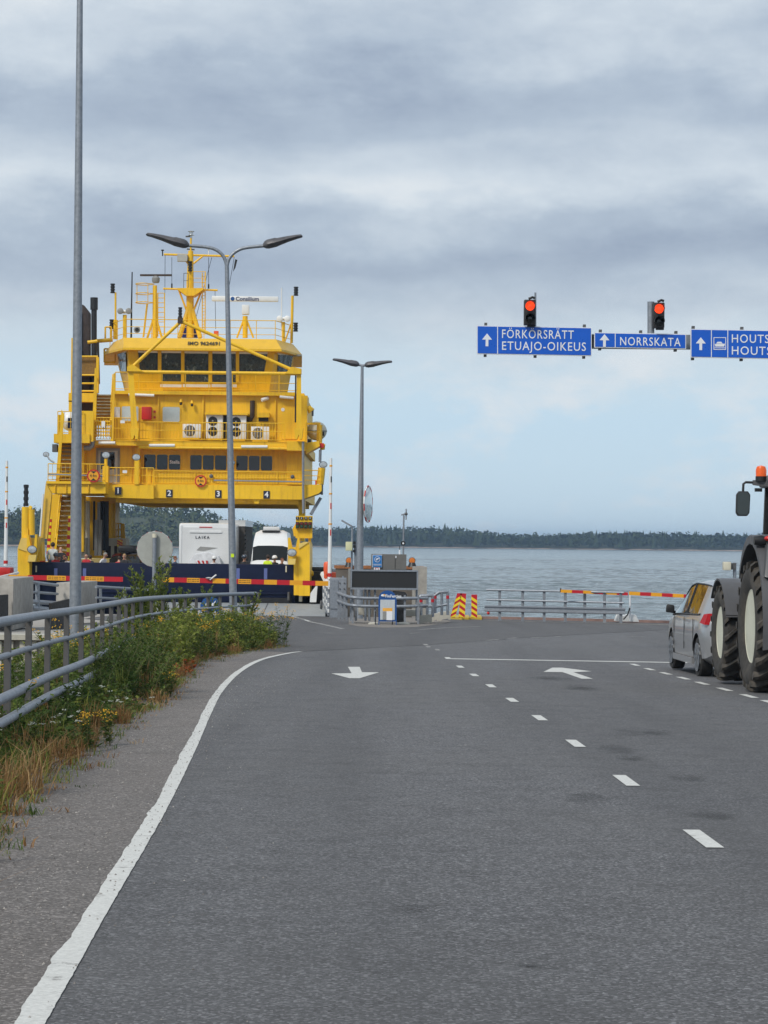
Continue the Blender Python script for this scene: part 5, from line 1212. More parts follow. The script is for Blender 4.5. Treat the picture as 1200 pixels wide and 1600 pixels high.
for x0, x1, y0, y1 in ((560, 580, 949, 961), (634, 655, 953, 963)):
    o = FB(MB(), x0, x1, y0, y1, D + 1.6, D + 2.2).build('kerb_block', CONC_L, bevel=.02); tag(o, 'pale square concrete foot block under the message board' if x0 < 600 else 'pale square concrete foot block right of the black bin', 'block')
# striped edge markers
def marker(pts, label, up):
    t = thing('edge_marker', label, 'marker', W((pts[0][0] + pts[1][0]) / 2, pts[0][1], 93.5), group='red and yellow edge markers')
    bl, br, tr, tl = [W(x, y, 93.5) for x, y in pts]; MB().prism([bl, br, tr, tl], (0, .04, 0)).build('board', REDS, t)
    n = 4
    for k in range(n):
        f0 = (k + .12) / n; f1 = f0 + .52 / n; s_ = .16
        q = [bl.lerp(tl, max(0, f0 - (s_ if up < 0 else 0))), br.lerp(tr, max(0, f0 - (s_ if up > 0 else 0)) ), br.lerp(tr, min(1, f1 - (s_ if up > 0 else 0))), bl.lerp(tl, min(1, f1 - (s_ if up < 0 else 0)))]
        MB().prism([p + Vector((0, -.012, 0)) for p in q], (0, .01, 0)).build('stripe', CHEV_Y, t)
    return t
f = lambda x: x
marker([(703.5, 964), (711, 965), (722, 927), (714.5, 927)], 'striped edge marker tipped over against its neighbour', -1)
marker([(716.5, 965), (726, 965), (728.5, 927.5), (719.5, 927)], 'upright striped edge marker with a tipped one leaning on it', 1)
marker([(736.5, 965.5), (745.5, 965.5), (745.5, 929), (736.5, 929)], 'upright striped edge marker standing alone by the guard rail', 1)
for a, b in ((702, 722), (718, 733), (733, 752)):
    A = [Gp(a, 967), Gp(b, 968), Gp(b - 2, 964), Gp(a + 3, 964)]; o = MB().prism([p + Vector((0, -.6, .01)) for p in A], (0, 0, .09)).build('marker_foot', pm('yellow_foot', (.55, .40, .05), .7) if a == 702 else MATS['yellow_foot']); tag(o, {702: 'yellow rubber foot plate under the tipped striped marker', 718: 'yellow rubber foot plate under the middle upright striped marker', 733: 'yellow rubber foot plate of the striped marker standing alone'}[a], 'foot plate', 'marker foot plates')
# ------------------------------------------------------------------ guard rail on the quay edge
t = thing('guard_rail', 'galvanised crash barrier with two handrails on the quay edge', 'guard rail', W(868, 970, 92))
def gl(x, y): return W(x, y, 92 - (x - 757) * .012)
mb = MB(); prof = [(0, 5.2), (.06, 4.2), (.06, 2.8), (0, 1.2), (0, -1.2), (.06, -2.8), (.06, -4.2), (0, -5.2)]
A = [gl(757, 950.5 - z) + Vector((0, -q, 0)) for q, z in prof]; B = [gl(977, 955 - z) + Vector((0, -q, 0)) for q, z in prof]
mb.add(A + B + [p + Vector((0, .02, 0)) for p in A + B], [(i, i + 1, 8 + i + 1, 8 + i) for i in range(7)] + [(16 + i, 16 + 8 + i, 16 + 8 + i + 1, 16 + i + 1) for i in range(7)]); mb.build('w_beam', GALV, t)
for y0, y1, r_ in ((921.5, 926, .035), (937, 942, .035)): MB().tube([gl(760, y0), gl(975, y1)], r_, 8).build('handrail', GALV, t)
for k, x in enumerate((781, 817, 850.5, 883.5, 914, 945, 970.5)):
    MB().bar(gl(x, 922 + k * .6) + Vector((0, .1, 0)), gl(x, 971 + k * .4) + Vector((0, .1, 0)), .10, .12).build('post', GALV_D, t)
t = thing('red_reflector', 'small dark red lump under the guard rail end', 'reflector', gl(763, 957)); MB().sphere(gl(763, 958), .06, 8, 5).build('body', RED, t)
b3 = boom(W(876, 923.5, 90), W(981, 928, 90), 6, 1, 'barrier boom tip section above the quay guard rail', .11)
b4 = boom(W(983, 927, 90), W(1085, 932, 90), 6, 1, 'barrier boom section passing behind the silver car', .13)
MB().cyl(W(876, 919, 90), W(876, 925, 90), .03, .03, 8).build('tip_lamp', BLACK, b3)
t = thing('boom_support', 'white boom rest with a slim post by the guard rail', 'support', W(985, 971, 90.5)); MB().tube([W(984.5, 970, 90.5), W(984.5, 926, 90.5)], .03, 8).build('post', SWHITE, t)
MB().prism([W(x, y, 90.6) for x, y in ((962, 971), (966, 960), (974, 962), (988, 959.5), (994, 961), (999, 972))], (0, .8, 0)).build('shell', WHITE, t, bevel=.03); MB().tube([W(974, 968, 90.4), W(981, 960, 90.4), (W(984, 950, 90.4))], .03, 6).build('cable', BLACK, t)
t = thing('sensor_post', 'galvanised post with a cream sensor box beyond the silver car', 'post', GX(1148, 70)); MB().tube([GX(1148, 70), W(1148, 879, 70)], .05, 10).build('pole', GALV, t)
FB(MB(), 1131, 1142.5, 878, 891, 69.8, 70.1).build('sensor_box', CREAM, t, bevel=.02); FB(MB(), 1142.5, 1150, 880, 890, 69.9, 70.05).build('bracket', STEEL_D, t)
# ------------------------------------------------------------------ curved steel railing on the left
t = thing('road_railing', 'curved galvanised four-rail road railing overgrown with weeds', 'railing', on_ground(-3.9, 35))
def rp_(p, h): return on_ground(p.x, p.y, h)
for h, r_, nm in ((1.13, .045, 'top_rail'), (.83, .028, 'middle_rail'), (.50, .045, 'lower_rail'), (.30, .042, 'lower_rail')):
    off = .07 if nm == 'lower_rail' else 0.0
    MB().tube([rp_(p, h) + Vector((off, 0, 0)) for p in RAILP[10:] if True], r_, 10).build(nm, GALV, t)
def along(pts, step):
    out = []; acc = 0; last = pts[0]; out.append((pts[0], pts[1] - pts[0]))
    for a, b in zip(pts, pts[1:]):
        L = (b - a).length; s_ = step - acc
        while s_ <= L: out.append((a.lerp(b, s_ / L), b - a)); s_ += step
        acc = (acc + L) % step
    return out
for p, dv in along([rp_(q, 0) for q in RAILP[12:]], 2.0):
    MB().cbox(p + Vector((-.01, 0, .5)), .055, .11, 1.24, math.atan2(dv.y, dv.x) - math.pi / 2).build('post', pm('brown_grey_post', (.095, .092, .09), .7, .2, dirt=.3) if 'brown_grey_post' not in MATS else MATS['brown_grey_post'], t)
# ------------------------------------------------------------------ sign gantry
GYD = 52.0
t = thing('sign_gantry', 'cantilever steel gantry carrying blue lane signs over the road', 'gantry', Vector((14, GYD + .4, gz(GYD))))
MB().bar(W(750, 532, GYD + .35), W(1700, 540, GYD + .35), .26, .3).build('beam', GALV, t)
px_ = W(1700, 540, GYD + .35); MB().tube([(px_.x, GYD + .35, gz(GYD) - .1), (px_.x, GYD + .35, px_.z + .3)], [.22, .17], 16).build('post', GALV, t)
MB().cyl((px_.x, GYD + .35, gz(GYD)), (px_.x, GYD + .35, gz(GYD) + .06), .45, .45, 16).build('base_plate', GALV_D, t)
def panel(x0, x1, y0l, y0r, y1l, y1r, label, hooks):
    q = [W(x0, y1l, GYD), W(x1, y1r, GYD), W(x1, y0r, GYD), W(x0, y0l, GYD)]
    s = thing('lane_sign', label, 'sign', q[0], group='blue lane signs')
    MB().prism(q, (0, .05, 0)).build('back_plate', SWHITE, s)
    c = sum(q, Vector()) / 4; k = .018
    def ins(p): v = p - c; return p - Vector((math.copysign(k, v.x), .008, math.copysign(k, v.z)))
    f = MB().prism([ins(p) for p in q], (0, .006, 0)).build('blue_face', SBLUE, s)
    for x, top in hooks:
        y = (y0l + (y0r - y0l) * (x - x0) / (x1 - x0) - 2) if top else (y1l + (y1r - y1l) * (x - x0) / (x1 - x0) + 2)
        MB().cbox(W(x, y, GYD + .1), .06, .12, .06).build('bracket', STEEL_D, s)
    return s, f
def up_arrow(s, x, y, h, w):
    c = W(x, y, GYD - .012); mb = MB(); Hh, Ww = h / 73.0, w / 73.0
    P = [(-.14, -.5), (.14, -.5), (.14, .02), (.5, .02), (0, .5), (-.5, .02), (-.14, .02)]
    mb.prism([c + Vector((a * Ww, 0, b * Hh)) for a, b in P], (0, .006, 0)); mb.build('arrow', SWHITE, s)
def divider(s, x, y0, y1): MB().prism([W(x - .6, y1, GYD - .013), W(x + .6, y1, GYD - .013), W(x + .6, y0, GYD - .013), W(x - .6, y0, GYD - .013)], (0, .005, 0)).build('divider_line', SWHITE, s)
def fit_text(s, txt, x0, x1, yc, cap, slope):
    o = text_part(txt, 1.0, (0, 0, 0), SWHITE, s, 'sign_lettering', weight=.004, depth=.01, spacing=1.14); me = o.data
    xs_ = [v.co.x for v in me.vertices]; zs_ = [v.co.z for v in me.vertices]
    ref = bpy.data.curves.new('t', 'FONT'); bpy.data.curves.remove(ref)
    a, b = W(x0, yc, GYD - .014), W(x1, yc + slope, GYD - .014); org = ORG[s.name]
    mx, Mx = min(xs_), max(xs_); base = CAPB; capu = CAPT - CAPB; ch = cap / 73.0
    for v in me.vertices:
        fx_ = (v.co.x - mx) / (Mx - mx); z = (v.co.z + org.z - base) / capu
        X = a.x + (b.x - a.x) * fx_; Z = a.z + (b.z - a.z) * fx_ + (z - .5) * ch
        v.co = Vector((X - org.x, GYD - .014 - org.y + (0 if v.co.y + org.y < 0 else .004), Z - org.z))
tmp = bpy.data.objects.new('t', None); ORG['t'] = Vector()
_d = thing('t0', 'x', 'x'); o_ = text_part('H', 1.0, (0, 0, 0), SWHITE, _d, weight=.012, depth=.01)
CAPB, CAPT = min(v.co.z for v in o_.data.vertices), max(v.co.z for v in o_.data.vertices)
bpy.data.objects.remove(o_); bpy.data.objects.remove(_d); bpy.data.objects.remove(tmp)
s, f = panel(745, 924.5, 508.5, 511.7, 553.2, 556.4, 'wide blue lane sign reading FÖRKÖRSRÄTT ETUAJO-OIKEUS', ((759, 1), (913, 1), (758, 0), (836, 0), (912, 0)))
up_arrow(s, 761, 531, 20, 15.5); divider(s, 777.5, 510, 553)
fit_text(s, 'FÖRKÖRSRÄTT', 784.5, 896.5, 521.5, 13.6, 1.6); fit_text(s, 'ETUAJO-OIKEUS', 784.5, 915.5, 540, 13.4, 1.8)
s, f = panel(928.5, 1072, 519.2, 522, 543, 545.4, 'narrow blue lane sign reading NORRSKATA', ((938, 1), (1001, 1), (1056, 1), (937, 0), (1055, 0)))
up_arrow(s, 944.5, 532, 20, 15.5); divider(s, 961.3, 520.5, 543); fit_text(s, 'NORRSKATA', 969, 1063.5, 533, 13.2, 1.6)
s, f = panel(1079, 1262, 513.8, 517, 558.5, 562, 'blue lane sign with a ferry symbol reading HOUTS at the picture edge', ((1083, 1), (1159, 1), (1082, 0), (1158, 0)))
up_arrow(s, 1095, 537, 20, 15.5); divider(s, 1111.6, 515, 559); divider(s, 1137.2, 515.5, 559.5)
for pts in ([(1115, 527), (1134.5, 527), (1134.5, 528), (1115, 528)], [(1115, 545.5), (1134.5, 545.5), (1134.5, 546.5), (1115, 546.5)], [(1115, 528), (1116, 528), (1116, 545.5), (1115, 545.5)], [(1133.5, 528), (1134.5, 528), (1134.5, 545.5), (1133.5, 545.5)],
            [(1116.5, 537.5), (1133, 537), (1131.5, 541.5), (1118, 541.5)], [(1119, 536.8), (1129, 536.8), (1127, 534), (1121, 534)], [(1116.5, 543), (1133, 543), (1133, 544), (1116.5, 544)]):
    MB().prism([W(x, y, GYD - .014) for x, y in pts], (0, .006, 0)).build('ferry_symbol', SWHITE, s)
fit_text(s, 'HOUTSKÄR', 1143.5, 1238, 528.8, 13.2, 1.4); fit_text(s, 'HOUTSKARI', 1143.5, 1248, 547.5, 13.2, 1.6)
MB().bar(W(926.5, 523, GYD + .1), W(926.5, 543, GYD + .1), .05, .06).build('beam_end_plate', BLACK, t)
def signal(px, y0, label, post):
    s = thing('traffic_signal', label, 'traffic light', W(px, y0 + 40, GYD), group='red two-lens signals on the gantry')
    w = 9.0
    FB(MB(), px - w, px + w, y0, y0 + 39.5, GYD - .15, GYD + .08).build('housing', HOUS, s, bevel=.02)
    for k, m in ((0, REDL), (1, LENS_D)):
        c = W(px + .3, y0 + 10 + 19.5 * k, GYD - .16)
        MB().lathe([(.1, 0), (.085, -.015), (.02, -.025)], c, 'Y', 20).build('lens', m, s)
        mb = MB(); n = 10
        for j in range(n):
            a0, a1 = math.pi * (-.08 + 1.16 * j / n), math.pi * (-.08 + 1.16 * (j + 1) / n); q = []
            for a in (a0, a1): q += [c + Vector((.108 * math.cos(a), 0, .108 * math.sin(a))), c + Vector((.108 * math.cos(a), -.16, .108 * math.sin(a)))]
            mb.add(q, [(0, 1, 3, 2)])
        mb.build('visor', HOUS, s)
    FB(MB(), px - 4, px + 8, y0 + 39.5, y0 + 42.5, GYD - .08, GYD + .05).build('lower_bracket', HOUS, s); MB().tube([W(px - 2, y0 - 1, GYD), W(px + 4, y0 - 3.5, GYD), W(px + 8, y0 - 2, GYD)], .03, 6).build('cable_clip', HOUS, s)
    if post: MB().tube([W(px - 12.5, y0 + 49, GYD + .1), W(px - 12.5, y0 - 1, GYD + .1)], .075, 12).build('post', GALV, s)
    else: MB().tube([W(px + 8.5, y0 + 42, GYD + .12), W(px + 8.5, y0 - 11, GYD + .12)], .022, 8).build('post', GALV, s)
signal(828, 468, 'red traffic signal above the wide blue lane sign', False); signal(1029.5, 472.5, 'red traffic signal on a thick post above the NORRSKATA sign', True)
# ------------------------------------------------------------------ vehicles
def paint(name, col, rough=.3, metal=0.0):
    if name in MATS: return MATS[name]
    m, t, b = new_mat(name); v = coords(t)
    t.links.new(ramp(t, noise(t, v, 1.5, 3), [(.3, tuple(c * .95 for c in col)), (.7, tuple(min(1, c * 1.04) for c in col))]), b.inputs['Base Color'])
    b.inputs['Roughness'].default_value = rough; b.inputs['Metallic'].default_value = metal; b.inputs['Coat Weight'].default_value = .5; b.inputs['Coat Roughness'].default_value = .06
    return m
def wheel(root, c, r, w, rim_r, mat_rim, spokes=5, side=-1):
    """axle along x; side -1: outer face to the left"""
    c = Vector(c); hw = w / 2
    ty = MB().lathe([(rim_r, -hw * .8), (r * .93, -hw * .95), (r, -hw * .7), (r, hw * .7), (r * .93, hw * .95), (rim_r, hw * .8)], c, 'X', 28, close=True).build('wheel', RUBBER, root)
    x = c.x + side * hw * .62
    MB().lathe([(rim_r * 1.0, side * .05), (rim_r * .9, side * .03), (rim_r * .86, 0), (.02, 0)], (x, c.y, c.z), 'X', 24).build('rim', GALV_D, ty)
    for k in range(spokes):
        a = 6.283 * k / spokes + .3; d = Vector((0, math.cos(a), math.sin(a))); p = Vector((x + side * .035, c.y, c.z))
        MB().bar(p + d * .03, p + d * rim_r * .95, .06 * r / .32, .03, up=(1, 0, 0)).build('spoke', mat_rim, ty)
    return ty
def loft_car(root, st, glass_of, body_mat, glass_mat, arches=None):
    """st: (y, zb, w, zbelt, wt, ze, zt); ring of 8 half points, mirrored"""
    rings = []
    for y, zb, w, zbelt, wt, ze, zt in st:
        h = [(0, zb), (w * .82, zb), (w * .97, zb + .09), (w, zb + (zbelt - zb) * .45), (w * .985, zbelt - .06), (w * .955, zbelt), (wt, ze), (wt * .72, zt - .012), (0, zt)]
        rings.append([(x, z) for x, z in h] + [(-x, z) for x, z in h[-2:0:-1]])
    n = len(rings[0]); P = [[Vector((x, st[i][0], z)) for x, z in rg] for i, rg in enumerate(rings)]
    mb = MB(); names = ['body', 'wheel_well']
    for i in range(len(st) - 1):
        for k in range(n):
            k2 = (k + 1) % n; g = glass_of(i, k if k < 8 else n - 1 - k); mi = 0
            if g:
                g += ('_a' if k < 8 else '_b') if g.startswith('side') else ''
                if g not in names: names.append(g)
                mi = names.index(g)
            mb.add([P[i][k], P[i][k2], P[i + 1][k2], P[i + 1][k]], [(0, 1, 2, 3)], mi)
    mb.add(P[0], [tuple(range(n))]); mb.add(P[-1], [tuple(range(n))])
    full = mb.build('body', [body_mat, BLACK] + [glass_mat] * (len(names) - 2), root, smooth=0)
    if arches:
        cm = MB()
        for y, s_ in ((y, s_) for y in arches for s_ in (-1, 1)): cm.cyl((s_ * .52, y, .345), (s_ * 1.3, y, .345), .385, .385, 32, mi=1)
        cut = cm.build('cutter', [body_mat, BLACK], None, smooth=0); m = full.modifiers.new('cut', 'BOOLEAN'); m.operation = 'DIFFERENCE'; m.object = cut; m.solver = 'EXACT'; full.parent = None
        dg = bpy.context.evaluated_depsgraph_get(); dg.update(); me = bpy.data.meshes.new_from_object(full.evaluated_get(dg)); full.modifiers.clear(); full.data = me; full.parent = root
        bpy.data.objects.remove(cut)
    src = full.data; bo = None
    for gi, nm in enumerate(names):
        bm = bmesh.new(); bm.from_mesh(src); bmesh.ops.delete(bm, geom=[f for f in bm.faces if (f.material_index if f.material_index < len(names) else 0) != gi], context='FACES')
        if not bm.faces: bm.free(); continue
        me = bpy.data.meshes.new(nm); bm.to_mesh(me); bm.free(); me.materials.clear(); me.materials.append([body_mat, BLACK][gi] if gi < 2 else glass_mat)
        me.polygons.foreach_set('material_index', [0] * len(me.polygons)); me.shade_smooth(); me.set_sharp_from_angle(angle=R(38))
        label_ = 'body' if gi == 0 else ('wheel_well' if gi == 1 else nm.replace('_a', '').replace('_b', '') if nm.startswith('side') else nm)
        o = bpy.data.objects.new(label_, me); COL.objects.link(o); o.parent = root if bo is None else bo; ORG[o.name] = Vector()
        if bo is None: bo = o
    bpy.data.objects.remove(full)
    return bo
SILV = paint('silver_paint', (.38, .385, .395), .3, .5)
GLS = glass('car_glass', (.012, .014, .014), .02, .22)
def hatchback(loc, rz, label, mat, group=None, detail=True):
    t = thing('parked_car', label, 'car', loc, rz, group=group, local=True)
    st = [(-2.16, .46, .66, .70, .60, .74, .76), (-2.12, .30, .82, .90, .72, .95, .97), (-2.02, .26, .88, 1.02, .73, 1.08, 1.11), (-1.90, .24, .905, 1.03, .71, 1.30, 1.34), (-1.74, .24, .915, 1.03, .69, 1.46, 1.50), (-1.50, .24, .92, 1.03, .69, 1.50, 1.55), (-1.22, .24, .92, 1.02, .69, 1.51, 1.57),
          (-.74, .22, .92, 1.01, .695, 1.52, 1.58), (-.18, .22, .92, 1.0, .695, 1.52, 1.585), (-.10, .22, .92, 1.0, .695, 1.52, 1.585), (.35, .22, .92, .99, .70, 1.47, 1.55), (.62, .22, .92, .98, .71, 1.38, 1.47), (.95, .22, .92, .97, .74, 1.20, 1.28), (1.28, .22, .915, .95, .78, .99, 1.06), (1.36, .22, .91, .94, .77, .96, 1.02), (1.75, .24, .89, .87, .70, .89, .95), (2.02, .26, .82, .74, .58, .76, .82), (2.13, .36, .66, .60, .5, .62, .66)]
    def g(i, k):
        y = (st[i][0] + st[i + 1][0]) / 2
        if k == 5 and -1.30 < y < 1.1 and not (-.2 < y < -.08): return 'side_window'
        if k in (6, 7) and -2.0 < y < -1.6: return 'rear_window'
        if k in (6, 7) and .5 < y < 1.3: return 'front_windscreen'
        return None
    bo = loft_car(t, st, g, mat, GLS, (-1.36, 1.36))
    for y in (-1.36, 1.36):
        for s_ in (-1, 1):
            wheel(t, (s_ * .79, y, .335), .335, .22, .235, CHROME, 10, s_)
            MB().lathe([(.375, -.012), (.40, -.012), (.40, .012), (.375, .012)], (s_ * .905, y, .345), 'X', 28, close=True).build('wheel_arch', mat, t) if False else None
    for s_ in (-1, 1):
        B_ = [(.945, -1.84, .91), (.905, -2.07, .885), (.40, -2.165, .885)]; T_ = [(.90, -1.97, 1.05), (.85, -2.065, 1.065), (.40, -2.115, 1.07)]
        q = [Vector((s_ * x, y, z)) for x, y, z in B_ + T_]; inn = [p + Vector((-s_ * .07, .07, 0)) for p in q]
        MB().add(q + inn, [(0, 1, 4, 3), (1, 2, 5, 4), (6, 9, 10, 7), (7, 10, 11, 8), (0, 3, 9, 6), (2, 8, 11, 5), (3, 4, 10, 9), (4, 5, 11, 10), (0, 6, 7, 1), (1, 7, 8, 2)]).build('tail_light', pm('tail_light_red', (.42, .006, .012), .35, var=.15, scale=8, spec=.3) if 'tail_light_red' not in MATS else MATS['tail_light_red'], t)
        MB().box(s_ * .55 - .15, s_ * .55 + .15, -2.17, -2.12, .47, .51).build('reflector', MATS['tail_light_red'], t)
        mb = MB(); mb.hexa([(s_ * .93, .80, .99), (s_ * 1.09, .82, 1.0), (s_ * 1.07, .92, 1.0), (s_ * .93, .92, .99), (s_ * .93, .80, 1.13), (s_ * 1.07, .82, 1.15), (s_ * 1.05, .92, 1.13), (s_ * .93, .92, 1.11)]); mb.build('door_mirror', BLACK, t, bevel=.03)
        MB().bar((s_ * .90, .95, 1.0), (s_ * 1.0, .93, 1.02), .05).build('mirror_arm', BLACK, t)
        for y in (-.55, .45): MB().box(*sorted((s_ * .905, s_ * .95)), y - .11, y + .11, .885, .925).build('door_handle', mat, t)
        for y in (-1.02, -.12, .95): MB().box(*sorted((s_ * .915, s_ * .9235)), y - .008, y + .008, .42, .95).build('door_gap', BLACK, t)
        MB().box(*sorted((s_ * .88, s_ * .93)), -.98, .98, .20, .30).build('sill', mat, t)
    for s_ in (-1, 1):
        for idx, r_ in ((0, .018), (1, .014)):
            pts = [((s_ * q[2] * .958, q[0], q[3] + .004) if idx == 0 else (s_ * (q[4] + .004), q[0], q[5])) for q in st if -1.55 < q[0] < 1.3]
            MB().tube(pts, r_, 6).build('window_trim', BLACK, t)
        q = st[8]; MB().bar((s_ * q[2] * .962, -.14, q[3]), (s_ * (q[4] + .006), -.14, q[5]), .05, .02, up=(1, 0, 0)).build('door_pillar', BLACK, t)
    MB().box(-.26, .26, -2.185, -2.15, .60, .71).build('number_plate', SWHITE, t)
    MB().box(-.60, .60, -2.14, -2.06, .26, .36).build('bumper_insert', BLACK, t)
    return t
hatchback((6.0 + .045 * 1.36 * 0, 41.25, gz(41.25)), R(2.2), 'silver-grey hatchback waiting at the stop line beside the tractor', SILV)
# ---- tractor
TR = thing('farm_tractor', 'dark grey farm tractor with cream rims and an amber beacon', 'tractor', (6.42, 34.3, gz(34.3)), R(1.4), local=True)
FEND = pm('fender_grey', (.075, .075, .08), .45, var=.1, dirt=.25, dirt_col=(.12, .11, .10)); RIMC = pm('cream_rim', (.62, .62, .50), .45, var=.05, dirt=.35, dirt_col=(.3, .27, .2))
TYRE = pm('tractor_tyre', (.040, .037, .033), .88, var=.35, scale=7, dirt=.85, dirt_col=(.125, .105, .082), bmp=.004)
def tractor_wheel(c, r, w, rim_r, nl, side, lug_h):
    c = Vector(c); hw = w / 2; cr = r - lug_h
    prof = [(rim_r, -hw * .78), (rim_r * 1.08, -hw * .86), ((rim_r + cr) / 2, -hw), (cr * .93, -hw * .95), (cr * .985, -hw * .8), (cr, 0), (cr * .985, hw * .8), (cr * .93, hw * .95), ((rim_r + cr) / 2, hw), (rim_r * 1.08, hw * .86), (rim_r, hw * .78)]
    ty = MB().lathe(prof, c, 'X', 48, close=True).build('wheel', TYRE, TR)
    x = c.x + side * hw * .72
    MB().lathe([(rim_r * 1.03, side * .015), (rim_r * .98, side * .02), (rim_r * .94, -side * .02), (rim_r * .80, -side * .10), (rim_r * .72, -side * .13), (rim_r * .60, -side * .10), (.16, -side * .08), (.14, side * .0), (.02, side * .0)], (x, c.y, c.z), 'X', 36).build('rim', RIMC, ty)
    for k in range(8):
        a = 6.283 * k / 8; MB().sphere((x - side * .07, c.y + .24 * math.cos(a), c.z + .24 * math.sin(a)), .025, 6, 4).build('wheel_nut', STEEL_D, ty)
    first = {}
    for s_ in (-1, 1):       # chevron lugs, one piece each
        vs_ = []
        for j in range(5):
            t_ = j / 4; xx = s_ * hw * (.0 + .99 * t_); an = .30 * t_ ** 1.1 * (1 if True else 0); ww = .030 + .022 * t_
            base = cr * (.985 if t_ < .8 else .955) - .02; topr = r * (1.0 if t_ < .8 else .965)
            for rad, k_ in ((base, 1.35), (topr, .8)):
                for sg in (-1, 1):
                    a = an + sg * ww * k_; vs_.append(Vector((xx, rad * math.cos(a), rad * math.sin(a))))
        fs_ = []
        for j in range(4):
            o = j * 4; p = o + 4; fs_ += [(o + 2, o + 3, p + 3, p + 2), (o, o + 2, p + 2, p), (o + 1, p + 1, p + 3, o + 3)]
        fs_ += [(0, 1, 3, 2), (16, 18, 19, 17)]
        for k in range(nl):
            rot = 6.283 * (k + (.5 if s_ > 0 else 0)) / nl
            if k == 0:
                o = MB().add(vs_, fs_).build('tread_lug', TYRE, ty, smooth=0); first[s_] = o; o.location = c; o.rotation_euler = (rot, 0, 0)
            else: share(first[s_], 'tread_lug', ty, c, (rot, 0, 0))
    return ty
for s_ in (-1, 1):
    tractor_wheel((s_ * .99, 0, .925), .925, .62, .52, 20, s_, .055)
    tractor_wheel((s_ * 1.02, 2.72, .735), .735, .50, .39, 17, s_, .045)
    # rear fender: flared arch over the wheel
    mb = MB(); n = 12; A = []; B = []
    for k in range(n + 1):
        a = R(-8 + 150 * k / n); rr = 1.10 + .05 * math.sin(a)
        yy, z_ = -rr * math.cos(a) , .95 + rr * 1.12 * math.sin(a)
        A.append(Vector((s_ * .70, yy, z_))); B.append(Vector((s_ * 1.26, yy * .98, z_ - .03)))
    vs_ = A + B + [p + Vector((0, 0, -.06)) for p in A] + [p + Vector((0, 0, -.12)) for p in B]; m = n + 1; fs_ = []
    for k in range(n): fs_ += [(k, k + 1, m + k + 1, m + k), (2 * m + k, 3 * m + k, 3 * m + k + 1, 2 * m + k + 1), (m + k, m + k + 1, 3 * m + k + 1, 3 * m + k)]
    mb.add(vs_, fs_); mb.build('rear_fender', FEND, TR)
    mb = MB(); mb.add(A + [Vector((s_ * .70, A[-1].y, .9)), Vector((s_ * .70, A[0].y, .9))], [tuple(range(n + 3))]); mb.build('fender_inner_wall', BLACK, TR)
    mb = MB(); ctr = Vector((s_ * 1.0, -.62, 2.02)); mb.hexa([(s_ * .72, -1.02, 1.6), (s_ * 1.24, -1.0, 1.62), (s_ * 1.24, -.60, 1.62), (s_ * .72, -.60, 1.6), (s_ * .72, -.66, 2.2), (s_ * 1.12, -.62, 2.17), (s_ * 1.12, -.40, 2.2), (s_ * .72, -.40, 2.24)]); mb.build('fender_rear_panel', FEND, TR, bevel=.05)
    MB().sphere((s_ * .93, -.88, 2.0), .085, 12, 8, (1, .6, 1)).build('indicator_lamp', AMBER, TR); MB().sphere((s_ * 1.10, -.68, 2.16), .07, 10, 6, (1.2, .8, .6)).build('tail_lamp', RED, TR)
    MB().tube([(s_ * 1.10, -.55, 2.12), (s_ * 1.2, -.55, 2.13), (s_ * 1.3, -.55, 2.13)], [.05, .075, .06], 10).build('marker_lamp', BLACK, TR)
    mb = MB(); A = []; B = []
    for k in range(9):
        a = R(20 + 120 * k / 8); A.append(Vector((s_ * .80, 2.72 - .83 * math.cos(a), .74 + .83 * math.sin(a)))); B.append(Vector((s_ * 1.27, 2.72 - .83 * math.cos(a), .74 + .82 * math.sin(a))))
    mb.add(A + B + [p - Vector((0, 0, .03)) for p in A + B], [f for k in range(8) for f in ((k, k + 1, 10 + k, 9 + k), (18 + k, 27 + k, 28 + k, 19 + k), (9 + k, 10 + k, 28 + k, 27 + k))]); mb.build('front_fender', FEND, TR)
    # cab posts, side glass, mirror on a long arm
    for y in (-.45, .55, 1.25): MB().bar((s_ * .84, y, 1.35), (s_ * .78, y + (.05 if y > 0 else .02), 2.92), .07, .08).build('cab_pillar', BLACK, TR)
    MB().prism([(s_ * .83, -.40, 1.45), (s_ * .83, 1.2, 1.35), (s_ * .775, 1.25, 2.86), (s_ * .775, -.40, 2.86)], (-s_ * .01, 0, 0)).build('cab_side_glass', GLS, TR)
    MB().prism([(s_ * .78, .35, 2.93), (s_ * .78, .60, 2.93), (s_ * .92, .56, 2.90), (s_ * 1.14, .52, 2.925), (s_ * 1.14, .46, 2.925), (s_ * .92, .38, 2.90)], (0, 0, .07)).build('mirror_bracket', FEND, TR)
    MB().tube([(s_ * 1.10, .49, 2.96), (s_ * 1.24, .49, 2.965), (s_ * 1.275, .49, 2.94), (s_ * 1.28, .49, 2.82)], .018, 8).build('mirror_arm', BLACK, TR)
    mb = MB(); mb.prism([(s_ * 1.285 + x_, .44, 2.655 + z_) for x_, z_ in ((-.07, -.175), (.06, -.175), (.095, -.13), (.105, .13), (.07, .18), (-.06, .18), (-.095, .13), (-.10, -.13))], (0, .07, 0)); o = mb.build('mirror_shell', BLACK, TR, bevel=.012)
    MB().prism([(s_ * 1.285 + x_ * .86, .435, 2.655 + z_ * .9) for x_, z_ in ((-.07, -.175), (.06, -.175), (.095, -.13), (.105, .13), (.07, .18), (-.06, .18), (-.095, .13), (-.10, -.13))], (0, .003, 0)).build('mirror_glass', glass('tractor_mirror_glass', (.03, .04, .04), .05, .6) if 'tractor_mirror_glass' not in MATS else MATS['tractor_mirror_glass'], o)
    MB().box(*sorted((s_ * 1.02, s_ * 1.12)), .40, .46, 2.83, 2.88).build('work_lamp', BLACK, TR)
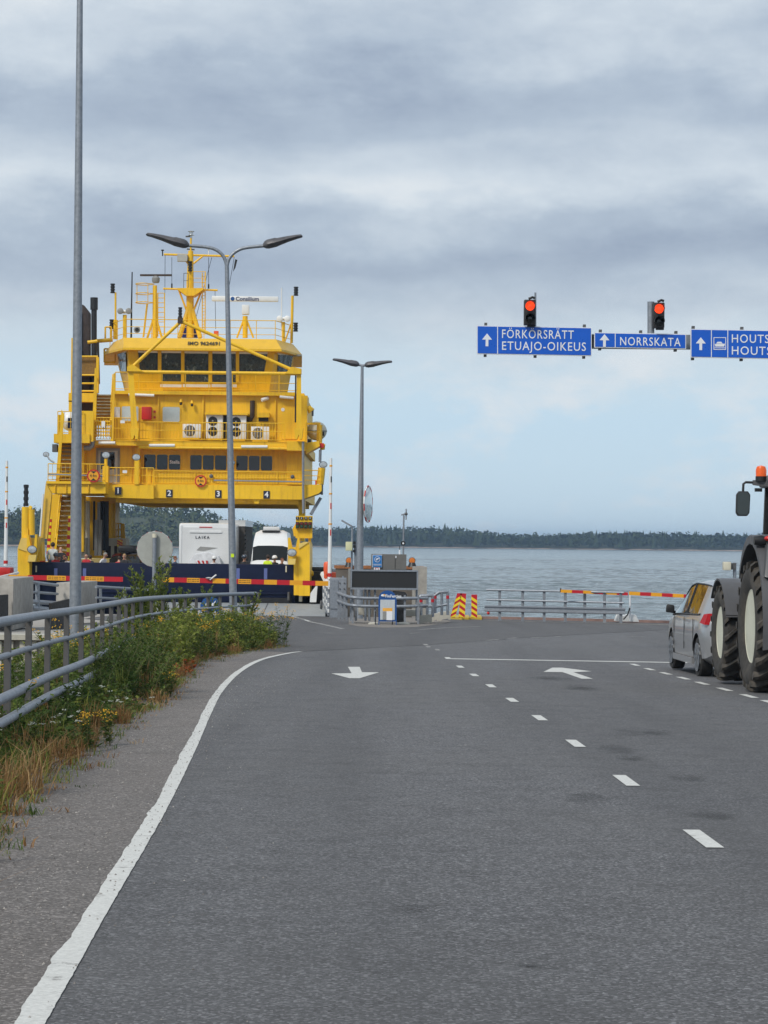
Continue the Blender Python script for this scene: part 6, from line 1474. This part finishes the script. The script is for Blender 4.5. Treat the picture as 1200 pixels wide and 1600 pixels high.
MB().box(-.9, .9, -.62, 1.42, 2.90, 3.08).build('cab_roof', FEND, TR, bevel=.06)
MB().prism([(-.8, -.44, 1.5), (.8, -.44, 1.5), (.76, -.42, 2.88), (-.76, -.42, 2.88)], (0, .01, 0)).build('rear_glass', GLS, TR); MB().prism([(-.8, 1.27, 1.4), (.8, 1.27, 1.4), (.76, 1.32, 2.88), (-.76, 1.32, 2.88)], (0, .01, 0)).build('windscreen', GLS, TR)
MB().box(-.78, .78, -.5, 1.35, .75, 1.4).build('cab_floor', FEND, TR, bevel=.05); MB().box(-.42, .42, 1.3, 3.45, .95, 1.75).build('bonnet', FEND, TR, bevel=.09); MB().box(-.25, .25, -.3, 3.2, .55, .95).build('chassis', STEEL_D, TR)
for y in (0, 2.72): MB().cyl((-1.0, y, .925 if y == 0 else .735), (1.0, y, .925 if y == 0 else .735), .14, .14, 12).build('axle', STEEL_D, TR)
MB().box(-.3, .3, .1, .7, 1.4, 1.55).build('seat', BLACK, TR, bevel=.04); MB().box(-.28, .28, .05, .2, 1.55, 2.1).build('seat_back', BLACK, TR, bevel=.04)
MB().cyl((-1.03, .45, 2.98), (-1.03, .45, 3.05), .08, .08, 14).build('beacon_base', BLACK, TR); MB().lathe([(.075, 0), (.078, .09), (.06, .14), (.01, .155)], (-1.03, .45, 3.05), 'Z', 16).build('beacon_dome', AMBER_L, TR)
MB().tube([(.60, 1.5, 1.5), (.60, 1.5, 3.0)], .07, 10).build('exhaust_stack', BLACK, TR)

# ------------------------------------------------------------------ vehicles on the ferry deck
def place(px, d): return Vector((W(px, 880, d).x, d, DECK + .03))
mw = paint('motorhome_white', (.72, .73, .73), .35)
t = thing('motorhome', 'white motorhome seen from behind with a covered rack on its rear', 'motorhome', place(321, 114), R(0), local=True)
MB().box(-1.26, 1.26, 0, 6.2, .35, 3.05).build('living_body', mw, t, bevel=.12)
MB().hexa([(-1.05, 6.1, .4), (1.05, 6.1, .4), (.95, 7.4, .5), (-.95, 7.4, .5), (-1.05, 6.1, 2.2), (1.05, 6.1, 2.2), (.9, 7.0, 1.2), (-.9, 7.0, 1.2)]).build('cab', mw, t, bevel=.06)
MB().box(-1.12, 1.12, -.03, .0, .75, 2.85).build('rear_panel', pm('rear_panel_white', (.66, .67, .67), .4, var=.03), t)
for s_ in (-1, 1): MB().box(s_ * 1.18 - .06, s_ * 1.18 + .06, -.06, .01, .6, 2.95).build('corner_moulding', mw, t, bevel=.02)
MB().box(-.3, .3, -.05, -.01, 2.84, 2.88).build('brake_light', RED, t); MB().box(-.75, .75, -.07, -.01, 2.60, 2.68).build('awning_lip', mw, t)
text_part('L A I K A', .17, (-.48, -.05, 2.38), pm('logo_charcoal', (.05, .05, .06), .5), t, 'brand_lettering', weight=.004)
mb = MB(); mb.prism([(-.42, -.05, 1.78), (-.25, -.05, 1.95), (.55, -.05, 1.90), (.2, -.05, 1.82), (-.1, -.05, 1.74)], (0, .03, 0)); mb.build('grey_swoosh', GREY, t)
mb = MB(); mb.prism([(-1.0, -.62, .8), (-.75, -.62, 1.25), (-.45, -.62, 1.62), (.2, -.62, 1.72), (.68, -.62, 1.50), (.85, -.62, .95), (.8, -.62, .5), (-.95, -.62, .5)], (0, .55, 0)); mb.build('rack_cover', pm('grey_cover_cloth', (.62, .63, .65), .7, var=.2, scale=3, bmp=.02), t, bevel=.08)
wb = MB().box(-.42, .16, -.66, -.64, .72, 1.30).build('warning_board', SWHITE, t)
for k in range(4): x0 = -.42 + k * .2 - .12; MB().prism([(max(-.42, x0), -.665, 1.30), (max(-.42, min(.16, x0 + .1)), -.665, 1.30), (min(.16, x0 + .38), -.665, .72), (min(.16, x0 + .28), -.665, .72)], (0, .004, 0)).build('warning_stripe', RED, wb)
for s_ in (-1, 1):
    wheel(t, (s_ * 1.0, 1.4, .35), .35, .24, .2, GREY, 5, s_); wheel(t, (s_ * .95, 6.3, .35), .35, .22, .2, GREY, 5, s_)
MB().tube([(-1.08, 6.4, 1.9), (-1.32, 6.5, 1.95)], .03, 6).build('mirror_arm', mw, t); MB().box(-1.46, -1.26, 6.3, 6.45, 1.5, 2.1).build('door_mirror', mw, t, bevel=.03)
t = thing('box_truck', 'dark-sided truck with a white roof edge behind the motorhome', 'truck', place(373, 119), 0, local=True)
MB().box(-.95, .28, 0, 7, .8, 2.95).build('cargo_body', pm('truck_brown', (.05, .045, .04), .7, var=.3), t); MB().box(-1.0, .30, -.04, 7.05, 2.95, 3.25).build('roof_edge', mw, t); MB().box(-.8, .2, .2, 8.5, .3, .8).build('chassis', STEEL_D, t)
for k in range(9): MB().box(.28, .34, .05, .12, 1.0 + k * .21, 1.1 + k * .21).build('side_rib', BLACK, t)
for s_ in (-1, 1):
    for y in (1.2, 7.6): wheel(t, (s_ * .5 - .3, y, .45), .45, .26, .25, GREY, 5, s_)
t = thing('camper_van', 'white high-roof camper van facing the gate with a dark windscreen', 'van', place(420.5, 113), 0, local=True)
st = [(0, .4, .80, .95, .72, 1.0, 1.05), (.12, .35, .88, 1.10, .80, 1.14, 1.18), (.55, .35, .92, 1.25, .80, 1.30, 1.36), (1.15, .35, .95, 1.30, .82, 1.95, 2.03), (1.4, .35, .97, 1.30, .80, 2.25, 2.36), (1.9, .35, .98, 1.30, .74, 2.62, 2.74), (3, .35, .98, 1.3, .74, 2.66, 2.78), (5.8, .35, .98, 1.3, .74, 2.62, 2.74)]
loft_car(t, st, lambda i, k: 'front_windscreen' if i == 2 and k in (6, 7) else ('side_window' if i in (3, 4) and k == 5 else None), mw, GLS)
MB().prism([(-.72, .62, 1.30), (.72, .62, 1.30), (.76, 1.10, 1.90), (-.76, 1.10, 1.90)], (0, .03, 0)).build('windscreen_glass', WIND, t)
MB().box(-.38, .38, 1.75, 2.5, 2.74, 2.92).build('roof_box', mw, t, bevel=.04); MB().box(-.42, .42, 1.7, 1.76, 2.66, 2.74).build('roof_lip', BLACK, t)
for s_ in (-1, 1): MB().box(s_ * 1.12 - .1, s_ * 1.12 + .1, 1.0, 1.12, 1.30, 1.75).build('door_mirror', BLACK, t, bevel=.03); wheel(t, (s_ * .88, .95, .35), .35, .22, .2, GREY, 5, s_); wheel(t, (s_ * .88, 4.6, .35), .35, .22, .2, GREY, 5, s_)
rc = hatchback(place(200, 119), R(178), 'dark red car with a black roof box on the ferry deck', paint('dark_red_paint', (.10, .008, .010), .3)); MB().box(-.4, .4, -1.2, .7, 1.6, 1.95).build('roof_box', BLACK, rc, bevel=.1)
hatchback(place(200, 125) + Vector((.2, 0, .12)), R(181), 'pale silver car parked behind the dark red one on the ferry deck', SILV)
hatchback(place(222, 114.5) + Vector((0, 0, 0)), R(179), 'black car half hidden behind the round mirror on the ferry deck', paint('black_car_paint', (.01, .01, .011), .25))
# ------------------------------------------------------------------ people on the ferry deck
def body_mesh(name, joints, edges, radii):
    me = bpy.data.meshes.new(name); me.from_pydata([Vector(j) for j in joints], edges, [])
    o = bpy.data.objects.new(name, me); COL.objects.link(o)
    m = o.modifiers.new('skin', 'SKIN'); sv = me.skin_vertices[0].data
    for i, r_ in enumerate(radii): sv[i].radius = r_ if isinstance(r_, tuple) else (r_, r_); sv[i].use_root = (i == 0)
    o.modifiers.new('sub', 'SUBSURF').levels = 2
    dg = bpy.context.evaluated_depsgraph_get(); dg.update()
    out = bpy.data.meshes.new_from_object(o.evaluated_get(dg)); bpy.data.objects.remove(o); bpy.data.meshes.remove(me); out.name = name
    return out
J = [(0, 0, .95), (0, .0, 1.15), (0, -.01, 1.38), (0, 0, 1.49), (0, -.02, 1.56), (0, -.03, 1.66), (0, -.03, 1.74),       # 0 pelvis .. 6 crown
     (.10, 0, .90), (.11, -.02, .50), (.11, .02, .08), (.12, -.13, .03), (-.10, 0, .90), (-.11, -.02, .50), (-.11, .02, .08), (-.12, -.13, .03),
     (.17, 0, 1.40), (.24, .02, 1.14), (.22, -.12, .92), (.21, -.17, .84), (-.17, 0, 1.40), (-.24, .02, 1.14), (-.20, -.16, .95), (-.18, -.22, .88)]
E = [(0, 1), (1, 2), (2, 3), (3, 4), (4, 5), (5, 6), (0, 7), (7, 8), (8, 9), (9, 10), (0, 11), (11, 12), (12, 13), (13, 14), (2, 15), (15, 16), (16, 17), (17, 18), (2, 19), (19, 20), (20, 21), (21, 22)]
RR = [(.15, .11), (.14, .10), (.16, .11), .06, .068, (.085, .10), .06, .09, .065, .045, .04, .09, .065, .045, .04, .065, .05, .038, .03, .065, .05, .038, .03]
BODY = body_mesh('person_body', J, E, RR)
def person(px, head_y, d, rz, label, shirt, trousers, hair, extra=None, lean=0.0, floor=DECK + .03, height=1.74, bulk=1.0, arm_skin=False):
    top = W(px, head_y, d); h = max(1.45, min(1.95, top.z - floor)); sc = h / 1.76
    t = thing('person', label, 'person', (top.x, d, floor), rz, group='people on the ferry deck', local=True)
    me = BODY.copy(); me.materials.clear()
    for m in (shirt, trousers, SKIN, hair): me.materials.append(m)
    for v in me.vertices:
        x, y, z = v.co
        if 1.1 < z < 1.46: x *= bulk; y *= bulk
        if z > 1.0: y -= lean * (z - 1.0)
        v.co = Vector((x, y, z)) * sc
    for p in me.polygons:
        c = p.center / sc
        hand = c.z < 1.0 and abs(c.x) > .155
        p.material_index = 2 if (c.z > 1.47 or hand) else (1 if c.z < .98 and abs(c.x) < .2 else 0)
    me.shade_smooth()
    b = bpy.data.objects.new('body', me); COL.objects.link(b); b.parent = t; ORG[b.name] = Vector()
    hc = Vector((0, -.03 - lean * .66, 1.66)) * sc
    for s_ in (-1, 1):
        MB().sphere(hc + Vector((s_ * .032, -.098, .005)) * sc, .013, 6, 4).build('eye', BLACK, t); MB().sphere(hc + Vector((s_ * .088, .0, -.01)) * sc, .022, 6, 4, (.5, 1, 1.4)).build('ear', SKIN, t)
    MB().sphere(hc + Vector((0, -.11, -.025)) * sc, .018, 6, 4, (.8, 1, 1.3)).build('nose', SKIN, t); MB().box(hc.x - .025, hc.x + .025, hc.y - .105, hc.y - .095, hc.z - .068, hc.z - .06).build('mouth', RED, t)
    if extra is None or not extra.startswith('bald'):
        mb = MB(); mb.sphere(hc + Vector((0, .018, .02)) * sc, .112 * sc, 12, 8, (.92, 1.0, 1.02)); mb.v = [v + Vector((0, .02, 0)) if v.y < hc.y - .05 * sc and v.z < hc.z + .04 * sc else v for v in mb.v]
        for v in mb.v:
            if v.z < hc.z + .03 * sc and v.y < hc.y - .02 * sc: v.y = hc.y - .02 * sc
        mb.build('hair', hair, t)
    if extra and 'helmet' in extra:
        m = {'helmet_dark': paint('helmet_navy', (.02, .035, .06), .35), 'helmet_white': paint('helmet_white', (.7, .7, .68), .35)}[extra]
        mb = MB(); mb.lathe([(.125, 0), (.128, .05), (.105, .11), (.06, .145), (.01, .155)], hc + Vector((0, -.005, .025)), 'Z', 14); o = mb.build('helmet', m, t)
        MB().box(hc.x - .09, hc.x + .09, hc.y - .17, hc.y - .09, hc.z + .02, hc.z + .035).build('visor', BLACK, o)
    return t
cl = lambda n, c: pm(n, c, .8, var=.1, scale=8)
LG, DK, RDC, ORC, LIME, WHT, JEAN = cl('pale_shirt', (.50, .56, .58)), cl('dark_shirt', (.02, .02, .022)), cl('red_jacket', (.45, .02, .03)), cl('orange_jacket', (.75, .13, .02)), cl('lime_vest', (.62, .80, .03)), cl('white_shirt', (.72, .72, .74)), cl('dark_trousers', (.02, .025, .04))
BRN, GRYH, BLN, RDH = cl('brown_hair', (.035, .022, .014)), cl('grey_hair', (.25, .24, .22)), cl('fair_hair', (.35, .22, .10)), cl('auburn_hair', (.16, .05, .02))
person(82.5, 848, 113.6, R(170), 'person in a pale grey shirt seen from behind at the stairs', LG, JEAN, BRN, floor=DECK + .25)
person(95, 854, 113.4, R(185), 'bald person in a black shirt seen from behind at the stairs', DK, JEAN, GRYH, 'bald', floor=DECK + .2)
person(87, 866.5, 111.5, R(10), 'person in a red jacket with a dark cap behind the bow gate', RDC, JEAN, BRN, 'helmet_dark')
person(91.5, 876, 111.9, R(25), 'person in an orange jacket bending low behind the bow gate', ORC, JEAN, BRN, lean=.2)
person(100.5, 866, 111.6, R(5), 'dark-haired bearded person in black behind the bow gate', DK, JEAN, BRN)
person(107, 871, 111.6, R(-30), 'person in a white top partly hidden by the tall lamp post', WHT, JEAN, BRN, lean=.3)
person(135, 865.5, 111.8, R(-15), 'bald person in a red and black jacket behind the bow gate', RDC, JEAN, BRN, 'bald')
person(141, 868, 112.4, R(160), 'dark-haired person in black standing behind a bald one', DK, JEAN, BRN)
person(158.5, 864, 111.6, R(60), 'grey-haired person in a white top leaning over behind the gate', WHT, JEAN, GRYH, lean=.35)
person(185, 872, 111.9, R(170), 'person in a dark red jacket low behind the gate', RDC, JEAN, BRN, lean=.2)
person(194.5, 866, 111.6, R(-10), 'fair-haired person in dark clothes beside the tall shrub', DK, JEAN, BLN)
person(273.5, 869.5, 111.8, R(70), 'auburn-haired person in a blue-grey top left of the motorhome', cl('slate_top', (.10, .12, .18)), JEAN, RDH)
person(334.5, 872, 112.2, R(10), 'person in a white cycling helmet before the motorhome', WHT, JEAN, BRN, 'helmet_white')
person(382, 869, 111.8, R(5), 'person in dark clothes with a dark cycling helmet by the van', DK, JEAN, BRN, 'helmet_dark')
person(418.5, 867.5, 111.8, R(165), 'person in a lime yellow vest before the camper van', LIME, JEAN, BRN)
person(429, 870.5, 112.0, R(15), 'person in a white cycling helmet beside the lime vest', DK, JEAN, BRN, 'helmet_white')
person(439, 873.5, 111.8, R(40), 'brown-haired person low behind the gate by the right post', DK, JEAN, RDH, lean=.15)
# ------------------------------------------------------------------ roadside plants
pr_ = random.Random(21)
GR_D = leaf_mat('weed_leaves_dark', [(.040, .078, .018), (.078, .128, .030), (.13, .18, .045)], 1.2, .3)
GR_M = leaf_mat('weed_leaves_fresh', [(.10, .145, .026), (.18, .225, .042), (.29, .31, .07)], 1.2, .35)
GR_Y = leaf_mat('weed_leaves_yellowed', [(.12, .14, .02), (.20, .19, .03), (.26, .20, .04)], 1.2, .35)
DRY = leaf_mat('dry_grass_blades', [(.16, .075, .028), (.29, .155, .06), (.42, .28, .13)], 1.0, .25)
RDB = leaf_mat('reddened_leaves', [(.20, .035, .012), (.34, .07, .02), (.36, .13, .03)], 2, .3)
STEM = pm('plant_stems', (.10, .10, .04), .8, var=.3)
TAN = pm('tansy_yellow', (.74, .40, .008), .6, var=.15, scale=20); UMB = pm('white_umbels', (.62, .64, .55), .7, var=.1)
BARK = pm('shrub_bark', (.09, .08, .055), .9, var=.2)
def leaf(mb, p, d, L, w, r):
    d = d.normalized(); s_ = d.cross(Vector((r.gauss(0, .4), r.gauss(0, .4), 1))).normalized() * w; n = s_.cross(d).normalized() * (w * .35)
    m = p + d * (L * .5); mb.add([p, m + s_ + n, p + d * L, m - s_ + n], [(0, 1, 2, 3)])
def stem_curve(base, h, lean, r, n=5):
    a = r.random() * 6.283; b = Vector((math.cos(a), math.sin(a), 0)) * lean; return [base + b * (t * t) * h + Vector((0, 0, h * t * (1 - .12 * lean * t))) for t in [k / n for k in range(n + 1)]]
def along_curve(c, t):
    x = t * (len(c) - 1); i = min(int(x), len(c) - 2); return c[i].lerp(c[i + 1], x - i), (c[i + 1] - c[i]).normalized()
def weed(mb, sm, base, h, r, kind):
    ns = {'feather': r.randint(6, 10), 'leafy': r.randint(4, 7), 'bushy': r.randint(7, 11)}[kind]
    for _ in range(ns):
        hh = h * r.uniform(.55, 1.05); c = stem_curve(base + Vector((r.gauss(0, .07), r.gauss(0, .07), -.02)), hh, r.uniform(.1, .6), r)
        sm.tube(c, [.005, .0045, .004, .0035, .003, .002], 3, False)
        if kind == 'feather':
            for k in range(int(44 * hh / .7)):
                t = r.uniform(.08, 1); p, d = along_curve(c, t); a = r.random() * 6.283
                leaf(mb, p, Vector((math.cos(a), math.sin(a), r.uniform(.1, .9))), r.uniform(.06, .13) * (1.1 - .5 * t), r.uniform(.007, .014), r)
        else:
            for k in range(int((26 if kind == 'leafy' else 32) * hh / .7)):
                t = r.uniform(.12, 1); p, d = along_curve(c, t); a = r.random() * 6.283
                leaf(mb, p, Vector((math.cos(a), math.sin(a), r.uniform(-.1, .8))), r.uniform(.06, .115) * (1.15 - .45 * t), r.uniform(.018, .034), r)
def tuft(mb, base, h, n, r, spread=.5):
    for _ in range(n):
        a = r.random() * 6.283; hh = h * r.uniform(.5, 1.1); ln = r.uniform(.1, 1) * spread; d = Vector((math.cos(a), math.sin(a), 0)); s_ = Vector((-d.y, d.x, 0)) * r.uniform(.002, .0045)
        p0 = base + Vector((r.gauss(0, .05), r.gauss(0, .05), -.01)); p1 = p0 + d * (ln * hh * .35) + Vector((0, 0, hh * .65)); p2 = p0 + d * (ln * hh) + Vector((0, 0, hh * r.uniform(.7, 1.0)))
        mb.add([p0 - s_, p0 + s_, p1 + s_ * .8, p1 - s_ * .8, p2], [(0, 1, 2, 3), (3, 2, 4)])
edge_tab = [(8, -2.0), (13.5, -2.2), (16, -2.36), (20, -2.55), (24.7, -2.72), (30.6, -2.74), (36, -3.05), (43, -3.35), (48, -3.1), (52, -2.65), (55, -2.3), (58, -2.5), (62, -3.0)]
def ebound(y): return interp(edge_tab, y)
def ground_at(x, y):
    dx = rail_x(y) - .15 - x; return gz(y) - (.02 + 1.05 * min(1, max(0, (dx - .5) / 2.6)) if dx > 0 else 0)
mbs = {k: MB() for k in ('dark', 'fresh', 'yellow', 'dry', 'red', 'stem', 'umbel')}
for i in range(620):
    y = 14 + 46 * pr_.random() ** .9; e = ebound(y); back = rail_x(y) - (.9 if y < 30 else 1.3)
    x = e - abs(pr_.gauss(0, .5)) - .10 if pr_.random() < .55 else pr_.uniform(back, e - .15)
    if y < 19 and pr_.random() < .55: continue
    inner = min(1, (e - x) / .7); ty = min(1, max(0, (y - 20) / 22))
    h = (.20 + .38 * inner + .14 * ty * inner) * pr_.uniform(.7, 1.2)
    if y < 29: h *= .62
    if x < rail_x(y) - .3: h *= 1.05
    b = Vector((x, y, ground_at(x, y))); u = pr_.random()
    if y < 33: kind, key = ('feather', 'dark') if u < .5 else (('leafy', 'fresh') if u < .72 else ('bushy', 'dark'))
    else: kind, key = ('feather', 'dark') if u < .28 else (('bushy', 'fresh') if u < .78 else ('leafy', 'yellow' if u > .88 else 'fresh'))
    weed(mbs[key], mbs['stem'], b, h, pr_, kind)
    if y < 28 and u > .95 and inner > .2:
        for _ in range(6):
            c = b + Vector((pr_.gauss(0, .12), pr_.gauss(0, .12), h * pr_.uniform(.8, 1.05)))
            for _ in range(7): mbs['umbel'].cbox(c + Vector((pr_.gauss(0, .014), pr_.gauss(0, .014), pr_.gauss(0, .004))), .009, .009, .005, pr_.random())
for y0, y1, n in ((30, 34, 22), (38, 56, 60)):           # denser clumps against the rails
    for _ in range(n):
        y = pr_.uniform(y0, y1); x = rail_x(y) + pr_.uniform(.15, .85 if y > 36 else .9)
        weed(mbs['dark' if y < 36 else 'fresh'], mbs['stem'], Vector((x, y, gz(y))), pr_.uniform(.6, 1.0), pr_, 'feather' if y < 36 else 'bushy')
for i in range(340):
    y = 9 + 47 * pr_.random() ** 2.0; e = ebound(y); x = e - abs(pr_.gauss(0, .40)) + .05
    if y < 18: x = e - abs(pr_.gauss(0, .6)) + pr_.gauss(0, .08)
    elif pr_.random() < .45: continue
    h = pr_.uniform(.10, .34) * (1.25 if y < 19 else .9)
    tuft(mbs['dry' if pr_.random() < .93 else 'fresh'], Vector((x, y, ground_at(x, y))), h, pr_.randint(30, 60), pr_, pr_.uniform(.8, 2.2))
for i in range(500):                                     # dead, flattened litter at the edge
    y = 12 + 44 * pr_.random(); x = ebound(y) - pr_.gauss(.05, .16); tuft(mbs['dry'], Vector((x, y, ground_at(x, y))), pr_.uniform(.03, .10), 9, pr_, 2.6)
for i in range(160):                                     # low green creepers out on the shoulder
    y = 13 + 42 * pr_.random(); x = ebound(y) + abs(pr_.gauss(0, .13)) - .05; tuft(mbs['dark' if i % 2 else 'fresh'], Vector((x, y, ground_at(x, y))), pr_.uniform(.04, .13), 14, pr_, 1.6)
for i in range(260):
    y = 13 + 44 * pr_.random(); x = pr_.uniform(rail_x(y) - .8, ebound(y) - .1)
    tuft(mbs['fresh' if pr_.random() < .6 else 'dry'], Vector((x, y, ground_at(x, y))), pr_.uniform(.3, .7) * (.6 if y < 29 else 1), 24, pr_, .6)
for i in range(16):
    y = 39 + pr_.gauss(0, 1.4); x = ebound(y) - pr_.uniform(.0, .4); weed(mbs['red'], mbs['stem'], Vector((x, y, gz(y))), pr_.uniform(.12, .25), pr_, 'bushy')
for i in range(60):                                      # slope beyond the railing
    y = pr_.uniform(20, 58); x = rail_x(y) - pr_.uniform(1.0, 5.5); weed(mbs[pr_.choice(('dark', 'fresh', 'fresh'))], mbs['stem'], Vector((x, y, ground_at(x, y))), pr_.uniform(.7, 1.25), pr_, pr_.choice(('feather', 'bushy')))
for key, mat, nm, lab in (('dark', GR_D, 'feathery_weeds', 'dark green feathery weeds crowding the foot of the road railing'), ('fresh', GR_M, 'leafy_weeds', 'fresh green leafy weeds growing through the road railing'), ('yellow', GR_Y, 'yellowed_weeds', 'yellowing weeds scattered among the roadside greenery'),
                          ('dry', DRY, 'dry_grass', 'dry tan grass along the edge of the road shoulder'), ('red', RDB, 'reddened_weeds', 'patch of reddened low weeds at the shoulder edge'), ('stem', STEM, 'weed_stems', 'thin stems of the roadside weeds'), ('umbel', UMB, 'umbel_flowers', 'tiny white flower heads among the nearest weeds')):
    o = mbs[key].build(nm, mat, smooth=0); tag(o, lab, 'weeds' if key != 'dry' else 'grass', kind='stuff')
# tansy plants, one by one
def tansy(seed, h):
    r = random.Random(seed); t = thing('tansy_plant', 'x', 'plant', (0, 0, 0), local=True); sm, lf, fl_ = MB(), MB(), MB()
    for _ in range(r.randint(4, 6)):
        hh = h * r.uniform(.7, 1.05); c = stem_curve(Vector((r.gauss(0, .04), r.gauss(0, .04), 0)), hh, r.uniform(.1, .5), r); sm.tube(c, [.006, .005, .005, .004, .004, .003], 4, False)
        for k in range(34):
            tt = r.uniform(.1, .9); p, d = along_curve(c, tt); a = r.random() * 6.283; leaf(lf, p, Vector((math.cos(a), math.sin(a), r.uniform(0, .6))), r.uniform(.06, .12), r.uniform(.008, .016), r)
        for k in range(r.randint(7, 13)): q = c[-1] + Vector((r.gauss(0, .04), r.gauss(0, .04), r.uniform(-.045, .015))); fl_.cyl(q, q + Vector((0, 0, .008)), .0095, .008, 6)
    sm.build('stems', STEM, t); lf.build('leaves', GR_D, t, smooth=0); tag(fl_.build('flower_heads', TAN, t, smooth=0), kind='stuff'); return t
protos = [tansy(31, .8), tansy(32, .95), tansy(33, .6)]; used_ = set()
spots = [(425, 55.5, .3, 'e'), (438, 55, .2, 'e'), (410, 57, .4, 'e'), (398, 56, .2, 'e'), (418, 53.5, .1, 'e'), (445, 54.2, .0, 'e'), (388, 54, .1, 'e'), (212, 40, 0, 'm'), (228, 41, .0, 'm'), (238, 39, .1, 'm'), (200, 38, .0, 'm'), (246, 42, .2, 'm'), (330, 47, 0, 'm'), (298, 45, 0, 'm'),
         (100, 33, 0, 'b'), (108, 34, 0, 'b'), (96, 35, 0, 'b'), (104, 37, 0, 'b'), (150, 38, 0, 'b'), (268, 31.0, 0, 's'), (138, 21.2, 0, 's'), (168, 22, 0, 's'), (8, 22, 0, 'b'), (352, 50, 0, 'm'), (312, 44, 0, 'm')]
LAB = {'e': 'yellow-flowered tansy growing round the free end of the road railing', 'm': 'yellow-flowered tansy among the leafy weeds along the road railing', 'b': 'yellow-flowered tansy behind the road railing near the tall lamp post', 's': 'low yellow-flowered tansy at the edge of the gravelly shoulder'}
for i, (px, d, q, key) in enumerate(spots):
    p = protos[2 if key == 's' else i % 2]; o = p if p.name not in used_ else copy_tree(p); used_.add(o.name)
    x = W(px, 1000, d).x; o.location = (x, d, ground_at(x, d)); o.rotation_euler.z = pr_.random() * 6.283; s_ = pr_.uniform(.85, 1.15) * (.55 if key == 's' else 1); o.scale = (s_, s_, s_)
    o['label'] = LAB[key]; o['group'] = {'e': 'tansies at the railing end', 'm': 'tansies along the railing', 'b': 'tansies behind the railing', 's': 'tansies at the shoulder'}[key]
# willow shrub
def shrub(px, d, topy, n, lab, seed, spread):
    r = random.Random(seed); x = W(px, 950, d).x; base = Vector((x, d, ground_at(x, d))); h = W(px, topy, d).z - base.z; t = thing('willow_shrub', lab, 'shrub', base, group='young willow shrubs'); wd, lf = MB(), MB()
    for k in range(n):
        hh = h * r.uniform(.62, 1.0); c = stem_curve(base + Vector((r.gauss(0, .06), r.gauss(0, .06), 0)), hh, r.uniform(.05, spread), r, 8); wd.tube(c, [.014 * (1 - i / 10) + .003 for i in range(9)], 5)
        tw = [(c, .25, 1.0, 95)]
        for j in range(5):
            p, dd = along_curve(c, r.uniform(.3, .8)); a = r.random() * 6.283; e = p + Vector((math.cos(a) * .22, math.sin(a) * .22, r.uniform(.25, .45))); c2 = [p, p.lerp(e, .5) + Vector((0, 0, -.02)), e]; wd.tube(c2, [.006, .005, .003], 4); tw.append((c2, .15, 1.0, 26))
        for cc, t0, t1, m in tw:
            for _ in range(m):
                p, dd = along_curve(cc, r.uniform(t0, t1)); a = r.random() * 6.283; leaf(lf, p, Vector((math.cos(a), math.sin(a), 0)) * .8 + dd * r.uniform(.5, 1.2), r.uniform(.06, .10), r.uniform(.014, .022), r)
    wd.build('branches', BARK, t); lf.build('leaves', GR_M, t, smooth=0)
shrub(218, 50, 870, 9, 'tall young willow shrub before the round mirror back', 51, .30); shrub(247, 52, 866, 5, 'slender young willow shrub beside the taller one', 52, .16)
shrub(203, 50, 915, 7, 'low bushy willow shrub at the foot of the tall one', 55, .5); shrub(281, 56, 915, 3, 'thin willow shoots rising above the railing', 53, .15); shrub(389, 62, 925, 3, 'thin willow shoots beside the twin-armed lamp post', 54, .15); shrub(330, 61, 922, 3, 'thin willow shoots before the blue board', 56, .15)
# loose grit on the shoulder
mb = MB()
for i in range(5200):
    y = 8 + 30 * pr_.random() ** 1.8; e = min(edge_pts, key=lambda p: abs(p.y - y)).x if i % 40 == 0 else e
    x = e - .12 - abs(pr_.gauss(0, .5)) if pr_.random() < .96 else e + abs(pr_.gauss(0, .4)); s_ = pr_.uniform(.0025, .008) * (1.5 if pr_.random() < .06 else 1)
    c = on_ground(x, y, .006); a = pr_.random() * 3
    mb.add([c + Vector((s_ * math.cos(a + k * 2.09), s_ * math.sin(a + k * 2.09), 0)) for k in range(3)] + [c + Vector((0, 0, s_ * .9))], [(0, 1, 3), (1, 2, 3), (2, 0, 3)], 0)
gro = mb.build('grit', [leaf_mat('grit_stones', [(.10, .095, .09), (.22, .20, .185), (.40, .38, .35)], 30)], smooth=0); tag(gro, 'loose grit scattered over the road shoulder', 'grit', kind='stuff')
